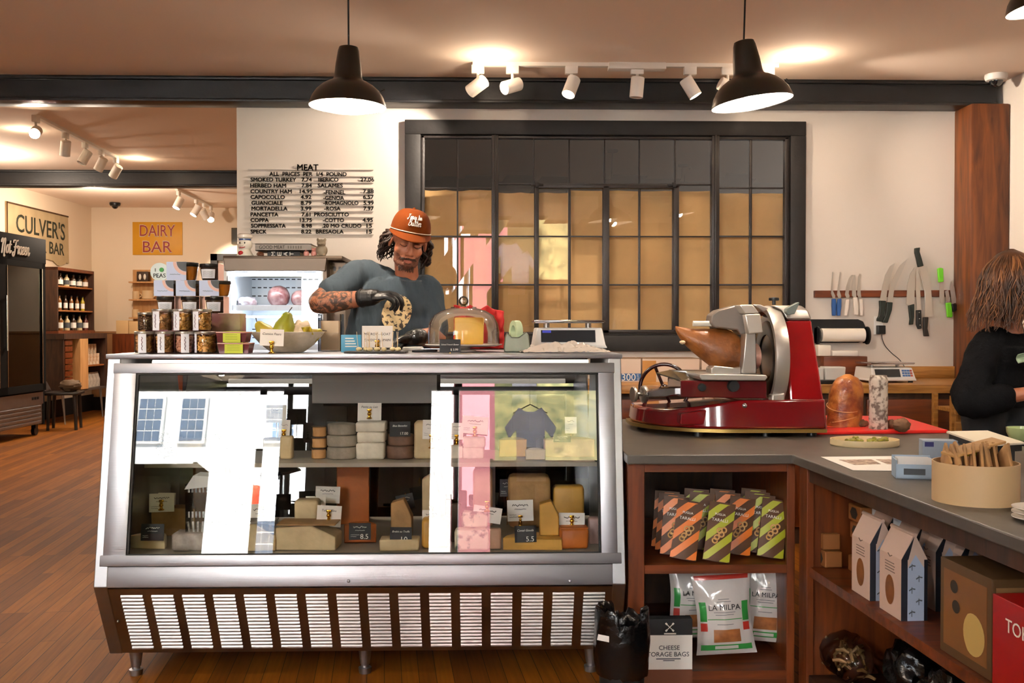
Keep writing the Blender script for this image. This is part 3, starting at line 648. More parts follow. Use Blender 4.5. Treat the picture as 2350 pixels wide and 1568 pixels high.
# ---------------------------------------------------------------- price cards
def scribble(b, x0, x1, y, h, seed, r=.0006):
    rg = random.Random(seed); n = max(6, int((x1-x0)/h*2.2)); pts = [(x0+(x1-x0)*i/n, y+rg.uniform(-.5, .5)*h, 0) for i in range(n+1)]
    b.tube(pts, r, 4)
def price_card(px, py, wpx, hpx, Y, z0, label, black=False, stand='figure', words=None, tilt=0, seed=0, lean=8, grp='price cards in the case', price=None, cat='price card'):
    w, h = wpx*S(Y), hpx*S(Y); c = W(px, py, Y); t = thing('price_card', label, cat, (c.x if 'case top' in grp else max(cx0+ew+.01+w/2, c.x), Y, z0), 0, grp)
    zc = c.z-z0; R = TR((0, 0, zc)) @ RY(tilt) @ FACE @ RX(-lean)
    b = MB(); b.T = R; b.box((0, 0, 0), (w, h, .0012)); b.build('card', Mcardb if black else Mcard, t, smooth=0)
    ink = Mchalk if black else Mink; R2 = R @ TR((0, 0, .0009))
    if words:
        n = len(words)
        for i, (s, yy, hh, sh) in enumerate(words): text(s, 'lettering', ink, t, R2 @ TR((0, yy*h, 0)), w=w*hh, ext=.0004, shear=sh)
    else:
        b = MB(); b.T = R2; rg = random.Random(seed)
        scribble(b, -w*.3, w*.3, h*.25, h*.11, seed, w*.013); scribble(b, -w*.22, w*.22, h*.06, h*.05, seed+1, w*.007)
        for k in range(2): scribble(b, -w*.42, w*rg.uniform(-.2, .0), -h*(.2+.1*k), h*.04, seed+2+k, w*.006)
        b.build('lettering', ink, t, smooth=0)
    if price: text(price, 'lettering', ink, t, R2 @ TR((w*.2, -h*.3, 0)), w=w*.36, ext=.0004)
    if stand == 'figure':                  # little brass animal gripping the card
        zb = zc-h*.5; b = MB(); s = max(.0001, min(1, zb/.04)); zt = max(zb+.008, .03)
        b.lathe([(0, 0), (.011, 0), (.012, .003), (.006, .006), (.0045, zt*.5), (.007, zt*.8), (.004, zt), (0, zt)], (0, -.006, 0), 14)
        b.sph((0, -.007, zt*.62), (.0085, .006, .0075), n=10); b.sph((0, -.009, zt*1.0), (.0055, .005, .0055), n=10); b.box((0, -.004, zt*1.15), (.017, .01, .009), None, .002)
        b.build('stand', Mbrass, t)
    elif stand == 'pick':
        b = MB(); b.cyl((0, .002, 0), (0, .002, max(.004, zc)), .0012, n=6); b.build('stand', Mbrass, t)
    return t
h = lambda px: px*S(U)
cards = [
 (848, 946, 54, 42, 4.0, SZ+86*S(U), 'tallest white card on the stack of white bloomy cheeses', 0, 'figure', [('Petite au Lait', .28, .7, .3)]),
 (773, 979, 48, 22, 3.98, SZ+80*S(U), 'small black card on top of the grey mouldy rounds', 1, 'pick', None),
 (918, 985, 48, 34, 3.84, SZ+56*S(U), 'black card priced 17.00 above the brown leaf wrapped cheeses', 1, 'pick', [('Blue Benedict', .22, .7, .3)]),
 (990, 986, 40, 44, 3.86, SZ+86*S(3.9)*.3, 'white card with brass figure on the tall pale cheese', 0, 'figure', None),
 (1090, 976, 60, 40, 3.93, SZ+48*S(U), 'white card leaning over the pair of white square cheeses', 0, 'figure', None),
 (1048, 990, 30, 38, 3.95, SZ+28*S(3.9), 'white card with brass figure on the small white half round', 0, 'figure', None),
 (1310, 976, 27, 38, 4.0, SZ+40*S(3.95), 'narrow white card above the wide pinkish half wheel', 0, 'pick', None),
 (1290, 1007, 40, 16, 3.9, SZ+40*S(3.95), 'low black card lying on the wide pinkish half wheel', 1, 'pick', None),
 (652, 990, 26, 52, 3.97, SZ+40*S(3.9), 'narrow white card with brass figure, left part of the shelf', 0, 'figure', None),
 (634, 950, 46, 40, 4.02, SZ+44*S(3.95), 'faint white card at the top left of the shelf', 0, 'pick', None),
 (460, 1030, 44, 32, 4.02, SZ, 'white card among the pale cheeses near the sprig', 0, 'figure', None),
 (362, 1154, 57, 42, 3.8, DZ+62*S(3.85), 'white card with copper figure at the lower left', 0, 'figure', None),
 (310, 1154, 40, 44, 3.9, DZ, 'dim pinkish card in the lower left corner', 0, 'figure', None),
 (350, 1222, 52, 38, 3.57, DZ+30*S(3.6), 'black card on the pale half wheel at lower left', 1, 'pick', None),
 (752, 1136, 56, 38, 3.95, DZ+84*S(3.82), 'faint card behind the white card left of the middle', 0, 'pick', None),
 (724, 1160, 46, 40, 3.86, DZ+84*S(3.82), 'grey card partly hidden left of the middle', 0, 'pick', None),
 (755, 1185, 56, 48, 3.66, DZ+56*S(3.62), 'white card with brass figure on the broad yellowish wedge', 0, 'figure', [('Tulipe Bleu', .25, .6, .3)]),
 (826, 1220, 50, 38, 3.6, DZ+42*S(3.7), 'black price card on the orange cut wheel', 1, 'pick', None),
 (920, 1228, 50, 35, 3.55, DZ+26*S(3.58), 'black price card on the flat pale cheese in the middle', 1, 'pick', [('Brebis au Truffe', .22, .8, .3)]),
 (930, 1152, 40, 34, 3.86, DZ+90*S(3.78), 'tilted dark card in the shade above the tan wedge', 1, 'pick', None),
 (990, 1190, 42, 38, 3.64, DZ+66*S(3.62), 'white card with brass figure on the yellow block', 0, 'figure', None),
 (1118, 1181, 66, 36, 3.62, DZ+80*S(3.62), 'crooked white card on the blue veined pair', 0, 'figure', None),
 (1194, 1172, 60, 48, 3.78, DZ, 'large white card with a figure at lower right', 0, 'figure', None),
 (1206, 1226, 50, 38, 3.55, DZ+26*S(3.58), 'black price card on the flat golden half wheel', 1, 'pick', [('Cantal Gouda', .22, .75, .3)]),
 (1312, 1199, 60, 43, 3.62, DZ+46*S(3.6), 'last white card at right on the deep orange block', 0, 'figure', None),
 (600, 1182, 60, 50, 3.7, DZ+62*S(3.6), 'grey tinted card above the large straw coloured wedge', 0, 'figure', None),
 (540, 1182, 56, 44, 3.78, DZ+62*S(3.6), 'dark card beside the grey tinted card above the straw coloured wedge', 1, 'pick', None),
 (1164, 1120, 34, 40, 4.0, DZ, 'dark card at the back under the shelf at right', 1, 'pick', None),
]
PR = {'black card priced 17.00 above the brown leaf wrapped cheeses': '17.00', 'black price card on the orange cut wheel': '8.5', 'black price card on the flat pale cheese in the middle': '10.', 'black price card on the flat golden half wheel': '5.5'}
for i, (px, py, w, hh, Y, z0, lab, bl, st, wd) in enumerate(cards):
    price_card(px, py, w, hh, Y, z0, lab, bool(bl), st, wd, tilt={21: 9, 19: -12, 4: 5, 16: 3}.get(i, random.uniform(-2, 2)), seed=i*7, price=PR.get(lab))
# clear plastic dispenser with a sloping lid
t = thing('plastic_dispenser', 'clear plastic dispenser of striped packets with a sloping lid, lower left of the case', 'dispenser', (X_(462, 3.62), 3.62, DZ))
w, hh, d = 58*S(3.62), 150*S(3.62), .09
b = MB()
for sx in (-1, 1): b.b2(sx*w/2-.001, sx*w/2+.001, -d/2, d/2, 0, hh)
b.b2(-w/2, w/2, d/2-.001, d/2+.001, 0, hh); b.build('clear_case', Macr, t, smooth=0)
b = MB(); b.prism([(-w*.55, -.02), (w*.5, -.01), (w*1.4, .012), (w*1.35, .022), (-w*.2, .03)], TR((0, d/2, hh)) @ FACE, d); b.build('lid', mat('frosted_lid', 'c4c5c4', .3), t, smooth=0)
b = MB()
for i in range(6): b.box((-w*.4+i*w*.16, -d*.3, .055), (w*.07, .004, .09), RY(4*(i-2)))
for i in range(7): b.box((-w*.42+i*w*.14, -d*.32, .125), (w*.07, .004, .022)); b.box((-w*.42+i*w*.14, -d*.32, .215), (w*.07, .004, .02))
b.build('packets', mat('striped_packets', 'c9c4c2', .35, vary=(60, .6)), t, smooth=0)
# ================================================================ things on top of the case
TZ = 1.164
Mlid = mat('black_jar_lid', '1b1816', .35)
Mnut = mat('toasted_nuts', 'c48d55', .6, vary=(40, .35), bump=(40, .4))
Mnut2 = mat('honey_nuts', 'd09a4a', .5, vary=(40, .3), bump=(40, .4))
Mlab = mat('white_label', 'dcdde6', .6)
Mchar = mat('charcoal_print', '4d5257', .7)
Mrose = mat('rose_print', 'd0a89d', .7)
Mbluew = mat('pale_blue_carton', 'b3bedb', .6)
def nutjar(x, Y, z, r, h, rot, label, nutm, lab=True, name='nut_jar'):
    t = thing(name, label, 'jar', (x, Y, z), rot, 'jars of nuts on the case')
    b = MB(); b.lathe([(0, .002), (r*.93, .002), (r, .008), (r, h*.84), (r*.95, h*.88), (r*.95, h*.9)], n=24); b.build('glass', Mglass, t)
    b = MB(); rg = random.Random(int(x*1000)+rot)
    b.lathe([(0, .005), (r*.7, .005), (r*.7, h*.76), (0, h*.78)], n=16)
    for i in range(120):
        a = rg.uniform(0, 2*pi); b.sph((r*.74*cos(a), r*.74*sin(a), rg.uniform(.01, h*.78)), (rg.uniform(.006, .010), rg.uniform(.004, .006), rg.uniform(.005, .008)), RZ(rg.uniform(0, 180)) @ RX(rg.uniform(0, 180)), n=6)
    b.build('nuts', nutm, t, smooth=60)
    b = MB(); b.lathe([(0, h*.87), (r*1.0, h*.87), (r*1.02, h*.89), (r*1.02, h*.98), (r*.96, h), (0, h)], n=24); b.build('lid', mat('silver_lid', 'c7c3bd', .3, .9), t)
    if lab:
        b = MB(); n = 6
        for i in range(n):
            a0 = rad(-90-24+48*i/n); a1 = rad(-90-24+48*(i+1)/n); q = r*1.012
            b._f(b._v([(q*cos(a0), q*sin(a0), h*.03), (q*cos(a1), q*sin(a1), h*.03), (q*cos(a1), q*sin(a1), h*.97), (q*cos(a0), q*sin(a0), h*.97)]))
        l = b.build('paper_band', Mlab, t)
        b = MB(); b.tube([(r*.06*cos(i*2.1)+.0, -r*1.03, h*(.15+.06*i)) for i in range(11)], .0012, 4); b.build('lettering', mat('plum_ink', '6a4a5a', .7), l)
    return t
YJ = 3.62; sj = S(YJ)
for k, (x0, x1, rot, m) in enumerate(((308, 355, 4, Mnut), (356, 400, -8, Mnut), (401, 447, 18, mat('pink_brown_nuts', 'bf8a72', .6, vary=(40, .3))), (446, 498, -62, Mnut2))):
    nutjar(X_((x0+x1)/2, YJ), YJ, TZ, (x1-x0)/2*sj*.93, 50*sj, rot, 'squat jar of nuts in the bottom row, ' + ['at the far left', 'second from the left', 'third, between two labelled jars', 'right end, its label turned away'][k], m)
for k, (x0, x1, rot, m) in enumerate(((348, 396, -22, Mnut), (396, 442, -26, Mnut2), (441, 487, -30, Mnut2))):
    nutjar(X_((x0+x1)/2, YJ), YJ, TZ+50*sj+.001, (x1-x0)/2*sj*.92, 50*sj, rot, ['left', 'middle', 'right'][k] + ' jar of golden nuts in the second row of jars', m)
nutjar(X_(336, 3.73), 3.73, TZ+50*S(3.62)+.0, .03, 44*sj, 60, 'small dark jar of nuts half hidden behind the second row', mat('dark_nuts', '6d4a30', .6, vary=(40, .4)), False)
nutjar(X_(336, 3.73), 3.73, TZ, .032, 49*S(3.62), 60, 'jar of nuts behind the bottom row, under the small dark jar', Mnut, False)
# preserve jars in printed cartons: a sleeve with a jar showing at the side
def preserve(px, py0, py1, Y, z, label, fill, turned=False):
    wj = 46*S(Y); h = (py1-py0)*S(Y); t = thing('preserve_jar', label, 'preserve jar', (X_(px, Y), Y, z), 0, 'preserve jars in cartons')
    r = wj*.5; jx = wj*.26 if not turned else 0
    b = MB(); b.lathe([(0, .001), (r*.72, .001), (r*.8, .006), (r*.9, h*.5), (r*.96, h*.76), (0, h*.78)], (jx, .0, 0), 24); b.build('preserve', fill, t)
    b = MB(); b.lathe([(0, h*.78), (r, h*.78), (r*1.02, h*.8), (r*1.02, h*.97), (r*.97, h*.995), (0, h*.995)], (jx, 0, 0), 28); b.build('lid', Mlid, t)
    if not turned:
        b = MB()
        x0, x1 = -wj*.62, wj*.34
        b.b2(x0, x1, -r*1.12, -r*1.1, 0, h); b.b2(x0, x0+.001, -r*1.1, r*1.1, 0, h); b.b2(x0, x1, -r*1.1, r*1.1, h-.0005, h+.0005)
        c = b.build('carton', Mbluew, t, smooth=0)
        def arc(r0, r1, m, nm, yy):
            b = MB(); q = []
            cxx, czz = x1, h
            for a in range(13): q.append((cxx-r1*cos(rad(a*7.5)), czz-r1*sin(rad(a*7.5))))
            for a in range(12, -1, -1): q.append((cxx-r0*cos(rad(a*7.5)), czz-r0*sin(rad(a*7.5))))
            b.prism([(u, v) for u, v in q if True], TR((0, -r*1.12-yy, 0)) @ FACE, .0006); b.build(nm, m, c, smooth=0)
        arc(.0005, h*.52, Mchar, 'print', .0); arc(h*.54, h*.72, Mrose, 'print', .0)
        b = MB(); scribble(b, 0, wj*.5, 0, .004, int(px)); 
        for v in b.bm.verts: v.co = Vector((v.co.x-wj*.45, -r*1.13, h*.32+v.co.y))
        b.build('lettering', Mchar, c)
    else:
        b = MB(); n = 8
        for i in range(n):
            a0 = rad(-90-44+88*i/n); a1 = rad(-90-44+88*(i+1)/n)
            b._f(b._v([(jx+q*cos(a), q*sin(a), zz) for q, a, zz in ((r*.88, a0, h*.12), (r*.88, a1, h*.12), (r*.99, a1, h*.66), (r*.99, a0, h*.66))]))
        l = b.build('label', Mlab, t); b = MB()
        for i in range(6): b.tube([(jx-.018+.036*j/8, -r*1.0+.0016*((j-4)/4)**2*3, h*(.2+.065*i)+.0006*((j*7+i*3) % 3)) for j in range(9)], .0004, 4)
        b.build('lettering', Mchar, l)
        b = MB(); b.b2(wj*.52, wj*.535, -r, r, 0, h); b.build('carton', Mrose, t, smooth=0)
    return t
Yp = 3.78
Mam = mat('amber_preserve', '9a5a12', .25, coat=.5, vary=(20, .5)); Mdk = mat('dark_preserve', '3b2413', .25, coat=.5, vary=(20, .4))
p2 = Z_(762, Yp)
# two pale fruit boxes carry the jar pyramid
t = thing('fruit_leather_box', 'long mottled plum and olive box standing behind the golden nuts, under the jars', 'box', (X_(500, Yp), Yp, TZ)); hb = Z_(720, Yp)-TZ
b = MB(); b.b2(X_(340, Yp)-X_(500, Yp), X_(557, Yp)-X_(500, Yp), -.035, .055, 0, hb, .003); b.build('box_body', mat('plum_olive_print', '8d7f56', .5, vary=(5, .3, .42, .56), col2='7a4148'), t)
zz = TZ+hb+.001
for k, (px, m) in enumerate(((384, Mdk), (440, Mdk), (495, Mdk))): preserve(px, 682, 720, Yp, zz, 'dark lidded jar with a white label, lowest jar row, ' + ['left', 'middle', 'right'][k], m, True)
zz += 38*S(Yp)+.001
for k, (px, m) in enumerate(((391, Mdk), (441, Mdk), (494, Mam))): preserve(px, 647, 682, Yp, zz, 'jar in a pale blue printed carton, middle jar row, ' + ['left', 'middle', 'right showing amber fruit'][k], m)
zz += 35*S(Yp)+.001
preserve(420, 606, 647, Yp, zz, 'jar in a blue printed carton at the top left of the pyramid', Mam); preserve(483, 609, 647, Yp, zz, 'dark lidded jar with white label at the top right of the pyramid', Mdk, True)
# round pea sign
t = thing('pea_sign', 'round pale sign reading I PEAS with a green dot, beside the top jar', 'sign', (X_(368, 3.84), 3.84, zz)); r = 21*S(3.84)
b = MB(); b.lathe([(0, 0), (r, 0), (r, .005), (0, .005)], (0, 0, r), 32, RX(90)); b.build('disc', mat('pale_grey_card', 'c9d3cf', .6), t)
T0 = TR((0, -.006, r)) @ FACE
text('I', 'lettering', Mink, t, T0 @ TR((-r*.45, r*.22, 0)), h=r*.36); text('PEAS', 'lettering', Mink, t, T0 @ TR((0, -r*.38, 0)), w=r*1.3)
b = MB(); b.lathe([(0, 0), (r*.24, 0), (r*.24, .001), (0, .001)], (r*.22, -.006, r*1.24), 20, RX(90)); b.build('green_dot', mat('pea_green', '2a8a3a', .6), t)
b = MB(); b.b2(-.02, .02, -.004, .03, -.0005, .002); b.build('foot', Mcard, t)
# two dark fruit paste packs
for k, (x0, x1, y0, y1) in enumerate(((505, 578, 787, 812), (502, 572, 762, 787))):
    Y = 3.62; t = thing('fruit_paste_pack', ['lower', 'upper'][k] + ' dark red fruit paste tub with a lime green band', 'tub', (X_((x0+x1)/2, Y), Y, TZ+k*25*S(Y)), 0, 'fruit paste tubs'); w = (x1-x0)*S(Y); h = 25*S(Y)-.001
    b = MB(); b.loft([[(sx*w*q, sy*.04*q*2, z) for sx, sy in ((-1, -1), (1, -1), (1, 1), (-1, 1))] for q, z in ((.44, 0), (.49, h*.85))]); b.build('tub', mat('quince_red', '5a1a1d', .25, coat=.4), t, smooth=0)
    b = MB(); b.box((0, 0, h*.92), (w, .084, h*.14), None, .002); b.build('lid', mat('clear_pink_lid', 'b07a70', .25), t)
    b = MB(); b.b2(-w*.26, w*.3, -.0428, -.0415, .001, h*.86); b.b2(-w*.26, w*.3, -.043, .043, h-.001, h+.0006); bd = b.build('paper_band', mat('lime_label', 'b8c02a', .6), t, smooth=0)
    b = MB()
    for i in range(3): b.b2(-w*.18, w*.2, -.0432, -.0428, h*(.3+.2*i), h*(.33+.2*i))
    b.build('lettering', mat('olive_ink', '6e7420', .7), bd, smooth=0)
# bowl of pears
Yb = 3.78; c = W(660, 803, Yb)
bw = thing('fruit_bowl', 'wide off white stoneware bowl of pears in the middle of the case top', 'bowl', (c.x, Yb, TZ)); rb = 84*S(Yb); hb = 46*S(Yb)
pr = [(0, .0), (rb*.42, 0), (rb*.5, .006), (rb*.72, hb*.38), (rb*.9, hb*.75), (rb*1.0, hb*1.0)]
b = MB(); b.lathe(pr+[(rb*.985, hb*1.01), (rb*.88, hb*.8), (rb*.7, hb*.45), (rb*.48, .016), (0, .014)], n=48, sy=.8); b.build('bowl_body', mat('speckled_stoneware', 'd0c4b0', .45, vary=(70, .12), bump=(60, .04)), bw)
Mpear = mat('green_pear', 'a3a22c', .45, vary=(9, .35), col2='7a8426'); Mpear2 = mat('yellow_pear', 'c3a531', .45, vary=(9, .3), col2='8d8a2a')
def pear(px, py, R, s, m, label):
    p = W(px, py, Yb-.01); t = thing('pear', label, 'pear', p, 0, 'pears in the bowl', R)
    b = MB(); b.lathe([(0, -.034), (.014, -.036), (.03, -.026), (.037, -.004), (.033, .018), (.022, .038), (.017, .052), (.009, .06), (0, .061)], n=24); 
    for v in b.bm.verts: v.co *= s
    b.build('flesh', m, t)
    b = MB(); b.tube([(0, 0, .058*s), (.003, 0, .068*s), (.009, 0, .08*s)], .0018, 6); b.build('stem', Mdrk, t)
pear(612, 768, RY(-38), .98, Mpear2, 'yellow green pear at the left side of the bowl')
pear(652, 757, RY(14), 1.12, Mpear, 'green pear standing tallest in the bowl, stem up')
pear(715, 772, RY(62), .75, Mpear2, 'pear lying at the right side behind the crumpled paper')
b = MB(); b.sph((0, 0, 0), (.046, .04, .045), n=28)
for v in b.bm.verts: v.co *= 1+.32*noise.noise(v.co*38)+.12*noise.noise(v.co*90)
o = b.build('tissue_paper', mat('cream_tissue', 'e2cdb0', .8), None, smooth=15); o.location = W(690, 764, Yb+.02); tag(o, 'crumpled cream tissue paper between the pears in the bowl', 'paper')
b = MB(); b.sheet(lambda u, v: (.05*(u-.5), .012*sin(u*9+v*4), .035*(v-.5)*math.sin(u*pi)+.004*noise.noise(Vector((u*4, v*4, 2)))), 10, 10); o = b.build('pear_leaf', mat('yellow_leaf', 'b4a127', .6), None, solid=.002); o.location = W(706, 760, Yb-.06); o.rotation_euler = (0, .5, 0); tag(o, 'curled yellow leaf on the right rim of the pear bowl', 'leaf')
price_card(624, 775, 54, 38, 3.6, TZ, 'white card reading Comice Pears in front of the bowl', False, 'figure', [('Comice Pears', .22, .78, .3)], 2, 3, 4, 'cards on the case top')
# slate with tasting pieces
Ys = 3.62
t = thing('slate_board', 'thin dark slate board with cheese samples at the front edge', 'board', (X_(864, Ys), Ys, TZ)); b = MB(); b.box((0, 0, .004), (140*S(Ys), .1, .007), None, .001); b.build('slate', mat('black_slate', '24211f', .6, bump=(40, .2)), t)
rg = random.Random(9)
for k, (px, w) in enumerate(((824, 12), (838, 9), (850, 13), (866, 14), (882, 10), (902, 16), (914, 10))):
    t = thing('cheese_sample', ['flat pale cheese sample at the left end of the slate', 'small sample second from the left on the slate', 'plump sample under two picks on the slate', 'yellowish sample in front of the brass figure', 'small sample right of the brass figure', 'long flat sample near the right end of the slate', 'little sample at the right end of the slate'][k], 'cheese', (X_(px, Ys), Ys+rg.uniform(-.03, .02), TZ+.0078), rg.uniform(0, 90), 'cheese samples on the slate')
    b = MB(); b.sph((0, 0, .007), (w*S(Ys)*.62, .011, .0075), n=12, bump=.2); b.build('piece', mat('cream_sample', 'e0cf9d', .5), t)
    for q in range(1 if k in (0, 4) else 2):
        b = MB(); b.cyl((q*.006-.003, q*.004, .008), (q*.009-.006+rg.uniform(-.004, .004), 0, .07), .0011, n=5); b.build('toothpick', mat('toothpick_wood', 'e2c9a0', .6), t)
price_card(866, 773, 70, 50, 3.68, TZ+.0076, 'white hand written card for the goat cheddar on the slate', False, 'figure', [('MR. ROY - GOAT', .12, .86, .1), ('CHEDDAR, SPAIN', -.16, .86, .1)], 0, 5, 4, 'cards on the case top')
b = MB(); b.box((0, 0, 40*S(3.75)/2), (46*S(3.75), .012, 40*S(3.75)), None, .002); t = thing('blue_card_box', 'small sky blue printed card box beside the slate', 'box', (X_(806, 3.75), 3.75, TZ)); b.build('box_body', mat('sky_blue_print', '3f93b8', .5, vary=(14, .2)), t)
b = MB()
for i in range(4): b.b2(-.022, .022-.004*i, -.0068, -.0062, .02+.01*i, .024+.01*i)
b.build('lettering', Mchalk, t, smooth=0)
# knife, boards
t = thing('cheese_knife', 'white handled knife lying beside the cake stand', 'knife', (X_(955, 3.8), 3.8, TZ)); b = MB(); b.chain([(-.045, 0, .012), (.02, 0, .012)], [.0075, .009]); b.build('handle', Mwhite, t)
b = MB(); b.prism([(0, -.012), (.12, -.012), (.13, .0), (.12, .012), (0, .012)], TR((.02, 0, .011)), .0015); b.build('blade', Mchrome, t)
t = thing('black_folder', 'thin black folder under the knife on the case top', 'folder', (X_(975, 3.82), 3.82, TZ)); b = MB(); b.box((0, 0, .004), (.09, .12, .006), None, .001); b.build('cover', Mblackm, t)
# cake stand, butter, dome
Yd = 3.86; c = W(1064, 800, Yd); rd = 82*S(Yd)
t = thing('cake_stand', 'low white pedestal plate under the glass dome', 'cake stand', (c.x, Yd, TZ)); zp = .022
b = MB(); b.lathe([(0, 0), (.05, 0), (.046, .005), (.022, .01), (.03, zp-.006), (rd*.9, zp-.002), (rd*1.08, zp+.004), (rd*1.08, zp+.007), (rd*.9, zp+.003), (0, zp+.003)], n=48); b.build('plate', Mceram, t)
t = thing('glass_dome', 'clear glass cloche with a ball knob covering the butter', 'glass dome', (c.x, Yd, TZ+zp+.004)); hd = (790-706)*S(Yd)
b = MB(); b.lathe([(rd, 0), (rd*1.0, hd*.35), (rd*.96, hd*.58), (rd*.84, hd*.8), (rd*.62, hd*.93), (rd*.42, hd*.985), (rd*.36, hd), (rd*.36, hd*1.03), (.0, hd*1.03)], n=56); b.build('cloche', glass('dome_glass', (.985, .985, .98), 1.45, 0, .9), t)
b = MB(); b.lathe([(0, hd*1.03), (.012, hd*1.03), (.009, hd*1.07)], n=20); b.sph((0, 0, hd*1.07+.018), .0195, n=24); b.build('knob', glass('knob_glass', (.8, .78, .75), 1.5, .02, 2.5), t)
b = MB(); w = 66*S(Yd); h = 62*S(Yd); b.box((0, 0, h/2), (w, w*.8, h), None, .006)
for v in b.bm.verts: v.co += Vector((noise.noise(v.co*20), noise.noise(v.co*20+Vector((5, 0, 0))), 0))*.004
o = b.build('butter_block', mat('yellow_butter', 'e2b348', .45, vary=(10, .12), bump=(20, .15), sss=.1), None); o.location = (X_(1077, Yd), Yd, TZ+zp+.005); tag(o, 'tall block of yellow butter under the glass dome', 'butter')
price_card(1033, 794, 48, 30, 3.6, TZ, 'black price card for salted French butter before the dome', True, 'pick', [('Salted French Butter', .1, .86, .3)], 0, 5, 4, 'cards on the case top', price='$ 3.99')
# red cloth over a chair back behind the dome, dark orange fruit
b = MB(); Yr = 4.32; x0, x1 = X_(1042, Yr), X_(1156, Yr); z1 = Z_(700, Yr)
def drape(u, v):
    top = z1-.03*abs(noise.noise(Vector((u*3, 0, 4))))-(.10*max(0, u-.62)**1.3 if u > .62 else 0)
    return (x0+(x1-x0)*u+.006*noise.noise(Vector((u*8, v*6, 0))), Yr+.022*sin(u*17+v*2)+.02*noise.noise(Vector((u*4, v*4, 3))), top-(top-TZ-.0)*v)
b.sheet(drape, 30, 24); tag(b.build('red_cloth', Mred, solid=.004), 'red cloth draped behind the glass dome', 'cloth')
# glass jar-like tape dispenser
Yt = 3.8; t = thing('tape_dispenser', 'grey weighted tape dispenser with a mint green roll', 'tape dispenser', (X_(1186, Yt), Yt, TZ)); s = S(Yt)
b = MB(); b.loft([[(-29*s, y, 0), (29*s, y, 0), (30*s, y, 12*s), (27*s, y, 38*s), (20*s, y, 46*s), (4*s, y, 34*s), (-12*s, y, 34*s), (-22*s, y, 44*s), (-27*s, y, 36*s), (-30*s, y, 12*s)] for y in (-.045, .05)]); b.build('base', mat('grey_green_cast', '6f7566', .35, .5, bump=(50, .08)), t, bevel=.004)
b = MB(); b.lathe([(15*s, -.012), (26*s, -.012), (26*s, .012), (15*s, .012), (15*s, -.012)], (-2*s, 0, 46*s), 32, RZ(20) @ RY(90)); b.build('tape_roll', mat('mint_tape', 'b5c79f', .5), t)
# weighing scale facing the butcher
def scale(loc, w, label, face_words, k=1, tilt=0):
    t = thing('weighing_scale', label, 'scale', loc, tilt); d = w*.9; h = w*.33
    b = MB(); b.loft([[(sx*w*q, sy*d*.5, z) for sx, sy in ((-1, -1), (1, -1), (1, 1), (-1, 1))] for q, z in ((.53, .012), (.5, .025), (.46, h))])
    for v in b.bm.verts:
        if v.co.y < 0 and v.co.z > h*.9: v.co.y += d*.12
    b.build('housing', Mwhite, t, smooth=0, bevel=.006)
    def fp(x, t, o): return (x*w, -d*.5+.12*d*t-o, .025+(h-.025)*t)          # a spot on the sloping front
    b = MB(); b.loft([[fp(-.40, a, o), fp(.36 if tilt == 0 else .16, a, o), fp(.36 if tilt == 0 else .16, c, o), fp(-.40, c, o)] for a, c, o in ((.16, .86, .003), (.16, .86, -.004))]); b.build('display', mat('dark_display', '2b2d31', .15), t, smooth=0)
    if tilt:
        for i in range(4):
            for q in range(3):
                b = MB(); a = .2+q*.22; x = .21+i*.06; b.loft([[fp(x, a, o), fp(x+.045, a, o), fp(x+.045, a+.16, o), fp(x, a+.16, o)] for o in (.004, -.004)]); b.build('key', mat('red_key', 'b0503c', .5) if i == 3 else mat('blue_key', '4a6fa8', .5), t, smooth=0)
    b = MB(); b.box((0, 0, h+.02), (w*.96, d*.86, .004)); b.box((0, 0, h+.026), (w*1.0, d*.9, .008), None, .003); b.build('pan', Mchrome, t)
    for sx in (-1, 1): b = MB(); b.cyl((sx*w*.3, 0, h), (sx*w*.3, 0, h+.02), .012, n=12); b.build('pan_post', Malu, t)
    for sx in (-1, 1):
        for sy in (-1, 1): b = MB(); b.cyl((sx*w*.42, sy*d*.4, 0), (sx*w*.42, sy*d*.4, .022), .014, n=12); b.build('foot', Mblack, t)
    return t
Yc = 3.98; sc = scale((X_(1302, Yc), Yc, TZ), 160*S(Yc), 'white weighing scale with a steel pan on the right end of the case', None)
b = MB(); wq = 160*S(Yc); b.loft([[(x*wq, -wq*.45+.12*wq*.9*.78-o, .025+(wq*.33-.025)*z) for x, z in ((-.38, .7), (-.26, .7), (-.26, .84), (-.38, .84))] for o in (.006, .002)]); b.build('price_sticker', mat('blue_sticker', '3a44c8', .6), sc)
# crumpled clear bags
b = MB(); c = Vector((X_(1296, 3.64), 3.66, TZ))
b.sheet(lambda u, v: (c.x+(u-.5)*.33, c.y+(v-.5)*.1, TZ+.003+.034*max(0, math.sin(u*pi))*math.sin(v*pi)*(1+.8*noise.noise(Vector((u*9, v*5, 1))))+.008*abs(noise.noise(Vector((u*22, v*12, 7))))), 48, 20)
tag(b.build('plastic_bags', mat('milky_film', 'cfc2b4', .15, coat=.6), smooth=25), 'crumpled clear plastic bags heaped before the scale', 'bag')
# tall acrylic holder by the bowl
t = thing('acrylic_holder', 'tall clear acrylic holder between the bowl and the butcher', 'holder', (X_(760, 3.95), 3.95, TZ)); b = MB(); w = 50*S(3.95); h = 84*S(3.95)
for sx in (-1, 1): b.box((sx*w/2, 0, h/2), (.003, .09, h))
b.box((0, .045, h/2), (w, .003, h)); b.box((0, -.045, h*.25), (w, .003, h*.5)); b.box((0, 0, .002), (w, .09, .003)); b.build('holder_walls', Macr, t, smooth=0)
b = MB(); b.box((-.003, .01, h*.42), (w*.8, .05, h*.8)); b.build('paper_sheets', mat('buff_paper', 'c9b294', .7), t, smooth=0)
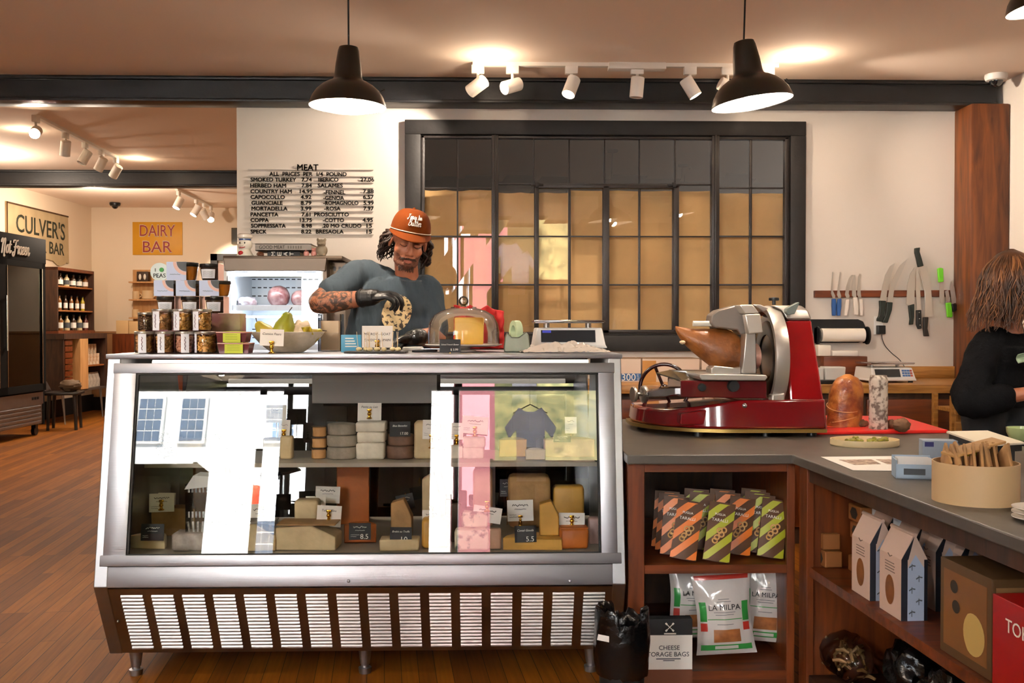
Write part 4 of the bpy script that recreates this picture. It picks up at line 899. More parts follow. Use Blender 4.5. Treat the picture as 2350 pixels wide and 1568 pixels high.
# ================================================================ menu board on the wall
mb = thing('menu_board', 'letter board on the white wall listing meats and prices per quarter pound', 'menu board', (X_(714, WB), WB, Z_(460, WB)))
Mlet = mat('black_letters', '17130f', .5)
ys = [388, 403, 417, 429.5, 443, 456.5, 469.5, 482.5, 496, 509, 522, 535.5]
for y in ys:
    x0 = X_(571 if y < 410 else 575, WB); x1 = X_(858, WB); z = Z_(y+3.5, WB)
    b = MB(); b.b2(x0, x1, WB-.012, WB-.001, z-.0022, z+.0022); b.build('rail', mat('clear_rail', 'c9bfb4', .3), mb, True, smooth=0)
def row(s, x0, x1, y, hh=8.6):
    p0 = W(x0, y-1, WB-.02); p1 = W(x1, y-1, WB-.02)
    text(s, 'lettering', Mlet, mb, TR(((p0.x+p1.x)/2, WB-.014, p0.z)) @ FACE, w=p1.x-p0.x, h=hh*S(WB), ext=.003, world=True, fat=.0009)
row('MEAT', 682, 730, 385, 13.5); row('ALL  PRICES  PER  1/4  POUND', 618, 795, 400)
L = ['SMOKED TURKEY', 'HERBED HAM', 'COUNTRY HAM', 'CAPOCOLLO', 'GUANCIALE', 'MORTADELLA', 'PANCETTA', 'COPPA', 'SOPPRESSATA', 'SPECK']
LX = [(575, 679), (574, 656), (575, 669), (575, 653), (577, 648), (577, 659), (575, 638), (575, 616), (576, 655), (575, 611)]
P = ['7.74', '7.84', '14.95', '4.92', '8.79', '3.99', '7.61', '13.75', '8.98', '8.22']
PX = [(692, 715), (692, 715), (688, 717), (690, 714), (690, 714), (690, 714), (692, 712), (688, 715), (692, 715), (691, 714)]
R_ = ['IBERICO', 'SALAMES', '-FENNEL', '-GENOA', '-ROMAGNOLO', '-ROSA', 'PROSCIUTTO', '-COTTO', '.20 MO CRUDO', 'BRESAOLA']
RXs = [(730, 776), (729, 786), (743, 792), (742, 789), (742, 822), (744, 781), (721, 800), (741, 789), (739, 829), (725, 788)]
Q = ['27.06', None, '7.88', '6.57', '5.99', '7.97', None, '4.95', '15', '15']
QX = [(827, 858), None, (833, 857), (833, 857), (834, 857), (834, 857), None, (832, 855), (841, 853), (841, 853)]
for i in range(10):
    y = [413, 426.5, 440, 453, 466.5, 479.5, 493, 506, 519, 532.5][i]
    row(L[i], *LX[i], y); row(P[i], *PX[i], y); row(R_[i], *RXs[i], y+(2 if i in (2, 3) else 0))
    if Q[i]: row(Q[i], *QX[i], y)
# ================================================================ counter on the right
KZ = .82; KY0, KY1 = 3.41, 4.72
kx0 = cx1+.012; kxc = X_(1836, KY0)
RA = -2.5                                   # the return runs towards the viewer, splayed a little
RO = Vector((kxc, KY0, 0)); RU = Vector((math.sin(rad(2.5)), -math.cos(rad(2.5)), 0)); RV = Vector((math.cos(rad(2.5)), math.sin(rad(2.5)), 0))
def rp(u, v, z=0): return RO+RU*u+RV*v+Vector((0, 0, z))
RM = Matrix(((RU.x, RV.x, 0, RO.x), (RU.y, RV.y, 0, RO.y), (0, 0, 1, 0), (0, 0, 0, 1)))     # (u, v, z) -> room
RZA = math.degrees(math.atan2(RV.y, RV.x))
def ru(px, v):                              # distance along the return of a picture column, v inside its face
    d = ray(px, 750); n = Vector((RV.x, RV.y)); o = RO+RV*v; k = o.xy.dot(n)/d.xy.dot(n); return (d*k-o).dot(RU)
wt = tag(thing('worktop', None, None, (kxc, KY0, KZ)), 'continuous dark grey stone worktop turning the corner, carrying the slicer', 'worktop')
b = MB(); far = rp(2.6, .88); fi = rp(2.6, -.03)
c0 = rp(0, -.03); c1 = rp(-.5, .88)
b.prism([(kx0-.01, KY0-.02), (c0.x, KY0-.02), (fi.x, fi.y), (far.x, far.y), (c1.x, KY1), (kx0-.01, KY1)], TR((0, 0, KZ-.032)), .032); b.build('slab', Mworktop, wt, True, smooth=0, bevel=.004)
cb = thing('corner_cabinet', 'reddish brown open wooden cabinet under the worktop holding snack bags', 'cabinet', ((kx0+kxc)/2, 3.8, 0)); YF = 3.44
s0, s1, s2, s3 = kx0, X_(1480, YF), X_(1808, YF), kxc-.005; zt = KZ-.034
def cbox(nm, m, *a, **k): b = MB(); b.b2(*a, **k); return b.build(nm, m, cb, True, smooth=0)
cbox('stile', Mwalnut, s0, s1, YF, YF+.02, 0, zt, bev=.002); cbox('stile', Mwalnut, s2, s3, YF, YF+.02, 0, zt, bev=.002)
z1 = Z_(1085, YF); cbox('top_rail', Mwalx, s1, s2, YF+.001, YF+.02, z1, zt)
zs = Z_(1300, YF); zb = Z_(1545, YF)
cbox('shelf', Mwalx, s1-.02, s2+.02, YF+.003, 4.3, zs-.03, zs); cbox('bottom_shelf', Mwalx, s1-.02, s2+.02, YF+.003, 4.3, zb-.03, zb); cbox('kick_rail', Mwalx, s1, s2, YF+.001, YF+.02, 0, zb-.03)
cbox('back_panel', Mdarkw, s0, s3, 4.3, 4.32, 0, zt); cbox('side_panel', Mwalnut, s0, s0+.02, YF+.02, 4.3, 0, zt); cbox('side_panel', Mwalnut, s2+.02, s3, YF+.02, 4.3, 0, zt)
rc = thing('return_cabinet', 'brown open wooden shelving under the return of the worktop at right', 'cabinet', rp(1.2, .4))
def rbox(nm, m, u0, u1, v0, v1, z0, z1, bev=0):
    b = MB(); b.T = RM; b.b2(u0, u1, v0, v1, z0, z1, bev); return b.build(nm, m, rc, True, smooth=0)
rbox('stile', Mwalnut, .0, .045, .0, .02, 0, zt, .002); rbox('side_panel', Mwalnut, .045, .07, .0, .8, 0, zt); rbox('stile', Mwalnut, .07, .085, -.004, .02, 0, zt, .002)
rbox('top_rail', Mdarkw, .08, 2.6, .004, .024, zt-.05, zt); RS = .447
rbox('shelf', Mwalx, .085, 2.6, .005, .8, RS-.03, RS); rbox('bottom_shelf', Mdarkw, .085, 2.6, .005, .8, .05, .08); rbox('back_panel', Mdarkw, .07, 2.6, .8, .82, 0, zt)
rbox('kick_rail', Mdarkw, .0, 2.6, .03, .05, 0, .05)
# ---------------------------------------------------------------- striped snack pouches
Mor = mat('orange_stripe', 'd9701a', .4); Mgr = mat('lime_stripe', 'a3a61f', .4); Mbrn = mat('brown_pouch', '56371f', .5, spec=.3); Mring = mat('baked_rings', 'c89a5c', .5)
def pouch(m):
    """flat bottomed pouch 9.2 x 21 cm with slanting stripes and a ring print"""
    w, h, d = .092, .205, .035; t = thing('snack_pouch', 'x', 'snack bag')
    def prof(v): return d*.5*(1-.82*v**1.6)
    b = MB()
    for sgn in (-1, 1): b.sheet(lambda u, v: ((u-.5)*w*(1-.03*sin(v*pi)), sgn*prof(v)*(math.sin(u*pi)*.35+.65), v*h), 8, 12)
    for sx in (-.5, .5): b.sheet(lambda u, v: (sx*w*(1-.03*sin(v*pi)), (u*2-1)*prof(v)*.65, v*h), 1, 12)
    b.b2(-w*.5, w*.5, -.002, .002, h-.006, h+.003); b.build('bag', Mbrn, t)
    def yy(u, v): return -prof(v)*(math.sin(u*pi)*.35+.65)-.0012
    for k in range(5):                       # stripes climb to the right
        b = MB(); n = 10; lo = -.42+.36*k
        g = []
        for i in range(n+1):
            u = i/n; va, vb = lo+u*.44, lo+.16+u*.44
            va = min(max(va, .004), .985); vb = min(max(vb, .004), .985); g.append((u, va, vb))
        for i in range(n):
            (ua, a0, a1), (ub, b0, b1) = g[i], g[i+1]
            if a1-a0 < 1e-4 and b1-b0 < 1e-4: continue
            for q in range(3):
                def P(u, x0, x1, f): v = x0+(x1-x0)*f; return ((u-.5)*w*(1-.03*sin(v*pi)), yy(u, v), v*h)
                b._f(b._v([P(ua, a0, a1, q/3), P(ub, b0, b1, q/3), P(ub, b0, b1, (q+1)/3), P(ua, a0, a1, (q+1)/3)]))
        b.build('stripe', m, t)
    b = MB()
    for i, (u, v) in enumerate(((.42, .40), (.58, .46), (.5, .52), (.36, .34), (.66, .54))):
        R = RX(90+10*(i % 3-1)) @ RY(9*(i-2)); ca = [(TR(((u-.5)*w, yy(u, v)-.001, v*h), R) @ Vector((.0085*cos(a), .0085*sin(a), 0))) for a in [2*pi*j/14 for j in range(15)]]
        b.tube(ca, .003, 6)
    b.build('ring_print', Mring, t)
    for s_, v, ww in (('TARALLI', .70, .6), ('PUGLIA', .80, .4)): text(s_, 'lettering', Mchalk, t, TR((-.004, yy(.5, v)-.0016, v*h)) @ FACE @ RX(-6), w=w*ww, ext=.0004)
    return t
po, pg = pouch(Mor), pouch(Mgr); first = {id(po): 1, id(pg): 1}
def place_pouch(src, px, pyb, Y, z, rz, rx, label, roll=0):
    R = RZ(rz) @ RY(roll) @ RX(rx); p = Vector((X_(px, Y), Y, z))
    if first.pop(id(src), None): o = src; o.location = p; o.rotation_euler = R.to_euler()
    else: o = dup(src, p, R=R)
    o['label'] = label; o['group'] = 'striped snack pouches'
zsp = zs+.007
place_pouch(po, 1568, 0, 3.50, zsp, -12, -16, 'front orange striped pouch at the left of the shelf', 8)
place_pouch(pg, 1644, 0, 3.465, zsp, -10, -17, 'front lime striped pouch lowest in the middle of the shelf', 8)
place_pouch(po, 1692, 0, 3.57, zsp, -8, -13, 'front orange striped pouch right of the middle', 8)
place_pouch(pg, 1768, 0, 3.52, zsp, -8, -14, 'front lime striped pouch at the right of the shelf', 8)
for k, (s_, px, Y, lab) in enumerate(((po, 1545, 3.575, 'second orange pouch in the left row'), (po, 1533, 3.64, 'third orange pouch in the left row'), (po, 1524, 3.70, 'rearmost orange pouch in the left row'),
        (pg, 1605, 3.66, 'second lime pouch, behind the lowest one'), (pg, 1592, 3.74, 'rearmost lime pouch of the middle row'), (po, 1664, 3.66, 'second orange pouch right of the middle'), (po, 1652, 3.73, 'rearmost orange pouch right of the middle'),
        (pg, 1744, 3.60, 'second lime pouch in the right row'), (pg, 1732, 3.67, 'third lime pouch in the right row'), (pg, 1724, 3.74, 'rearmost lime pouch in the right row'))):
    place_pouch(s_, px, 0, Y, zsp, -9, -7+k % 3, lab, 4)
# ---------------------------------------------------------------- tortilla chip bags
Mbag = mat('glossy_white_bag', 'cfc8c4', .18, coat=.7, bump=(12, .5)); Mgreen = mat('leaf_green_print', '2f8a3c', .3, coat=.4); Mredp = mat('tomato_red_print', 'b8352a', .3, coat=.4); Mchip = mat('chip_print', 'a8693a', .4, vary=(30, .4))
def chipbag(px, pyc, Y, z, w, h, label, rz=0, roll=0, words=True):
    t = thing('chip_bag', label, 'chip bag', (X_(px, Y), Y, z), rz, 'tortilla chip bags', RZ(rz) @ RY(roll) @ RX(-6))
    def bul(u, v): return .034*(max(0, math.sin(u*pi))**.6)*(max(0, math.sin(v*pi))**.55)
    def co(u, v, s): return ((u-.5)*w*(1-.12*math.sin(v*pi)+.02*noise.noise(Vector((v*6, s, w*40)))), s*bul(u, v)*(1+.25*noise.noise(Vector((u*5, v*6, px)))), .03+v*h-.012*0)
    b = MB()
    for s in (-1, 1): b.sheet(lambda u, v: co(u, v, s), 20, 26)
    bag = b.build('bag', Mbag, t, smooth=70)
    def patch(nm, m, u0, u1, v0, v1, e=.0014, par=bag):
        b = MB(); b.sheet(lambda u, v: (lambda p: (p[0], p[1]-e, p[2]))(co(u0+(u1-u0)*u, v0+(v1-v0)*v, -1)), 8, 8); return b.build(nm, m, par, smooth=70)
    for u0, u1 in ((.05, .17), (.83, .95)): patch('side_print', Mgreen, u0, u1, .42, .66); patch('side_print', Mredp, u0, u1, .3, .4)
    patch('band', Mgreen, .06, .94, .06, .13); patch('top_band', Mredp, .04, .96, .93, .985); patch('chip_print', Mchip, .28, .76, .16, .32); patch('line', Mgreen, .18, .82, .44, .45); patch('label_bar', Mbag, .3, .7, .075, .115, .0022)
    if words:
        p = co(.5, .60, -1); text('LA MILPA', 'lettering', Mink, bag, TR((p[0], p[1]-.004, p[2])) @ FACE, w=w*.52, ext=.0006)
        b = MB(); 
        for i, (v, ww) in enumerate(((.69, .2), (.66, .26), (.53, .4), (.50, .34), (.38, .3))):
            b.sheet(lambda u, q: (lambda p: (p[0], p[1]-.0022, p[2]))(co(.5+(u-.5)*ww, v+.006*q, -1)), 8, 1)
        b.build('small_print', Mchar, bag)
    return t
chipbag(1672, 0, 3.53, zb+.0, .215, .285, 'front tortilla chip bag, its whole face showing', -4, -4)
chipbag(1752, 0, 3.64, zb+.01, .19, .29, 'tortilla chip bag at right, half behind the front one', -8, 3)
chipbag(1590, 0, 3.68, zb+.01, .19, .285, 'tortilla chip bag at left, half hidden by the storage bag box', 10, 2)
chipbag(1650, 0, 3.80, zb+.02, .19, .29, 'rear tortilla chip bag with its red top edge showing', 0, 0, False)
# ---------------------------------------------------------------- storage bag box and bin
Y = 3.40; t = thing('storage_bag_box', 'black and white box of cheese storage bags at the bottom of the cabinet', 'box', (X_(1546, Y), Y+.04, Z_(1568, Y)-.05)); 
x0, x1 = X_(1500, Y)-.03, X_(1591, Y); xm = X_(1546, Y); zA, zB, zC = Z_(1540, Y), Z_(1461, Y), Z_(1424, Y)
t.location = ((x0+x1)/2, Y+.04, 0)
b = MB(); b.b2(x0, x1, Y, Y+.045, 0, zB, .001); b.build('box_body', Mcard, t, True, smooth=0)
b = MB(); b.b2(x0, x1, Y, Y+.045, zB, zC, .001); b.build('black_top', Mcardb, t, True, smooth=0)
b = MB(); b.b2(x0, x1, Y-.0006, Y+.0, 0, zA); b.build('black_foot', mat('brown_shade_card', '6a3a20', .7), t, True, smooth=0)  # plain brown strip along the foot of the box front
def fl(px, py): p = W(px, py, Y-.002); return TR(p) @ FACE
text('CHEESE', 'lettering', Mink, t, fl(1536, 1487), w=48*S(Y), ext=.0005, world=True); text('STORAGE BAGS', 'lettering', Mink, t, fl(1530, 1502), w=104*S(Y), ext=.0005, world=True)
b = MB(); 
for k, (xa, xb, y) in enumerate(((1506, 1562, 1512), (1522, 1548, 1516))): p = W(xa, y, Y-.001); q = W(xb, y+1.5, Y-.001); b.b2(p.x, q.x, Y-.001, Y, q.z, p.z)
b.build('small_print', Mchar, t, True, smooth=0)
b = MB(); cc = W(1537, 1440, Y-.001); s = S(Y)
for a in (45, -45):
    R = TR(cc) @ RY(a); b.T = R; b.b2(-11*s, 11*s, -.001, .0, -.8*s, .8*s); b.T = R; b.box((11*s, 0, 0), (5*s, .001, 4*s)); b.box((-11*s, 0, 0), (5*s, .001, 4*s))
b.T = Matrix(); p = W(1524, 1455, Y-.001); b.b2(p.x, p.x+28*s, Y-.001, Y, p.z-1.5*s, p.z+1.5*s); b.build('emblem', Mchalk, t, True, smooth=0)
Yb_ = 3.12; t = thing('waste_bin', 'black bin lined with a shiny black bag in front of the cabinet', 'bin', (X_(1415, Yb_), Yb_, 0))
bx = X_(1428, Yb_); r = X_(1500, 3.0)-bx; zr = Z_(1430, Yb_)
b = MB(); b.lathe([(0, 0), (r*.82, 0), (r*.98, zr-.03), (r*.97, zr-.03), (r*.8, .02), (0, .02)], (bx, Yb_, 0), 32); b.build('bin_body', Mblackm, t, True)
b = MB(); r0 = r
def bagf(u, v):
    a = u*2*pi; rr = r0*(1.0+.05*noise.noise(Vector((cos(a)*3, sin(a)*3, v*4))))*(.78 if v > .75 else 1.02+.1*sin(v*4.5))
    lift = .09*max(0, noise.noise(Vector((cos(a)*1.6, sin(a)*1.6, 4))))+(.055 if cos(a) < -.2 and v > .4 else 0)
    return (bx+rr*cos(a), Yb_+rr*sin(a), zr-.16+.17*min(1, v*1.6)+lift*v-(.12*(v-.75)*4 if v > .75 else 0)+.012*noise.noise(Vector((cos(a)*7, sin(a)*7, v*7))))
b.sheet(bagf, 64, 14); b.build('bin_liner', mat('black_bag_film', '08090b', .22, bump=(25, .5)), t, True, smooth=70)
b = MB(); p = W(1394, 1467, Yb_-r*.9); b.T = TR(p) @ RY(12); b.box((0, 0, 0), (.062, .0015, .018)); b.build('bin_tag', Mcard, t, True, smooth=0)
# ================================================================ meat slicer
YS0 = 3.98; ss = S(YS0)
sl_ = thing('meat_slicer', 'red enamelled meat slicer with cast metal blade guard on the grey worktop', 'meat slicer', (X_(1670, 4.15), 4.15, KZ))
Mrede = mat('red_enamel', '7c0d14', .16, coat=.8, vary=(3, .25)); Mrede2 = mat('dark_red_enamel', '560a10', .18, coat=.8)
def spart(nm, m, b, **k): return b.build(nm, m, sl_, True, **k)
yb0, yb1 = 3.92, 4.42; zb0 = KZ+.018
def X4(px): return X_(px, 4.0)
plan = [(X4(1884), yb0), (X4(1690), yb0)]+[(X4(1690)+(X4(1466)-X4(1690))*sin(a), yb1-.12-(yb1-.12-yb0)*cos(a)) for a in [pi/2*i/12 for i in range(1, 13)]]+[(X4(1470), yb1), (X4(1884), yb1)]
plan_s = [(x+(.012 if x < X4(1600) else .0), y+.008) for x, y in plan]
b = MB(); b.prism(plan, TR((0, 0, zb0)), .014); spart('base_plate', mat('gilt_trim', 'a88c4e', .3, .8), b, smooth=40)
b = MB()
zl = [Z_(958, 4.0), Z_(930, 4.0)]; hx = X4(1560)
top = [(x, y, zb0+.014) for x, y in plan_s]; 
def zt_(x): return KZ+.10 if x < X4(1530) else KZ+.10+.05*min(1, (x-X4(1530))/(X4(1700)-X4(1530)))
b.loft([top, [(x+(.01 if x < hx else 0), y+.006, zt_(x)) for x, y, _ in top]]); spart('base_body', Mrede, b, smooth=45, bevel=.01)
for x, y in ((X4(1500), 4.3), (X4(1600), 3.98), (X4(1755), 3.98), (X4(1860), 3.98), (X4(1860), 4.36)): b = MB(); b.cyl((x, y, KZ), (x, y, zb0), .02, n=14); spart('foot', Mblack, b)
# raised housing step and tower
b = MB(); b.sil([(1560, 975), (1562, 950), (1640, 936), (1688, 932), (1690, 918), (1732, 918), (1734, 930), (1800, 930), (1880, 960), (1880, 980)], 3.955, 4.36); spart('gear_housing', Mrede, b, smooth=0, bevel=.006)
b = MB(); p = W(1708, 931, 3.94); b.sph(p, .0125, n=16); spart('ball_knob', Mchrome, b)
def tower(y0, y1): return [(X_(px, 4.05), y, Z_(py, 4.05)) for px, py, y in y0]
b = MB(); b.loft([[(X_(1797, 4.05)-.01*0, 4.02, Z_(735, 4.05)), (X_(1857, 4.05), 4.02, Z_(735, 4.05)), (X_(1852, 4.05), 4.3, Z_(735, 4.05)), (X_(1797, 4.05), 4.3, Z_(735, 4.05))], [(X_(1800, 4.05), 3.95, Z_(960, 4.05)), (X_(1880, 4.05), 3.95, Z_(960, 4.05)), (X_(1880, 4.05), 4.38, Z_(960, 4.05)), (X_(1800, 4.05), 4.38, Z_(960, 4.05))], [(X_(1800, 4.05), 3.94, Z_(985, 4.05)), (X_(1881, 4.05), 3.94, Z_(985, 4.05)), (X_(1881, 4.05), 4.4, Z_(985, 4.05)), (X_(1800, 4.05), 4.4, Z_(985, 4.05))]]); spart('motor_tower', mat('glossy_red_enamel', '9a1216', .13, coat=1, vary=(4, .3)), b, smooth=0, bevel=.008)
b = MB(); b.loft([[(X_(a, 4.05), y, Z_(734, 4.05)) for a, y in ((1797, 4.01), (1857, 4.01), (1852, 4.31), (1797, 4.31))], [(X_(a, 4.05), y, Z_(712, 4.05)) for a, y in ((1790, 4.02), (1850, 4.02), (1846, 4.29), (1790, 4.29))], [(X_(a, 4.05), y, Z_(701, 4.05)) for a, y in ((1770, 4.04), (1838, 4.04), (1834, 4.26), (1770, 4.26))]]); spart('tower_cap', Malu, b, smooth=35, bevel=.008)
b = MB(); b.T = TR((0, 0, 0)); b.sil([(1805, 716), (1806, 708), (1816, 702), (1828, 696), (1834, 693), (1835, 696), (1830, 708), (1824, 721), (1810, 723)], 3.97, 4.01); spart('lever', mat('grey_green_lever', '6b7570', .4), b, smooth=35, bevel=.005)
b = MB(); p = W(1776, 700, 4.2); b.cyl(p, p+Vector((0, 0, .018)), .008, n=12); b.lathe([(0, 0), (.02, 0), (.022, .004), (.021, .012), (0, .015)], p+Vector((0, 0, .018)), 20); spart('thumb_knob', Mblack, b)
# blade with its curved guard
cb_ = W(1760, 822, 4.12); Rb = look((-1, -.02, 0)); rb_ = .195
b = MB(); b.lathe([(0, .002), (rb_*.93, .002), (rb_*.955, .0), (rb_*.93, -.004), (0, -.004)], cb_, 64, Rb); spart('blade', mat('blade_steel', '57504a', .22, 1), b)
b = MB(); b.lathe([(rb_*.5, .006), (rb_*.78, .005), (rb_*.8, .002), (rb_*.5, .002), (rb_*.5, .006)], cb_, 48, Rb); spart('blade_hub', mat('dark_hub', '191412', .3), b)
b = MB()
n = 44; ring = []
for i in range(n+1):
    a = rad(-118+232*i/n)            # band wraps the rim on the far side of the meat
    rings = []
    for q, zz in ((.99, -.028), (1.10, -.028), (1.12, 0), (1.10, .026), (.99, .026)): rings.append(TR(cb_, Rb) @ Vector((rb_*q*cos(a), rb_*q*sin(a), zz)))
    ring.append(rings)
# orient the band so that it opens towards the carriage
b.loft(ring); spart('blade_guard', Malu, b, smooth=35)
b = MB(); b.sil([(1772, 906), (1802, 902), (1800, 948), (1760, 949), (1761, 938), (1771, 926)], 3.945, 4.0); spart('deflector', Malu, b, smooth=35, bevel=.006)
# carriage
b = MB(); b.sil([(1562, 874), (1760, 874), (1760, 915), (1562, 912)], 3.96, 4.25); spart('carriage_box', Mrede2, b, smooth=0, bevel=.004)
b = MB(); b.sil([(1606, 859), (1758, 861), (1762, 866), (1756, 874), (1610, 873), (1605, 866)], 3.90, 4.22); spart('meat_table', Malu, b, smooth=35, bevel=.003)
b = MB(); pts = [W(1506, 857, 4.0), W(1566, 875, 4.0), W(1612, 874, 4.0), W(1612, 858, 4.2), W(1540, 850, 4.2)]
b.T = Matrix(); vs = b._v(pts); b._f(vs); b.build('glass_guard', mat('smoky_guard', '4d4a42', .12, .3), sl_, True, smooth=0, solid=.005)
b = MB(); b.sil([(1540, 850), (1640, 850), (1640, 856), (1545, 856)], 4.18, 4.24); spart('guide_bar', Mchrome, b, smooth=0, bevel=.003)
for px, py, r in ((1610, 889, .016), (1682, 886, .024)): b = MB(); p = W(px, py, 3.96); b.cyl(p, p-Vector((0, .022, 0)), r, r*.9, 20); spart('black_knob', Mblackm, b)
b = MB(); b.sil([(1632, 846), (1640, 840), (1690, 845), (1700, 842), (1701, 860), (1632, 860)], 4.0, 4.1); spart('push_plate', Malu, b, smooth=35, bevel=.004)
b = MB(); b.sil([(1712, 765), (1734, 765), (1737, 858), (1703, 858)], 3.98, 4.06); spart('upright', Malu, b, smooth=35, bevel=.004)
b = MB(); b.sil([(1709, 722), (1745, 720), (1752, 764), (1717, 767)], 3.955, 4.0); spart('clamp_plate', mat('light_cast_metal', 'd8d0c4', .35, .6), b, smooth=35, bevel=.005)
b = MB(); b.sil([(1696, 700), (1728, 699), (1743, 719), (1709, 721)], 3.965, 4.05); spart('clamp_cover', mat('light_cast_metal', 'd8d0c4', .35, .6), b, smooth=35, bevel=.005)
b = MB(); b.sil([(1630, 742), (1634, 722), (1648, 712), (1697, 699), (1726, 708), (1738, 730), (1720, 762), (1700, 770), (1692, 758), (1640, 752)], 4.05, 4.15); spart('meat_clamp', mat('grey_cast_arm', '8a8078', .4, .6), b, smooth=35, bevel=.006)
b = MB(); b.cyl(W(1590, 743, 4.08), W(1642, 743, 4.08), .0115, n=18); spart('clamp_rod', mat('pale_rod', 'd9d5c8', .35), b)
b = MB(); b.sil([(1728, 699), (1746, 699), (1764, 708), (1752, 716)], 3.99, 4.15); spart('bridge', Malu, b, smooth=35, bevel=.004)
# flywheel and handwheel at the left
cw = W(1524, 892, 4.33); Rw = look((-.35, -1, .05)); rw = 56*S(4.33)
b = MB(); pts = [TR(cw, Rw) @ Vector((rw*cos(2*pi*i/48), rw*sin(2*pi*i/48), 0)) for i in range(49)]; b.tube(pts, .0085, 10)
for k in range(4):
    a = pi/2*k+.4; b.tube([cw, TR(cw, Rw) @ Vector((rw*cos(a), rw*sin(a), 0))], .007, 8)
b.sph(cw, .02, n=14); spart('flywheel', mat('dark_red_wheel', '2e0c0c', .2, coat=.6), b)
k0 = W(1482, 905, 4.1); b = MB()
b.lathe([(0, 0), (.034, 0), (.036, .004), (.036, .014), (.03, .018), (0, .018)], k0, 32, look((-1, -.25, 0))); b.lathe([(0, .018), (.008, .018), (.008, .045), (.03, .047), (.032, .054), (.03, .06), (0, .06)], k0, 32, look((-1, -.25, 0))); spart('hand_knob', Malu, b)
b = MB(); b.sil([(1485, 898), (1524, 890), (1562, 888), (1562, 906), (1526, 912), (1486, 912)], 4.02, 4.08); spart('feed_spindle', Mchrome, b, smooth=35, bevel=.005)
# cured ham clamped on the table
hm = thing('cured_ham', 'bone-in cured ham clamped on the slicer, tapering to the left', 'ham', W(1640, 800, 4.1)); Mham = mat('cured_ham_skin', 'a06028', .5, vary=(11, .45), col2='63340f', bump=(26, .7), coat=.1)
ax = [(1549, 753, 5), (1556, 762, 13), (1575, 776, 24), (1598, 786, 34), (1622, 797, 44), (1648, 806, 51), (1675, 812, 52), (1696, 815, 46), (1708, 817, 36)]
b = MB(); rings = []
for i, (px, py, r) in enumerate(ax):
    c = W(px, py, 4.1); rr = r*S(4.1); q = []
    for k in range(26):
        a = 2*pi*k/26; nn = 1+.22*noise.noise(Vector((i*.8, cos(a)*1.9, sin(a)*1.9)))+(.16*max(0, math.cos(a-.5)) if i in (6, 7) else 0)
        q.append(c+Vector((-.35*rr*cos(a)*.4, rr*.8*sin(a)*nn, rr*cos(a)*nn)))
    rings.append(q)
b.loft(rings); o = b.build('skin', Mham, hm, True, smooth=75); md = o.modifiers.new('sub', 'SUBSURF'); md.levels = md.render_levels = 1
b = MB(); c = W(1738, 818, 4.08); b.lathe([(0, 0), (.052, 0), (.066, -.004), (.06, -.03), (0, -.03)], c, 30, look((1, .05, 0)), sx=1.0, sy=.8); b.build('cut_face', mat('ham_fat', 'd8b09a', .4, vary=(12, .3), col2='b5604c'), hm, True)
b = MB(); p = W(1566, 786, 4.06); b.sph(p, (.012, .012, .008), n=10, bump=.3); b.build('rind_bit', mat('ham_rind_white', 'd6bd98', .6), hm, True)
# ---------------------------------------------------------------- on the worktop, right of the slicer
t = thing('cutting_board', 'bright red plastic cutting board with meats on the worktop', 'cutting board', (X_(1990, 4.3), 4.3, KZ))
p = [G(1868, 1000, KZ), G(2060, 998, KZ), G(2176, 993, KZ), G(2062, 957, KZ), G(1868, 955, KZ)]
b = MB(); b.prism([(q.x, q.y) for q in (G(1850, 999, KZ), G(2176, 995, KZ), G(2068, 962, KZ), G(1850, 960, KZ))], TR((0, 0, KZ+.0005)), .014); b.build('board', mat('red_plastic', 'd8231d', .4, bump=(80, .1)), t, True, smooth=0, bevel=.004)
BZ = KZ+.015
Yq = 4.22; s = S(Yq); o = thing('smoked_loaf', 'orange brown half loaf of cured meat standing on the red board', 'cured meat', (X_(1938, Yq), Yq, BZ), 0, None)
b = MB(); rings = []
for i in range(15):
    v = i/14; w = 40*s*(1-.02*v)*(1 if v < .55 else max(.02, 1-((v-.55)/.45)**2.6)**.5); cx = 8*s*v
    rings.append([(cx+w*cos(a)*(1+.05*noise.noise(Vector((cos(a)*2, sin(a)*2, v*4)))), w*.72*sin(a), v*120*s) for a in [2*pi*k/26 for k in range(26)]])
b.loft(rings); b.build('meat', mat('paprika_meat', 'b4702f', .42, vary=(16, .5, .4, .6), col2='7e3a1a', bump=(34, .7), coat=.2), o, smooth=80)
b = MB(); pts = [(40*s*cos(a), .72*40*s*sin(a), (.38+.1*sin(a*1.0))*120*s) for a in [2*pi*k/30 for k in range(31)]]; b.tube(pts, .0018, 5)
pts = [(38*s*cos(a), .72*40*s*sin(a), (.15+.08*cos(a))*120*s) for a in [2*pi*k/30 for k in range(31)]]; b.tube(pts, .0018, 5); b.build('twine', mat('pale_twine', 'c99462', .8), o)
o = thing('salami_stick', 'upright grey mould-speckled salami on the red board', 'salami', (X_(2017, 4.1), 4.1, BZ)); s = S(4.1)
b = MB(); rings = []
for i in range(12):
    v = i/11; w = 21*s*(1 if v < .94 else .85)
    rings.append([(w*cos(a)*(1+.05*noise.noise(Vector((cos(a)*2, sin(a)*2, v*7)))), w*sin(a), v*124*s) for a in [2*pi*k/24 for k in range(24)]])
b.loft(rings); b.build('casing', mat('speckled_casing', 'bfb3a4', .8, vary=(48, .6, .42, .55), col2='6a5a50', bump=(28, .5)), o, smooth=80)
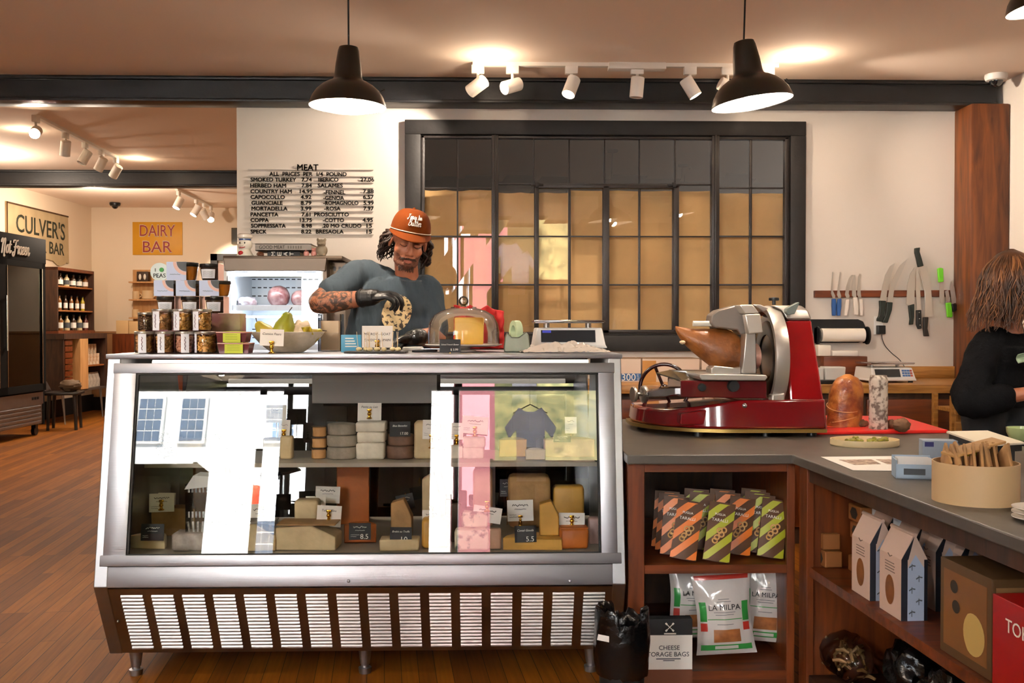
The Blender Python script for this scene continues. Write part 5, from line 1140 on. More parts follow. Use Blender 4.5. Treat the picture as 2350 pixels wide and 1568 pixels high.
for px, Y, sz, lab in ((2070, 4.02, (.035, .03, .028), 'dark brown salami end at the right on the red board'), (1978, 4.2, (.03, .024, .016), 'flat salami end lying behind the meats on the red board'), (2046, 4.12, (.018, .016, .02), 'small salami scrap beside the upright salami')):
    b = MB(); b.sph((0, 0, sz[2]*.82), sz, n=18, bump=.25, seed=px); o = b.build('salami_end', mat('brown_casing', '7a5536', .7, vary=(20, .4), bump=(30, .4))); o.location = (X_(px, Y), Y, BZ); tag(o, lab, 'salami', 'salami ends on the board')
b = MB(); b.prism([(-.09, -.012), (.06, -.012), (.1, .004), (.06, .012), (-.09, .012)], Matrix(), .002); o = b.build('steel_blade', Mchrome, smooth=0); o.location = (X_(1892, 4.14), 4.14, BZ); o.name = 'paring_knife'; tag(o, 'steel knife blade lying on the red board beside the slicer', 'knife')
# dish with pickles
def gp(px, py): return G(px, py, KZ)
c = gp(1984, 1022); k = c.y/FPX; t = thing('pickle_dish', 'low oval pale wooden dish with green pickles on the worktop', 'dish', (c.x, c.y, KZ)); r = 78*k
b = MB(); b.lathe([(0, 0), (r*.97, 0), (r, .004), (r*1.0, .024), (r*.96, .024), (r*.95, .006), (0, .005)], n=48, sy=.8); b.build('dish_body', mat('pale_maple', 'd9c295', .5, vary=(6, .1)), t)
rg = random.Random(5)
for i in range(16):
    x = rg.uniform(-.5, .7)*r; y = rg.uniform(-.5, .4)*r; o_ = MB(); o_.sph((0, 0, 0), (rg.uniform(.010, .017), .008, .007), RZ(rg.uniform(0, 180)), n=10, bump=.25, seed=i); o = o_.build('pickle', mat('olive_green_pickle', '8c8a2c', .3, vary=(20, .4), coat=.4)); o.location = (c.x+x, c.y+y*.8, KZ+.0165+.004*(i % 3)); tag(o, 'small olive green pickle in the oval wooden dish', 'pickle', 'pickles in the dish')
# printed sheet
b = MB(); b.prism([(q.x, q.y) for q in (gp(1884, 1050), gp(1958, 1081), gp(2085, 1082), gp(2085, 1048))], TR((0, 0, KZ+.001)), .001); t = tag(b.build('printed_sheet', Mcard, smooth=0), 'white printed sheet lying at the corner of the worktop', 'paper')
b = MB(); q0 = gp(1925, 1058); 
for (a, bb, cc, dd) in (((1925, 1057), (1962, 1069), (2022, 1067), (2000, 1056)), ((2010, 1056), (2036, 1067), (2078, 1067), (2070, 1056))): b.prism([(q.x, q.y) for q in (gp(*a), gp(*bb), gp(*cc), gp(*dd))], TR((0, 0, KZ+.002)), .0004)
b.build('photo_print', mat('brown_photo_print', '6b4a3a', .5, vary=(60, .6), col2='c9b29c'), t, smooth=0)
# blue carton tray of tags
def rbx(px0, px1, pyb, hpx, dep, ang=0):
    c = gp((px0+px1)/2, pyb); k = c.y/FPX; return c, (px1-px0)*k, hpx*k
c, w, hh = rbx(2066, 2152, 1100, 48, 0); t = thing('tag_tray', 'pale blue carton tray of white tags on the worktop', 'tray', (c.x, c.y+.04, KZ), -14); M_ = mat('pale_blue_card', '9fb2c4', .6)
b = MB(); hw = w/2
b.b2(-hw, hw, -.04, -.037, 0, hh*.7); b.b2(-hw, hw, .04, .043, 0, hh); b.b2(-hw, -hw+.003, -.04, .043, 0, hh*.9); b.b2(hw-.003, hw, -.04, .043, 0, hh*.9); b.b2(-hw, hw, -.04, .043, 0, .003); b.build('tray_body', M_, t, smooth=0)
for i in range(7): b = MB(); b.box((0, -.026+i*.009, hh*.55), (w*.86, .003, hh*.8), RX(-8)); b.build('tag', mat('off_white_tag', 'd8d3cc', .6), t, smooth=0)
b = MB(); b.b2(-hw*.6, hw*.5, -.0412, -.04, hh*.2, hh*.5); b.build('printed_label', Mchar, t, smooth=0)
c, w, hh = rbx(2130, 2196, 1053, 42, 0); t = thing('grey_blue_box', 'grey blue printed box with a navy logo behind the tag tray', 'box', (c.x, c.y+.03, KZ), -12)
b = MB(); b.box((0, 0, hh/2), (w*1.2, .06, hh), None, .002); b.build('box_body', mat('grey_blue_card', '8d99a6', .6), t, smooth=0)
b = MB(); b.box((-w*.38, -.0305, hh*.78), (w*.3, .001, hh*.26)); b.build('navy_logo', mat('navy_print', '2b2c6a', .6), t, smooth=0)
# round wooden box heaped with crackers
c = gp(2238, 1150); c = Vector((c.x, c.y, 0)); k = c.y/FPX; r = 94*k; t = thing('round_wooden_box', 'big round pale wooden box filled with crackers at right', 'box', (c.x, c.y, KZ)); hb_ = 92*k
b = MB(); b.lathe([(0, 0), (r, 0), (r, hb_), (r*.965, hb_), (r*.965, .01), (0, .01)], n=64); b.build('box_wall', mat('thin_poplar', 'cfae80', .5, vary=(3, .12)), t)
b = MB(); b.lathe([(0, hb_*.6), (r*.95, hb_*.6), (r*.95, hb_*.62), (0, hb_*.62)], n=32); b.build('paper_liner', mat('tan_liner', 'b08a58', .7), t)
rg = random.Random(12)
for i in range(18):
    u = (i-8.5)/9*r*.78; o_ = MB(); o_.box((0, 0, 0), (.06, .007, .075), None, .002); o = o_.build('cracker', mat('toasted_cracker', 'c0925c', .7, vary=(14, .35), bump=(30, .3))); o.location = (c.x+u, c.y+rg.uniform(-.035, .035), KZ+hb_*.66+.035); o.rotation_euler = (rg.uniform(-.15, .15), .95-.02*i, 1.35+rg.uniform(-.2, .2)); tag(o, 'thin toasted cracker in the heap filling the round wooden box', 'cracker', 'crackers in the round box')
for k_, (px, py) in enumerate(((2225, 1068), (2262, 1062))):
    b = MB(); b.box((0, 0, 0), (.11, .05, .007), None, .002); o = b.build('flat_crispbread', mat('tan_crispbread', 'c79a5e', .7, vary=(12, .3), bump=(30, .3))); o.location = (c.x-.03+k_*.055, c.y-.01+k_*.03, KZ+hb_+.03+k_*.01); o.rotation_euler = (.1, -.18, .25); tag(o, ['long crispbread lying on top of the crackers at left', 'long crispbread lying on top of the crackers at right'][k_], 'cracker')
# jars and a black display tray beyond
for px, py, m, lab in ((2215, 1040, Mgold, 'yellow jar nearer the grey blue box under the pale board'), (2258, 1042, Mgold, 'yellow jar farther right under the pale board')):
    c = gp(px, py+8); k = c.y/FPX; t = thing('mustard_jar', lab, 'jar', (c.x, c.y, KZ), 0, 'yellow jars')
    b = MB(); b.lathe([(0, 0), (.026, 0), (.028, .004), (.028, .055), (.022, .062)], n=20); b.build('jar_body', mat('mustard_glass', 'a5952a', .2, coat=.6, vary=(14, .3)), t); b = MB(); b.lathe([(0, .06), (.025, .06), (.025, .074), (0, .074)], n=20); b.build('lid', Mblack, t)
c = gp(2178, 1046); t = thing('white_green_tub', 'little white tub with a green band beside the yellow jars', 'tub', (c.x+.02, c.y-.02, KZ)); b = MB(); b.lathe([(0, 0), (.026, 0), (.03, .03), (0, .03)], n=20); b.build('green_band', mat('bright_green_print', '3f9a45', .5), t); b = MB(); b.lathe([(0, .03), (.03, .03), (.024, .052), (0, .056)], n=20); b.build('tub_lid', Mwhite, t)
zq = KZ+.075; q = [G(2172, 994, zq), G(2266, 992, zq), G(2352, 1020, zq), G(2262, 1026, zq)]; c = sum(q, Vector())/4
t = thing('black_display_box', 'black display box with a pale board on top at the right edge', 'box', (c.x, c.y, KZ))
b = MB(); b.prism([(v.x, v.y) for v in q], TR((0, 0, zq)), .006); b.build('pale_board', mat('cream_board', 'dcd3bd', .6), t, True, smooth=0)
k2 = [c+(v-c)*.93 for v in q]; b = MB(); b.prism([(v.x, v.y) for v in k2], TR((0, 0, zq-.022)), .021); b.build('box_rim', Mcardb, t, True, smooth=0)
b = MB(); m = (q[1]+q[2])/2; m = c.lerp(m, .75); b.box((m.x, m.y, KZ+.027), (.07, .12, .053), RZ(-20)); b.build('box_body', Mcardb, t, True, smooth=0)
b = MB(); m = c.lerp(q[0], .75); b.box((m.x, m.y, KZ+.027), (.04, .04, .053), RZ(-20)); b.build('board_prop', Mcardb, t, True, smooth=0)
b = MB(); b.lathe([(0, 0), (.045, .002), (.058, .03), (.06, .05), (.055, .05), (.05, .02), (0, .01)], n=32); o = b.build('green_bowl', mat('sage_glaze', '9fae7a', .3, coat=.4)); c = gp(2362, 1018); o.location = (c.x+.03, c.y+.1, KZ); tag(o, 'sage green bowl at the right edge behind the black display box', 'bowl')
t = thing('white_saucer', 'white saucers stacked at the right edge beside the round wooden box', 'saucer', gp(2368, 1196)+Vector((.02, 0, 0)))
for i in range(3): b = MB(); b.lathe([(0, .0), (.04, 0), (.06, .008), (.06, .01), (.04, .003), (0, .003)], (0, 0, i*.011), 32); b.build('saucer', Mceram, t)
# ---------------------------------------------------------------- goods on the return shelf
def rthing(nm, lab, cat, u, v, z, rz=0, grp=None, R=None):
    p = rp(u, v, z); return thing(nm, lab, cat, p, RZA+rz, grp)
Mpb = mat('pinkish_bag_paper', 'cfb3a2', .6); Mnavy = mat('navy_gusset', '171a26', .6); Mblb = mat('pale_blue_bag', 'a9b5cc', .6)
def kraftbag(u, v, label, w=.115, h=.235, d=.075, rz=0, oval=True):
    """front faces the aisle (-v); gusset side printed with sprigs"""
    t = rthing('cracker_bag', label, 'paper bag', u, v, RS+.001, rz, 'tall printed bags on the return shelf')
    # local x = across the aisle (v), local y = away from the viewer (-u)
    b = MB(); b.loft([[(d, -w/2, 0), (0, -w/2, 0), (0, w/2, 0), (d, w/2, 0)], [(d, -w/2, h*.72), (0, -w/2, h*.72), (0, w/2, h*.72), (d, w/2, h*.72)], [(d*.5+.004, -w/2, h), (d*.5-.004, -w/2, h), (d*.5-.004, w/2, h), (d*.5+.004, w/2, h)]]); b.build('bag_body', Mpb, t, smooth=0)
    b = MB(); b.cyl((d*.5, -w/2-.004, h+.002), (d*.5, w/2+.004, h+.002), .006, n=8); b.build('rolled_top', Mpb, t)
    b = MB(); b._f(b._v([(0, -w/2-.001, 0), (.018, -w/2-.001, 0), (.018, -w/2-.001, h*.72), (0, -w/2-.001, h*.72)])); b._f(b._v([(d-.01, -w/2-.001, 0), (d, -w/2-.001, 0), (d, -w/2-.001, h*.72), (d-.01, -w/2-.001, h*.72)])); b._f(b._v([(0, -w/2-.001, h*.72), (.02, -w/2-.001, h*.72), (d*.5, -w/2-.001, h)])); b.build('gusset_edge', Mnavy, t, smooth=0)
    b = MB(); b._f(b._v([(.018, -w/2-.0015, 0), (d-.01, -w/2-.0015, 0), (d-.01, -w/2-.0015, h*.62), (.04, -w/2-.0015, h*.78), (.018, -w/2-.0015, h*.62)])); b.build('gusset', Mblb, t, smooth=0)
    b = MB()
    for i in range(5):
        z = .02+i*.032; x = .03+.02*(i % 2); b.tube([(x-.008, -w/2-.002, z), (x, -w/2-.002, z+.006), (x+.009, -w/2-.002, z+.004)], .0018, 5); b.tube([(x, -w/2-.002, z-.008), (x, -w/2-.002, z+.010)], .001, 4)
    b.build('sprig_print', Mchar, t)
    if oval:
        b = MB(); n = 24; b._f(b._v([(-.0012, .028*cos(2*pi*i/n), h*.3+.042*sin(2*pi*i/n)) for i in range(n)])); b.build('oval_window', mat('cracker_window', '8d5527', .5, vary=(30, .3)), t, smooth=0)
    b = MB()
    for i in range(4): b.b2(-.0015, -.0005, -.03+.004*(i % 2), .03, h*(.52+.035*i), h*(.53+.035*i))
    b.tube([(-.001, -.012, h*.72), (-.001, 0, h*.70), (-.001, .012, h*.73)], .0014, 5); b.build('lettering', mat('faded_brown_ink', '7d6a60', .7), t, smooth=0)
    return t
kraftbag(ru(1978, .03), .03, 'tall pink and navy cracker bag standing first at the left of the shelf', w=.13)
kraftbag(ru(2046, .03), .03, 'tall pink and navy cracker bag nearest on the shelf, pale blue side showing', w=.135)
for u, v, lab in ((ru(2012, .13), .13, 'third printed bag, behind the gap between the first two'), (ru(2072, .13), .13, 'fourth printed bag, half behind the nearest bag'), (ru(2128, .17), .17, 'fifth printed bag standing over the windowed box'), (ru(2185, .22), .22, 'last dim printed bag at the right of the row'), (ru(2060, .24), .24, 'printed bag deep in the row, only its top edge showing')): kraftbag(u, v, lab, oval=False)
Mhex = mat('kraft_orange_wrap', '8a5424', .6); Mhexd = mat('dark_print', '2c241c', .7)
for k, (px, zz) in enumerate(((1962, .115), (1966, .057), (1925, .057), (1930, .0))):
    u = ru(px, .12); t = rthing('hexagon_packet', ['upper right', 'lower right', 'upper left', 'lower left'][k] + ' kraft packet with a dark hexagon print by the shelf end', 'packet', u, .12 if px > 1950 else .05, RS+.001+zz+(.0 if px < 1950 else .055), 0, 'hexagon printed packets')
    b = MB(); b.box((.03, 0, .028), (.06, .095, .054), None, .004); b.build('packet_body', Mhex, t, smooth=0)
    b = MB(); b._f(b._v([(-.0008, .03*cos(pi/3*i), .028+.021*sin(pi/3*i)) for i in range(6)])); b.build('hexagon_print', Mhexd, t, smooth=0)
for k, (px, lab) in enumerate(((1962, 'plain kraft packet under the right hand hexagon packets'),)):
    t = rthing('kraft_packet', lab, 'packet', ru(px, .12), .12, RS+.001); b = MB(); b.box((.03, 0, .026), (.06, .095, .052), None, .004); b.build('packet_body', Mhex, t, smooth=0)
for k, (px, lab) in enumerate(((2028, 'white lidded jar on the left behind the printed bags'), (2070, 'white lidded jar on the right behind the printed bags'))):
    t = rthing('honey_jar', lab, 'jar', ru(px, .19), .19, RS+.002, 0, 'white lidded jars'); b = MB(); b.lathe([(0, 0), (.03, 0), (.032, .005), (.032, .17), (.028, .18)], n=22); b.build('jar_body', mat('amber_jar', '9a7340', .2, coat=.5, vary=(10, .3)), t); b = MB(); b.lathe([(0, .18), (.033, .18), (.033, .222), (0, .222)], n=22); b.build('lid', mat('white_jar_lid', 'd5dbe0', .4), t)
# boxed cake with a window, red carton
u0 = ru(2170, .02); t = rthing('windowed_box', 'brown gift box with a gilt window showing a round pale cake', 'box', u0+.1, .02, RS+.001); wb, hb_, db = .235, .235, .14
b = MB(); b.box((db/2, 0, hb_/2), (db, wb, hb_), None, .002); b.build('box_body', mat('olive_brown_card', '5a4023', .55), t, smooth=0)
b = MB(); b.b2(-.001, 0, -wb*.42, wb*.42, hb_*.1, hb_*.9); b.build('window_print', mat('copper_print', '8a5a2c', .5, vary=(8, .2)), t, smooth=0)
b = MB(); n = 24; b._f(b._v([(-.002, -wb*.18+.05*cos(2*pi*i/n)*(1 if cos(2*pi*i/n) < .7 else .9), hb_*.36+.05*sin(2*pi*i/n)) for i in range(n)])); b.build('cake_window', mat('pale_cake', 'c9ab62', .5), t, smooth=0)
b = MB()
for y, z in ((.05, .75), (.04, .55)): b._f(b._v([(-.002, wb*y*4+.018*cos(2*pi*i/16), hb_*z+.016*sin(2*pi*i/16)) for i in range(16)]))
b.build('seal_print', Mhexd, t, smooth=0)
b = MB(); b.b2(.01, db-.01, -wb/2-.001, -wb/2, .01, hb_-.02); b.build('side_print', mat('tan_side_print', '8f6a42', .5), t, smooth=0)
t = rthing('red_carton', 'red carton with white capital letters at the lower right corner', 'carton', ru(2292, .02)+.13, .01, RS+.001); b = MB(); b.box((.06, 0, .105), (.12, .26, .21), None, .002); b.build('box_body', mat('red_carton_card', 'a31212', .4), t, smooth=0)
text('TOKETTI', 'lettering', Mchalk, t, TR((-.001, -.01, .155)) @ RZ(-90) @ FACE, w=.17, ext=.0006)
b = MB(); b._f(b._v([(-.001, -.03+.035*cos(2*pi*i/24), .07+.04*sin(2*pi*i/24)) for i in range(24)])); b.build('seal_print', Mhexd, t, smooth=0)
# bottom shelf: pasta and black bags
rg = random.Random(3)
for k, (px, v, lab) in enumerate(((1905, .06, 'clear bag of twisted pasta on the bottom shelf'), (2010, .3, 'second bag of pasta farther back on the bottom shelf'))):
    u = ru(px, v) if k == 0 else .34; t = rthing('pasta_bag', lab, 'pasta bag', u, v, .081, 0, 'pasta bags'); b = MB()
    for i in range(46):
        a = Vector((rg.uniform(.0, .12), rg.uniform(-.1, .1), rg.uniform(.012, .12))); d = Vector((rg.uniform(-1, 1), rg.uniform(-1, 1), rg.uniform(-.6, .6))).normalized()*.022; b.tube([a-d, a+Vector((0, 0, .006)), a+d], [.005, .007, .005], 6)
    b.build('pasta', mat('brown_pasta', '9a7648', .6, vary=(20, .4)), t)
    b = MB(); b.sph((.06, 0, .075), (.078, .13, .075), n=24, bump=.12, seed=k); b.build('film', Mwrap, t)
for k, (px, v, w_, lab) in enumerate(((2030, .1, .12, 'glossy black bag at the left of the bottom shelf'), (2115, .08, .13, 'glossy black bag in the middle of the bottom shelf'), (2230, .12, .15, 'glossy black bag at the right of the bottom shelf'))):
    b = MB(); b.sph((0, 0, .11), (w_*.7, w_*.9, .112), n=32, bump=.35, bs=7, seed=k*5)
    o = b.build('black_bag', mat('black_bag_film', '08090b', .22), smooth=60); p = rp(ru(px, v), v+.1, .085); o.location = p; tag(o, lab, 'bag', 'black bags on the bottom shelf')
# ================================================================ back wall, right: counter, tools
BY0, BZ_ = 5.68, .925
bx0, bx1 = X_(1330, 5.9), xr-.004
t = thing('back_counter', 'long butcher block counter with dark brown drawers along the white back wall', 'counter', ((bx0+bx1)/2, 6.05, 0))
b = MB(); b.b2(bx0, bx1, BY0, WB-.002, BZ_-.05, BZ_, .004); b.build('block_top', Mblock, t, True)
b = MB(); b.b2(X_(2065, 6.4), bx1-.02, WB-.03, WB-.002, BZ_, Z_(842, 6.4), .003); b.build('backsplash', Mblock, t, True)
b = MB(); b.b2(bx0+.02, bx1, BY0+.04, WB-.002, .0, BZ_-.05); b.build('carcass', Mdarkw, t, True, smooth=0)
n = 5; wd_ = (bx1-bx0-.04)/n
for i in range(n):
    x0 = bx0+.03+i*wd_
    b = MB(); b.b2(x0, x0+wd_-.02, BY0+.02, BY0+.045, .62, .84, .004); b.build('drawer', Mwalx, t, True)
    b = MB(); b.b2(x0, x0+wd_-.02, BY0+.02, BY0+.045, .1, .6, .004); b.build('cupboard_door', Mwalnut, t, True)
def K(x, y): return (1840+x/3.733, 540+y/3.733)
YK = 6.405
b = MB(); b.sil([(1870, 667), (2195, 666), (2195, 681), (1870, 683)], WB-.03, WB-.001); tag(b.build('magnetic_strip', Mwalx, smooth=0, bevel=.003), 'long brown wooden magnetic strip holding knives on the white wall', 'knife rack')
Mblade = mat('satin_blade', 'cfc9c0', .3, .85)
TN = [0]
def tool(name, label, blade, handle, hm, extra=None, cat='knife'):
    TN[0] += 1; YK = 6.405-.0021*(TN[0] % 5)
    cx = sum(p[0] for p in handle)/len(handle); cy = sum(p[1] for p in handle)/len(handle); px, py = K(cx, cy)
    t = thing(name, label, cat, W(px, py, YK-.01), 0, 'tools on the magnetic strip')
    b = MB(); b.sil([K(*p) for p in blade], YK-.012, YK-.0095); b.build('blade', Mblade, t, True, smooth=0)
    b = MB(); b.sil([K(*p) for p in handle], YK-.022, YK-.001); b.build('handle', hm, t, True, smooth=30, bevel=.004)
    if extra:
        b = MB()
        for p in extra: q = W(*K(*p), YK-.0225); b.cyl(q, q+Vector((0, -.0015, 0)), .0035, n=10)
        b.build('rivet', Mblade, t, True)
Mbl = mat('blue_handle', '24528f', .4); Mwh = mat('white_handle', 'e3d8cd', .4); Mgh = mat('green_black_handle', '14201a', .45); Mlime = mat('lime_handle', '6fd02a', .4)
tool('cheese_wire', 'left of the two blue handled wire cutters', [(262, 315), (270, 315), (268, 480), (288, 520), (285, 545), (268, 545), (250, 500)], [(262, 545), (292, 542), (300, 600), (294, 690), (264, 690), (260, 600)], Mbl, cat='cutter')
tool('cheese_wire', 'right of the two blue handled wire cutters', [(328, 315), (336, 315), (325, 480), (338, 520), (335, 545), (318, 545), (302, 510)], [(312, 545), (342, 542), (342, 610), (332, 690), (304, 690), (304, 610)], Mbl, cat='cutter')
def fork(cx, top, lean): return [(cx+lean, top), (cx+lean+12, top+10), (cx+lean+6, top+70), (cx+14, 500), (cx+10, 550), (cx-4, 550), (cx-12, 500), (cx+lean-14, top+60)]
tool('cheese_knife', 'leftmost white handled cheese knife with a holed blade', [(430, 338), (440, 345), (416, 400), (402, 500), (410, 520), (405, 550), (388, 550), (370, 510), (385, 430), (405, 370)], [(385, 550), (410, 550), (404, 630), (390, 692), (368, 690), (372, 620)], Mwh)
tool('cheese_knife', 'middle white handled cheese knife, shiniest blade', [(445, 340), (460, 338), (462, 440), (468, 530), (446, 530), (430, 520), (432, 420)], [(445, 532), (476, 530), (490, 610), (484, 686), (456, 682), (448, 600)], Mwh)
tool('cheese_knife', 'rightmost white handled cheese knife with forked tip', [(496, 328), (510, 335), (500, 400), (506, 500), (512, 548), (496, 550), (474, 510), (480, 420), (482, 360)], [(496, 550), (522, 546), (529, 620), (526, 690), (500, 690), (496, 610)], Mwh)
tool('scimitar_knife', 'shorter curved butcher knife with a dark handle, leftmost big blade', [(800, 235), (770, 330), (735, 460), (722, 565), (668, 565), (690, 440), (715, 340), (755, 265)], [(668, 560), (724, 562), (718, 640), (706, 700), (690, 742), (645, 735), (650, 712), (664, 690), (672, 620)], Mgh)
tool('scimitar_knife', 'longer curved butcher knife with a dark handle, second big blade', [(907, 200), (870, 290), (820, 400), (790, 480), (778, 575), (732, 570), (748, 470), (780, 360), (840, 260)], [(732, 573), (782, 576), (775, 640), (750, 715), (738, 752), (692, 748), (700, 728), (718, 690), (728, 630)], Mgh)
tool('slicing_knife', 'broad dimpled slicing knife with a dark handle', [(965, 275), (970, 400), (965, 592), (915, 602), (895, 590), (905, 430), (930, 330)], [(918, 602), (966, 588), (966, 700), (958, 765), (925, 768), (930, 720)], Mgh)
tool('boning_knife', 'narrow knife with three rivets in its black handle', [(985, 270), (1005, 282), (1024, 640), (988, 640), (975, 450)], [(985, 642), (1026, 640), (1030, 800), (1000, 806), (986, 770)], Mblack, [(1006, 662), (1008, 715), (1014, 770)])
tool('bread_knife', 'long knife hung handle up, black handle above the strip', [(1000, 275), (1075, 262), (1110, 480), (1124, 695), (1062, 700), (1050, 480)], [(972, 110), (1016, 104), (1012, 140), (1030, 200), (1046, 262), (1000, 275), (985, 200), (972, 150)], Mgh)
tool('cleaver_knife', 'square tipped knife with the lowest black handle', [(1010, 285), (1050, 285), (1096, 480), (1108, 700), (1056, 700), (1058, 480)], [(1045, 702), (1088, 702), (1080, 800), (1094, 866), (1052, 868), (1044, 800)], mat('brown_black_handle', '1f1712', .45))
tool('spreader', 'lime handled spreader hung handle up', [(1182, 400), (1216, 405), (1222, 540), (1210, 582), (1186, 580), (1180, 520)], [(1168, 284), (1190, 278), (1214, 284), (1218, 400), (1178, 404)], Mlime, cat='spreader')
tool('spreader', 'lime handled spreader hung handle down', [(1226, 480), (1256, 470), (1276, 575), (1244, 580)], [(1240, 580), (1282, 576), (1296, 690), (1288, 706), (1252, 704)], Mlime, cat='spreader')
tool('paring_knife', 'small pointed knife at the right end of the strip', [(1280, 395), (1306, 440), (1328, 580), (1284, 585), (1270, 460)], [(1288, 588), (1330, 590), (1334, 640), (1300, 660)], Mblack)
# paper roll holder
Yh = WB-.03; t = thing('paper_holder', 'black wall holder with a white paper roll beneath the knife strip', 'paper holder', W(1925, 760, Yh))
b = MB(); b.sil([(1850, 733), (1970, 733), (1981, 738), (1987, 750), (1987, 770), (1981, 783), (1970, 787), (1850, 787)], Yh, WB-.001); b.build('back_plate', Mblack, t, True, smooth=30, bevel=.004)
for px in (1869, 1982): b = MB(); p = W(px, 770, Yh); b.cyl(p+Vector((-.004, -.06, 0)), p+Vector((.004, -.06, 0)), .058, n=28); b.b2(p.x-.004, p.x+.004, Yh-.06, Yh+.004, p.z-.05, p.z+.05); b.build('end_plate', Mblack, t, True)
b = MB(); p = W(1877, 769, Yh); q = W(1974, 769, Yh); b.cyl(p+Vector((0, -.06, 0)), q+Vector((0, -.06, 0)), .043, n=28); b.build('paper_roll', mat('paper_white', 'ece3d6', .8), t, True)
# outlet, plug, cord
t = thing('wall_outlet', 'white wall outlet plate behind the black plug', 'outlet', W(2016, 748, WB)); b = MB(); b.sil([(2006, 726), (2027, 726), (2027, 768), (2006, 768)], WB-.008, WB-.0005); b.build('plate', Mwhite, t, True, smooth=0, bevel=.002)
t = thing('power_adapter', 'black plug adapter with a thin cord running down to the scale', 'adapter', W(2024, 757, WB-.02)); b = MB(); b.sil([(2015, 747), (2033, 747), (2033, 767), (2015, 767)], WB-.045, WB-.0085); b.build('plug', Mblack, t, True, smooth=0, bevel=.004)
b = MB(); pts = [W(*K(x, y), Y) for x, y, Y in ((686, 852, 6.39), (690, 890, 6.40), (716, 950, 6.40), (770, 1010, 6.4), (830, 1060, 6.36), (866, 1105, 6.25), (890, 1150, 6.1))]; b.tube(spline(pts), .0028, 6); b.build('cord', Mblack, t, True)
# scale on the back counter
Yc = 5.98; sc2 = scale((X_(2030, Yc), Yc, BZ_), 105*S(Yc), 'white weighing scale with blue and red keys on the butcher block', None, 1, 4)
# tubs and boxes along the counter
t = thing('wooden_tray_box', 'brown wooden tray box on the butcher block left of the scale', 'box', (X_(1925, 6.25), 6.25, BZ_)); b = MB(); b.box((0, 0, .075), (100*S(6.25), .25, .15), None, .004); b.build('box_body', Mwalx, t)
for k, (px0, px1, pyb, h, Y, lab) in enumerate(((1872, 1886, 893, 36, 5.86, 'white plastic tub beside the red tower of the slicer'), (1886, 1936, 893, 38, 5.88, 'white plastic tub on the butcher block, the larger of two'))):
    t = thing('plastic_tub', lab, 'tub', (X_((px0+px1)/2, Y), Y, BZ_), 0, 'white tubs on the back counter'); w = (px1-px0)*S(Y)
    b = MB(); b.loft([[(sx*w*.5*q, sy*.05*q, z) for sx, sy in ((-1, -1), (1, -1), (1, 1), (-1, 1))] for q, z in ((.9, 0), (1, h*S(Y)))]); b.build('tub_body', mat('milky_plastic', 'd9d6d0', .3, coat=.3), t, smooth=0, bevel=.008)
t = thing('black_tray', 'black tray under the white tubs on the butcher block', 'tray', (X_(1893, 5.78), 5.78, BZ_)); b = MB(); b.box((0, 0, .012), (.16, .09, .022), None, .004); b.build('tray_body', Mblack, t)
for k, (px0, px1, y0, y1, m, lab) in enumerate(((1868, 1898, 821, 846, 'e6ded0', 'cream paper packet lying on the wooden tray box'), (1900, 1960, 834, 846, 'e9e3d8', 'loose white papers on the wooden tray box'))):
    Y = 6.25; b = MB(); b.box((0, 0, (y1-y0)*S(Y)/2), ((px1-px0)*S(Y), .16, (y1-y0)*S(Y)), None, .006); o = b.build('paper_packet', mat('paper_'+m, m, .7)); o.location = (X_((px0+px1)/2, Y), Y, BZ_+.151); tag(o, lab, 'paper')
Mct = mat('white_carton', 'd9c5b4', .7); Mctt = mat('tan_carton', 'c08a48', .7)
for k, (px0, px1, y0, lab) in enumerate(((1395, 1471, 824, 'white carton with a blue label reading 300 SQ FT behind the case'), (1474, 1606, 824, 'white carton with a tan left side behind the slicer'), (1610, 1762, 826, 'white carton behind the ham and the slicer arm'))):
    Y = 6.02; t = thing('foil_carton', lab, 'carton', (X_((px0+px1)/2, Y), Y+.12, BZ_), 0, 'cartons on the back counter'); w = (px1-px0)*S(Y); h = Z_(y0, Y)-BZ_
    b = MB(); b.box((0, 0, h/2), (w, .24, h)); b.build('carton_body', Mct, t, smooth=0)
    b = MB(); b.box((0, 0, h+.001), (w*1.0, .24, .004)); b.build('flap', mat('shadow_cardboard', '8d7256', .8), t, smooth=0)  # flap a darker brown than the carton body
    if k == 0:
        b = MB(); b.b2(-w*.3, w*.5, -.1215, -.12, h*.05, h*.36); b.build('blue_label', mat('blue_label', '2c5f96', .5), t, smooth=0); text('300', 'lettering', Mchalk, t, TR((w*.13, -.1225, h*.205)) @ FACE, w=w*.42, ext=.0005); text('SQ FT', 'lettering', Mchalk, t, TR((w*.42, -.1225, h*.2)) @ RY(-90) @ FACE, w=w*.2, ext=.0005)
    if k == 1: b = MB(); b.b2(-w*.5, -w*.26, -.121, -.12, 0, h*.92); b.build('tan_panel', Mctt, t, smooth=0)
b = MB()
for i in range(5): b.b2(X_(2187, 5.4), X_(2245, 5.4), 5.36, 5.38, .42+i*.09, .47+i*.09, .004)
for px in (2187, 2245): x = X_(px, 5.4); b.b2(x-.012, x+.012, 5.38, 5.41, 0, .88); b.b2(x-.012, x+.012, 5.6, 5.63, 0, .88)
for z in (.45, .8): b.b2(X_(2187, 5.4), X_(2245, 5.4), 5.41, 5.6, z-.01, z+.01)
tag(b.build('slatted_crate', Mblock, smooth=0), 'pale slatted wooden crate rack standing behind the woman', 'crate')
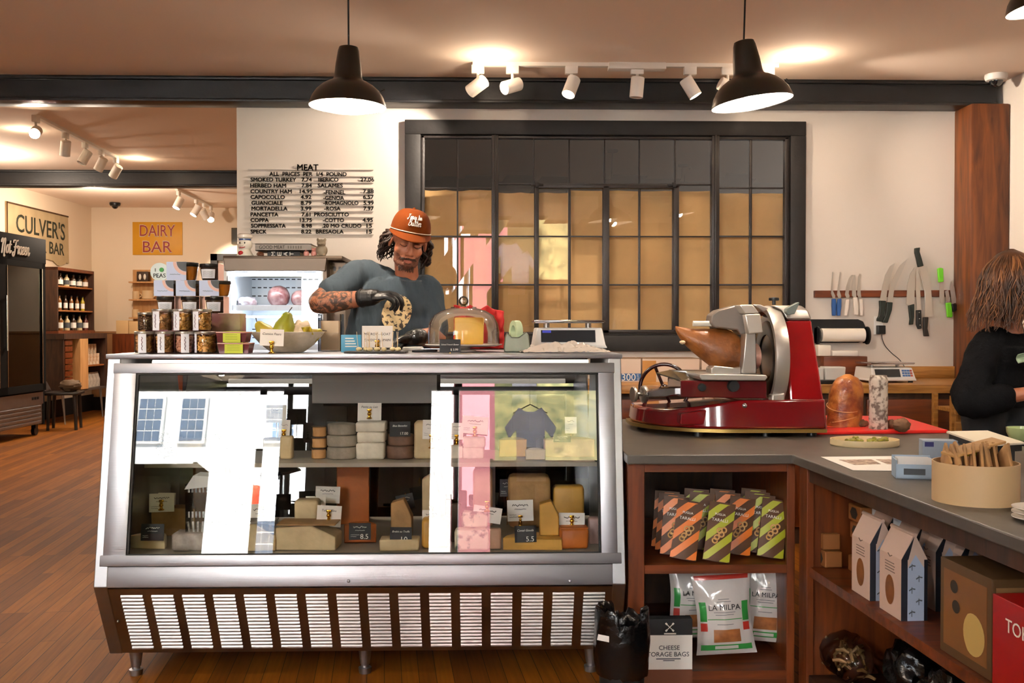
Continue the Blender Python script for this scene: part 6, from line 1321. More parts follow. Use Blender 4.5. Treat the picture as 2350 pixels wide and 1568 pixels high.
# ================================================================ upright meat cooler, left of the butcher
Yf = 5.75; s = S(Yf); x0, x1 = X_(512, Yf), X_(750, Yf); zt_ = Z_(588, Yf); t = thing('meat_cooler', 'upright lit glass fronted cooler with salami below the menu board', 'cooler', ((x0+x1)/2, 6.05, 0))
Mfas = mat('bronze_metal_fascia', '5c4e42', .4, .6); Min = mat('lit_white_liner', 'e8eef4', .4)
b = MB(); b.b2(x0, x1+.09, Yf, 6.42, zt_-.025, zt_, .003); b.build('top_lid', Mfas, t, True)
b = MB(); b.sil([(512, 592), (750, 592), (746, 622), (516, 622)], Yf-.02, Yf+.06); b.build('fascia', Mfas, t, True, smooth=0, bevel=.003)
b = MB(); b.b2(x1-.03, x1+.0, Yf, 6.42, 0, zt_-.025); b.b2(x1, x1+.09, Yf+.12, 6.42, 0, zt_-.03); b.build('side_panel', Mfas, t, True, smooth=0)
b = MB(); b.b2(x0, x0+.03, Yf, 6.42, 0, zt_-.025); b.build('side_panel', mat('white_side_panel', 'd9d6d2', .4), t, True, smooth=0)
b = MB()
for i in range(3): b.b2(x1+.02+.03*i, x1+.035+.03*i, Yf+.118, Yf+.12, zt_-.08, zt_-.055)
b.build('switch', Mblack, t, True, smooth=0)
b = MB(); b.b2(x0+.03, x1-.03, 6.30, 6.34, .3, zt_-.1); b.b2(x0+.03, x0+.035, Yf+.03, 6.3, .3, zt_-.1); b.b2(x1-.035, x1-.03, Yf+.03, 6.3, .3, zt_-.1); b.b2(x0+.03, x1-.03, Yf, 6.34, .27, .3); b.build('liner', Min, t, True, smooth=0)
b = MB()
for i in range(6):
    for j in range(13): z = Z_(642+i*19, 6.3) if i < 3 else Z_(642+19*(i+3), 6.3); x = X_(566+j*13, 6.3); b.b2(x, x+.022, 6.298, 6.3, z-.0035, z+.0035)
b.build('air_slot', mat('slot_dark', '3a3d42', .6), t, True, smooth=0)
for py in (712, 800):
    z = Z_(py-6, 5.9); b = MB(); b.b2(x0+.035, x1-.035, 5.82, 6.29, z-.008, z); b.build('shelf', mat('wire_shelf', 'd8dde2', .3), t, True, smooth=0)
    b = MB(); b.b2(x0+.035, x1-.035, 5.812, 5.82, z-.02, z+.012)
    for i in range(4): b.b2(x0+.06+i*.13, x0+.16+i*.13, 5.808, 5.812, z-.015, z+.008)
    b.build('price_rail', mat('pale_rail', 'c9cbd0', .4), t, True, smooth=0)
b = MB(); b.b2(x0+.05, x1-.05, Yf+.05, Yf+.07, zt_-.115, zt_-.095); b.build('light_tube', mat('cooler_tube', 'ffffff', .4, emit=('eaf4ff', 9)), t, True, smooth=0)
b = MB(); b.b2(x0+.05, x1-.05, 5.86, 5.88, Z_(722, 5.9)-.02, Z_(722, 5.9)-.008); b.build('light_tube', MATS['cooler_tube'], t, True, smooth=0)
b = MB(); b.b2(x0+.02, x1-.02, Yf-.005, Yf, .3, Z_(622, Yf)); b.build('glass_front', Mglass, t, True, smooth=0)
b = MB(); b.b2(x0, x1, Yf-.01, 6.42, 0, .27); b.build('plinth', Mfas, t, True, smooth=0)
l = bpy.data.lights.new('lamp_light', 'AREA'); l.shape = 'RECTANGLE'; l.size = .5; l.size_y = .03; l.energy = .8; l.color = (.86, .94, 1); o = bpy.data.objects.new('lamp_light', l); C.objects.link(o); o.location = ((x0+x1)/2, Yf+.09, zt_-.125); o.rotation_euler = (rad(-15), 0, 0)
l2 = l.copy(); l2.energy = .7; o = bpy.data.objects.new('lamp_light', l2); C.objects.link(o); o.location = ((x0+x1)/2, 5.9, Z_(726, 5.9)-.02)
Msal = mat('salami_wrapped', '6b3c3c', .4, vary=(30, .4), col2='8f6f6c', bump=(25, .3), coat=.3)
for px, py, r, lab in ((640, 684, 25, 'larger round salami on the upper shelf of the lit cooler'), (689, 683, 20, 'smaller round salami on the upper shelf of the lit cooler')):
    b = MB(); rr = r*S(5.98); b.sph((0, 0, rr), (rr, .09, rr), n=30, bump=.05); o = b.build('round_salami', Msal, smooth=70); o.location = (X_(px, 5.98), 5.98, Z_(706, 5.9)); tag(o, lab, 'salami')
b = MB(); b.sph((0, 0, .03), (.06, .06, .032), n=20, bump=.3); o = b.build('wrapped_meat', mat('film_wrapped_meat', '8f7478', .3, vary=(18, .4), col2='cfd0d6', coat=.5), smooth=60); o.location = (X_(567, 5.95), 5.95, Z_(706, 5.9)); tag(o, 'film wrapped meat at the left of the cooler shelf', 'meat')
# ornaments on the cooler
ty = 5.86
def tx(px): return X_(px, ty)
t = thing('ceramic_jar', 'white ceramic head jar with a blue banded hat and red tie', 'ornament', (tx(563), ty, zt_)); k = S(ty)
b = MB(); b.lathe([(0, 0), (18*k, 0), (19*k, 4*k), (13*k, 14*k), (12*k, 17*k), (16*k, 24*k), (16*k, 32*k), (13*k, 37*k), (13*k, 41*k), (17*k, 44*k), (17*k, 50*k), (12*k, 53*k), (0, 54*k)], n=28); b.sph((-4*k, -14*k, 26*k), (5*k, 5*k, 4*k), n=12); b.build('jar_body', Mceram, t)
b = MB(); b.lathe([(13.4*k, 37.5*k), (13.6*k, 37.5*k), (13.6*k, 41*k), (13.4*k, 41*k)], n=28); b.build('hat_band', mat('blue_glaze', '2c4a86', .25), t)
b = MB(); b.sph((-6*k, -16.5*k, 8*k), (6*k, 3*k, 5*k), n=12); b.tube([(-9*k, -15.5*k, 21*k), (-3*k, -16.3*k, 20*k), (4*k, -15.5*k, 22*k)], .9*k, 6); b.build('red_tie', mat('red_glaze', 'b0151c', .25), t)
b = MB(); b.sph((3*k, -15.4*k, 31*k), (1.6*k, 1*k, 2.4*k), n=10); b.sph((-8*k, -13.8*k, 31*k), (1.6*k, 1*k, 2.4*k), n=10); b.build('painted_eye', Mink, t)
def book(x0, x1, py0, py1, Y0, dep, lab, cover, spine_text, tm, tw, z):
    w = tx(x1)-tx(x0); h = (py1-py0)*S(Y0); t = thing('book', lab, 'book', ((tx(x0)+tx(x1))/2, Y0, z), 0, 'books on the cooler')
    b = MB(); b.box((0, dep/2, .002), (w, dep, .004)); b.box((0, dep/2, h-.002), (w, dep, .004)); b.box((0, .002, h/2), (w, .004, h)); b.build('cover', cover, t, smooth=0)
    b = MB(); b.box((0, dep/2+.002, h/2), (w-.008, dep-.008, h-.008)); b.build('pages', mat('book_pages', 'e4d8c6', .8), t, smooth=0)
    return t, w, h
t, w, h1 = book(616, 690, 574, 587, 5.84, .2, 'black book with white spine letters lying under the grey book', Mcardb, '', None, 0, zt_+.0)
for i, c_ in enumerate('MEAT'): text(c_, 'lettering', Mchalk, t, TR((-w*.32+i*w*.19, -.001, h1*.5)) @ RY(-90) @ FACE, w=h1*.75, h=w*.12, ext=.0005)
t, w, h2 = book(590, 718, 558, 574, 5.82, .2, 'pale grey book with dark capitals on top of the black book', mat('grey_cloth_cover', '9c968f', .6), '', None, 0, zt_+h1+.001)
text('GOOD MEAT', 'lettering', Mink, t, TR((-w*.2, -.001, h2*.5)) @ FACE, w=w*.46, h=h2*.5, ext=.0005); b = MB()
for i in range(6): b.b2(w*.08+i*w*.045, w*.1+i*w*.045, -.0012, 0, h2*.3, h2*.7)
b.build('small_print', mat('dim_grey_ink', '6d6862', .7), t, smooth=0)
def beast(px, py0, m, lab, k_, name):
    t = thing(name, lab, 'figurine', (tx(px), ty-.02, zt_), 0, None); h = (586-py0)*S(ty)*k_
    b = MB(); b.sph((0, 0, h*.36), (h*.34, h*.3, h*.36), n=14); b.sph((.0, -h*.12, h*.76), (h*.26, h*.24, h*.24), n=14); b.sph((0, -h*.34, h*.72), (h*.12, h*.1, h*.1), n=10)
    for sx in (-1, 1): b.sph((sx*h*.2, -h*.06, h*.96), (h*.08, h*.05, h*.11), n=8); b.sph((sx*h*.18, -h*.22, h*.08), (h*.1, h*.14, h*.08), n=8)
    o = b.build('figure', m, t); remesh(o, h*.03, 3)
beast(705, 566, mat('pink_glaze', 'd4938a', .35), 'little pink pig figurine, left of the pair beside the books', 1.0, 'pig_figurine'); beast(722, 566, MATS['pink_glaze'], 'little pink pig figurine, right of the pair beside the books', 1.0, 'pig_figurine')
beast(740, 546, mat('stone_glaze', 'a89a84', .5, vary=(12, .4)), 'grey stone coloured sheep figurine at the right end of the cooler', 1.0, 'sheep_figurine')
b = MB(); b.sph((0, 0, .014), (.022, .018, .015), n=14, bump=.3); o = b.build('brown_ornament', mat('brown_glaze', '6d4430', .4)); o.location = (tx(600), ty-.02, zt_); tag(o, 'tiny brown ornament left of the black book on the cooler', 'ornament')
# ================================================================ far room at left
FR = thing('drinks_fridge', 'tall black double glass door fridge with white script lettering at the left edge', 'fridge', (-5.2, 11.8, 0), -1.9)
Mfr = mat('black_fridge_paint', '0a0806', .85, spec=.15)
def fb(nm, m, x0, x1, y0, y1, z0, z1, bev=0, par=FR): b = MB(); b.b2(x0, x1, y0, y1, z0, z1, bev); return b.build(nm, m, par, smooth=40 if bev else 0)
FH = 2.28
fb('header', Mfr, -.78, .03, -1.95, 0, 1.99, FH, .006); fb('side_panel', Mfr, -.78, 0, -.03, 0, .12, 1.99); fb('side_panel', Mfr, -.78, 0, -1.95, -1.92, .12, 1.99); fb('back_panel', mat('fridge_liner', '3a3f45', .5), -.78, -.75, -1.92, -.03, .12, 1.99)
fb('floor_panel', Mfr, -.75, 0, -1.92, -.03, .5, .54); fb('kick_panel', Msteelv, -.7, .0, -1.92, -.03, .36, .5)
b = MB(); b.b2(-.7, -.01, -1.92, -.02, .13, .36)
for i in range(5): b.b2(-.01, .012, -1.9, -.1, .145+i*.044, .172+i*.044, .004)
b.build('grille', Msteelv, FR, smooth=0)
b = MB()
for i in range(3): b.b2(0, .006, -.3+i*.06, -.265+i*.06, .42, .45)
b.build('switch', Mblack, FR, smooth=0)
for y in (-.12, -1.8):
    for x in (-.06, -.7): b = MB(); b.cyl((x-.02, y, .05), (x+.02, y, .05), .05, n=16); b.b2(x-.025, x+.025, y-.03, y+.03, .08, .13); b.build('caster', Mblack, FR)
for y0, y1 in ((-.98, -.02), (-1.94, -.98)):
    b = MB(); b.b2(0, .03, y0, y0+.09, .52, 2.0); b.b2(0, .03, y1-.07, y1, .52, 2.0); b.b2(0, .03, y0, y1, .52, .6); b.b2(0, .03, y0, y1, 1.93, 2.0); d = b.build('glass_door', Mfr, FR, smooth=0)
    b = MB(); b.b2(.012, .016, y0+.09, y1-.07, .6, 1.93); b.build('pane', Mglass, d, smooth=0)
    b = MB(); b.b2(.03, .034, y1-.085, y1-.072, .6, 1.93); b.build('chrome_trim', Mchrome, d, smooth=0); b = MB(); b.b2(.03, .034, y0+.09, y0+.10, .6, 1.93); b.build('chrome_trim', Mchrome, d, smooth=0)
    b = MB(); b.cyl((.05, y0+.05, 1.0), (.05, y0+.05, 1.6), .012, n=10); b.b2(.03, .05, y0+.04, y0+.06, 1.02, 1.05); b.b2(.03, .05, y0+.04, y0+.06, 1.55, 1.58); b.build('handle', Mchrome, d)
for y in (-.98,): fb('light_strip', mat('fridge_tube', 'ffffff', .4, emit=('dfeaff', 1.2)), -.06, -.04, y-.03, y+.03, .62, 1.9)
for z in (.85, 1.1, 1.35, 1.62): fb('shelf', mat('grey_wire_shelf', '9a9a98', .4), -.72, -.05, -1.9, -.05, z, z+.015)
def fn(x, y): return (.036, -1.02+x, 2.06+y)
script('Not Frozen', 'lettering', Mchalk, FR, fn, .088, .0085)
rg = random.Random(21)
fi = 0
for z, hh in ((.545, .2), (.866, .16), (1.116, .14), (1.366, .15), (1.636, .15)):
    for k in range(9):
        y = -1.82+k*.2; x = -.16-rg.uniform(0, .08); h = hh*rg.uniform(.55, 1); p = Matrix.Rotation(rad(-1.9), 3, 'Z') @ Vector((x, y, z))
        b = MB(); b.box((0, 0, h/2), (rg.uniform(.08, .14), rg.uniform(.09, .15), h), None, .006); o = b.build('food_pack', mat('pack_%d' % (k % 5), ['b9a88e', '6d6a52', 'c9c6c0', '8a5a48', '5a6a48'][k % 5], .5, vary=(30, .4))); o.location = Vector((-5.2, 11.8, 0))+p; o.rotation_euler = (0, 0, rad(-1.9)); fi += 1
        tag(o, 'small food pack on a wire shelf inside the dark double door fridge', 'food pack', 'packs in the fridge')
# painted sign on the left wall
def onl(Y, z, off): return Vector((lw(Y)+off, Y, z))
ya, yb = 12.68, 14.38; za, zb_ = Z_(605, yb), Z_(499, yb)
t = thing('painted_sign', 'weathered cream signboard with dark green letters high on the left wall', 'sign', onl((ya+yb)/2, (za+zb_)/2, .0), -1.9); L = (yb-ya); Hs = zb_-za
b = MB(); rg = random.Random(2); n = 26
pts = [(-L/2, -Hs/2-.02)]+[(-L/2+L*i/n, -Hs/2+.02*rg.random()-.012+(-.05 if 19 < i < 25 else 0)*math.sin((i-19)/6*pi)) for i in range(1, n)]+[(L/2+.02, -Hs/2-.01), (L/2, Hs/2), (-L/2, Hs/2)]
b.prism(pts, Matrix(((0, 0, 1, .002), (1, 0, 0, 0), (0, 1, 0, 0), (0, 0, 0, 1))), .02); b.build('board', mat('weathered_cream', 'c0ab84', .8, vary=(4, .18), bump=(20, .3)), t, smooth=0)
b = MB(); b.b2(.022, .03, -L/2, L/2, Hs/2-.02, Hs/2); b.b2(.022, .03, -L/2, -L/2+.015, -Hs/2, Hs/2); b.build('edge_strip', mat('rusty_brown', '5a3d22', .8, vary=(12, .4)), t, smooth=0)
LF = Matrix(((0, 0, 1, .024), (1, 0, 0, 0), (0, 1, 0, 0), (0, 0, 0, 1)))      # lettering read from the room
Msg = mat('dark_green_letters', '2d3326', .7)
text("CULVER'S", 'lettering', Msg, t, LF @ TR((.06, Hs*.14, 0)), w=L*.80, h=Hs*.36, ext=.003, bold=.006); text('SNACK BAR', 'lettering', Msg, t, LF @ TR((.05, -Hs*.24, 0)), w=L*.78, h=Hs*.25, ext=.003, bold=.006)
# yellow sign on the far wall
Yw = 15.2; x0, x1, z0, z1 = X_(306, Yw), X_(420, Yw), Z_(587, Yw), Z_(512, Yw)
t = thing('dairy_sign', 'yellow sign reading DAIRY BAR in dark red on the far wall', 'sign', ((x0+x1)/2, Yw-.001, (z0+z1)/2)); w = x1-x0; h = z1-z0
b = MB(); b.box((0, -.006, 0), (w, .01, h), None, .002); b.build('panel', mat('sign_yellow', 'e0a21c', .5, vary=(3, .08)), t)
for s_, dz, ww in (('DAIRY', .24, .70), ('BAR', -.25, .58)):
    text(s_, 'letter_outline', Mchalk, t, TR((0, -.0115, dz*h)) @ FACE, w=w*ww*1.03, h=h*.37, ext=.001, bold=.02); text(s_, 'lettering', mat('sign_red', '9a1f1c', .5), t, TR((0, -.0135, dz*h)) @ FACE, w=w*ww, h=h*.33, ext=.002)
# bottle cabinet on the left wall and the low cabinet below it
def lcab(nm, lab, Xf, Y0, Y1, z0, z1, dep, m): return thing(nm, lab, 'cabinet', (Xf, Y0, 0), -1.9)
BC = lcab('bottle_cabinet', 'dark brown wall cabinet with three shelves of little bottles', -5.6, 13.1, 14.2, 1.22, 2.03, .42, 0); Ln = 1.12
def bp_(nm, m, x0, x1, y0, y1, z0, z1, par): b = MB(); b.b2(x0, x1, y0, y1, z0, z1); return b.build(nm, m, par, smooth=0)
bp_('back_panel', mat('olive_back_panel', '2f3018', .7), -.4, -.38, 0, Ln, 1.22, 2.03, BC)
for y in (0, Ln-.03): bp_('side_panel', Mdarkw, -.4, 0, y, y+.03, 1.2, 2.04, BC)
bp_('top_panel', Mwalx, -.4, 0, 0, Ln, 2.0, 2.04, BC); bp_('bottom_panel', Mwalx, -.4, .01, 0, Ln, 1.17, 1.21, BC)
shz = [1.21, 1.48, 1.80]
for z in shz[1:]: bp_('shelf', mat('warm_shelf_wood', '9a6030', .5), -.38, -.01, .03, Ln-.03, z-.018, z, BC)
def wl(base, x, y, z): return base.location+Matrix.Rotation(base.rotation_euler.z, 3, 'Z') @ Vector((x, y, z))
bc = [('3a2413', 'amber'), ('c9b48a', 'cream'), ('1d1a16', 'black'), ('7a4a1c', 'brown'), ('b8a22c', 'yellow'), ('dcd6cc', 'white'), ('5a2420', 'red')]
rg = random.Random(8); bot = {}
def bottle(ci, h, slim):
    c, nm = bc[ci]; r = .026 if slim else .036; t = thing('sauce_bottle', '', 'bottle')
    b = MB(); b.lathe([(0, 0), (r, 0), (r, h*.62), (r*.5, h*.76), (r*.38, h*.8), (r*.38, h*.93), (0, h*.93)], n=14); b.build('bottle_body', mat('bottle_'+nm, c, .25, coat=.4), t)
    b = MB(); b.lathe([(0, h*.92), (r*.45, h*.92), (r*.45, h), (0, h)], n=12); b.build('cap', Mblack, t)
    b = MB(); b.lathe([(r*1.02, h*.15), (r*1.03, h*.15), (r*1.03, h*.5), (r*1.02, h*.5)], n=14); b.build('label', Mcard if ci not in (5, 1) else Mchar, t)
    return t
for si, z in enumerate(shz):
    n = (11, 12, 11)[si]
    for k in range(n):
        ci = rg.randrange(7); key = (ci, si); y = .08+(Ln-.16)*k/(n-1)
        if key not in bot: bot[key] = o = bottle(ci, (.21, .2, .17)[si], si == 1)
        else: o = dup(bot[key])
        o.location = wl(BC, -.09-.04*(k % 2), y, z+.001)
        o['label'] = '%s bottle with a dark cap on the %s shelf of the bottle cabinet' % (bc[ci][1], ('bottom', 'middle', 'top')[si]); o['group'] = '%s bottles, %s shelf of the cabinet' % (bc[ci][1], ('bottom', 'middle', 'top')[si])
LC = lcab('low_cabinet', 'low dark cabinet on thin legs with a pine upright and shelves of bags', -5.42, 12.85, 14.1, 0, 0, 0, 0); Lm = 1.3
bp_('top_panel', Mdarkw, -.45, .02, -.02, Lm, 1.1, 1.17, LC); bp_('side_panel', Mdarkw, -.45, 0, 0, .03, .42, 1.1, LC); bp_('side_panel', Mdarkw, -.45, .02, Lm-.05, Lm, .42, 1.1, LC); bp_('back_panel', mat('deep_brown_panel', '2b1c12', .7), -.45, -.43, 0, Lm, .42, 1.1, LC); bp_('bottom_panel', mat('steel_bar_edge', '6d665e', .4, .5), -.45, .02, 0, Lm, .40, .43, LC)
for i in range(8): bp_('drawer', Mwalx, -.4, .0, .05, .26, .46+i*.08, .525+i*.08, LC)
bp_('pine_upright', Mpine, -.4, .03, .42, .66, .43, 1.1, LC)
for z in (.74,): bp_('shelf', mat('warm_shelf_wood', '9a6030', .5), -.42, 0, .68, Lm-.06, z-.02, z, LC)
for x, y in ((-.05, .05), (-.05, Lm-.1), (-.4, .05), (-.4, Lm-.1)):
    b = MB(); b.cyl((x, y, .4), (x+.03, y+.03, 0), .009, n=8); b.cyl((x, y+.05, .4), (x+.03, y+.03, 0), .009, n=8); b.build('hairpin_leg', Msteelv, LC)
for z, n, h, nm, lab, grp, m in ((.431, 5, .2, 'chip_packet', 'white printed packet on the bottom shelf of the low cabinet', 'packets, bottom shelf of the low cabinet', mat('white_printed_packet', 'cfc5b8', .5, vary=(20, .45))), (.741, 5, .15, 'white_canister', 'small white canister in the front row, upper shelf of the low cabinet', 'canisters, upper shelf of the low cabinet', mat('white_printed_tin', 'e0d4c0', .5, vary=(14, .35), col2='b0793f'))):
    for k in range(n):
        b = MB(); 
        if nm == 'chip_packet': b.loft([[(sx*.03*q, sy*.05, zz) for sx, sy in ((-1, -1), (1, -1), (1, 1), (-1, 1))] for q, zz in ((1, 0), (1.1, h*.5), (.15, h))])
        else: b.lathe([(0, 0), (.045, 0), (.045, h), (0, h)], n=16)
        o = b.build(nm, m); o.location = wl(LC, -.08, .74+k*.105, z); o.rotation_euler = (0, 0, rad(-1.9)); tag(o, lab, nm.split('_')[1], grp)
for k in range(5): b = MB(); b.lathe([(0, 0), (.042, 0), (.042, .13), (0, .13)], n=16); o = b.build('white_canister', MATS['white_printed_tin']); o.location = wl(LC, -.12, .74+k*.105, .8915); tag(o, 'small white canister stacked above the front row, upper shelf of the low cabinet', 'canister', 'stacked canisters of the low cabinet')
# chair before the cabinet
CHR = thing('dark_chair', 'dark wooden chair with a bag on its seat before the low cabinet', 'chair', (-5.2, 12.35, 0), 12); Mdk_ = mat('dark_chair_wood', '1c1410', .45)
for x, y in ((.16, -.16), (.16, .16), (-.16, -.16), (-.16, .16)): b = MB(); b.cyl((x*.9, y*.9, .43), (x, y, 0), .024, .018, 10); b.build('leg', Mdk_, CHR)
b = MB(); b.box((0, 0, .445), (.4, .4, .035), None, .01); b.build('seat', Mdk_, CHR)
b = MB(); b.sheet(lambda u, v: (-.19-.06*v, .19*(u*2-1), .46+.12*v+.0), 6, 4); b.build('backrest', Mdk_, CHR, solid=.02)
b = MB(); b.sph((0, 0, .07), (.13, .12, .075), n=20, bump=.25); o = b.build('cloth_bag', mat('brown_bag', '5a4630', .8, bump=(12, .4))); o.location = (-5.13, 12.36, .464); tag(o, 'slumped brown bag lying on the seat of the dark chair', 'bag')
# pegboard shelf with mugs on the far wall
Yp_ = 15.19; s = S(15.1); x0, x1 = X_(302, 15.1), X_(372, 15.1); z0, z1 = Z_(742, 15.1), Z_(620, 15.1)
t = thing('mug_shelf', 'pale wooden wall shelf with mugs and cups on the far wall', 'shelf', ((x0+x1)/2, 15.1, z0)); b = MB(); b.b2(x0, x1, 15.16, 15.199, z0, z1, .004); b.build('back_board', Mpine, t, True)
shm = [Z_(y, 15.1) for y in (648, 688, 729)]
for z in shm: b = MB(); b.b2(x0, x1, 14.98, 15.16, z-.02, z); b.build('shelf', Mpine, t, True, smooth=0)
Mmug = mat('cream_stoneware', 'd9bd92', .4)
def mug(px, z, r, h, lab):
    t = thing('mug', lab, 'mug', (X_(px, 15.05), 15.05, z+.001), 0, 'mugs on the wall shelf')
    b = MB(); b.lathe([(0, 0), (r*.9, 0), (r, .01), (r, h), (r*.93, h), (r*.9, .012), (0, .01)], n=24); b.build('cup', Mmug, t); b = MB(); b.tube([(r*.95+.03*math.sin(i/8*pi), 0, h*.25+h*.5*i/8) for i in range(9)], .008, 6); b.build('handle', Mmug, t)
mug(313, shm[1], .055, .12, 'tall mug at the left of the middle wall shelf'); mug(340, shm[1], .085, .13, 'wide cup beside the tall mug on the middle wall shelf'); mug(311, shm[2], .05, .12, 'mug at the left of the lowest wall shelf'); mug(340, shm[2], .05, .09, 'low cup at the right of the lowest wall shelf')
b = MB(); b.box((0, 0, .075), (.17, .1, .15), None, .004); t = thing('shaker_box', 'dark box with two pale shakers pictured, top of the mug shelf', 'box', (X_(330, 15.05), 15.05, shm[0])); b.build('box_body', mat('brown_gift_box', '3a2718', .6), t)
b = MB()
for sx in (-1, 1): b.sph((sx*.035, -.052, .07), (.02, .006, .045), n=12)
b.build('shaker_print', Mceram, t)
# boxes and dark stand by the far wall
t = thing('side_cabinet', 'brown low cabinet against the tan wainscot of the far wall', 'cabinet', (X_(300, 14.9), 14.9, 0)); b = MB(); b.b2(-.2, 1.6, -.2, .2, 0, Z_(766, 14.9), .006); b.build('cabinet_body', Mwalnut, t)
for k, (px0, px1, y0, lab) in enumerate(((272, 300, 736, 'cream carton at the left on the brown low cabinet'), (301, 330, 738, 'cream carton at the right on the brown low cabinet'))):
    Y = 14.85; w = (px1-px0)*S(Y); h = Z_(y0, Y)-Z_(766, 14.9); b = MB(); b.box((0, 0, h/2), (w*.98, .2, h), None, .004); o = b.build('cream_carton', mat('cream_carton', 'dcb985', .7)); o.location = (X_((px0+px1)/2, Y), Y, Z_(766, 14.9)+.001); tag(o, lab, 'carton', 'cartons on the side cabinet')
t = thing('wall_picture', 'small dark framed picture at the right end of the far wall', 'picture', W(537, 541, 15.18)); b = MB(); b.sil([(531, 523), (548, 523), (548, 560), (531, 560)], 15.16, 15.199); b.build('frame', mat('olive_frame', '4a4028', .6), t, True, smooth=0); b = MB(); b.sil([(533, 527), (546, 527), (546, 555), (533, 555)], 15.155, 15.16); b.build('picture', mat('dark_picture', '2a2a20', .5), t, True, smooth=0)
b = MB(); q0 = W(484, 583, 15.15); q1 = W(560, 583, 15.15); b.b2(q0.x, q0.x+.1, 15.12, 15.2, 0, q0.z); b.b2(q0.x, q1.x, 15.12, 15.2, q0.z-.1, q0.z); dd = struct(b.build('door_2', Mframe, smooth=0)); b = MB(); b.b2(q0.x+.1, q1.x, 15.17, 15.19, 0, q0.z-.1); b.build('door_leaf', mat('white_door', 'cdbfae', .6), dd, smooth=0)
# ================================================================ people
Mskin = mat('skin_warm', 'a9694b', .5, vary=(30, .12), bump=(120, .05), sss=.08)
Mbeard = mat('brown_stubble', '5f3a28', .8, vary=(140, .45), col2='7d4c38', bump=(200, .3))
Mlip = mat('lip_skin', 'a5604f', .45)
def ink_skin():
    """skin with a dark floral tattoo: blotches, leaf edges and fine lines"""
    m = mat('tattooed_skin', 'a3694b', .5); N = m.node_tree.nodes; L = m.node_tree.links; b = N['Principled BSDF']
    tc = N.new('ShaderNodeTexCoord'); v = N.new('ShaderNodeTexVoronoi'); v.feature = 'DISTANCE_TO_EDGE'; v.inputs['Scale'].default_value = 48
    n = N.new('ShaderNodeTexNoise'); n.inputs['Scale'].default_value = 24; n.inputs['Detail'].default_value = 6; n.inputs['Distortion'].default_value = 1.6
    L.new(tc.outputs['Object'], v.inputs[0]); L.new(tc.outputs['Object'], n.inputs[0])
    r1 = N.new('ShaderNodeValToRGB'); r1.color_ramp.elements[0].position = .0; r1.color_ramp.elements[1].position = .06; L.new(v.outputs[0], r1.inputs[0])
    r2 = N.new('ShaderNodeValToRGB'); r2.color_ramp.elements[0].position = .46; r2.color_ramp.elements[1].position = .56; L.new(n.outputs[0], r2.inputs[0])
    mu = N.new('ShaderNodeMath'); mu.operation = 'MULTIPLY'; L.new(r1.outputs[0], mu.inputs[0]); L.new(r2.outputs[0], mu.inputs[1])
    ad = N.new('ShaderNodeMath'); ad.operation = 'ADD'; ad.use_clamp = True; ad.inputs[1].default_value = .12; L.new(mu.outputs[0], ad.inputs[0])
    mx = N.new('ShaderNodeMix'); mx.data_type = 'RGBA'; mx.inputs[6].default_value = (*lin('2b2a27'), 1); mx.inputs[7].default_value = (*lin('a3694b'), 1); L.new(ad.outputs[0], mx.inputs[0]); L.new(mx.outputs[2], b.inputs['Base Color']); return m
Mtat = ink_skin()
Mglove = mat('black_nitrile', '0e0f10', .45, bump=(60, .35), coat=.2)
Mhair = mat('dark_brown_curls', '3a2316', .55, vary=(20, .4), col2='22140d')
def limb(b, pts, r, n=14, k=5):
    sp = spline(pts, k); m = len(pts)-1; rs = []
    for i in range(len(sp)):
        t = i/k; j = min(int(t), m-1); f = t-j; rs.append(r[j]*(1-f)+r[j+1]*f)
    b.chain(sp, rs, n)
def hand(b, w, d, nrm, side, curl, size=1.0, thumb=1):
    """w wrist, d towards the knuckles, nrm back of the hand, side +1/-1 for the thumb side"""
    d = Vector(d).normalized(); nrm = Vector(nrm); nrm = (nrm-d*nrm.dot(d)).normalized(); lat = d.cross(nrm)*side; w = Vector(w); s = size
    R = Matrix((lat, d, nrm)).transposed().to_4x4()
    b.sph(w+d*.05*s, (.042*s, .056*s, .019*s), R, n=16); b.chain([w-d*.02*s, w+d*.03*s], [.028*s, .032*s], 12)
    for i, (o, L, c) in enumerate(zip((.030, .011, -.010, -.029), (1.0, 1.08, 1.0, .8), curl)):
        p = w+d*(.092-.004*abs(i-1))*s+lat*o*s; q = [p-d*.03*s, p]; a = 0; dirn = d
        for seg, cc in zip((.042, .027, .021), (c*.8, c*1.1, c*.8)):
            a += cc; dirn = (d*cos(a)-nrm*sin(a)+lat*o*1.5).normalized(); p = p+dirn*seg*L*s; q.append(p)
        b.chain(spline(q, 3), [x*s for x in [.0105]*6+[.0098]*3+[.0088]*3+[.0078]][:len(spline(q, 3))], 10)
    if thumb:
        p = w+d*.022*s+lat*.03*s; t1 = (lat*.75+d*.7-nrm*.45).normalized(); p1 = p+t1*.042*s; t2 = (lat*.25+d*.95-nrm*.55).normalized(); p2 = p1+t2*.033*s; p3 = p2+(t2-nrm*.3).normalized()*.026*s
        b.chain([w+d*.03*s, p, p1, p2, p3], [.016*s, .016*s, .0125*s, .011*s, .009*s], 10)
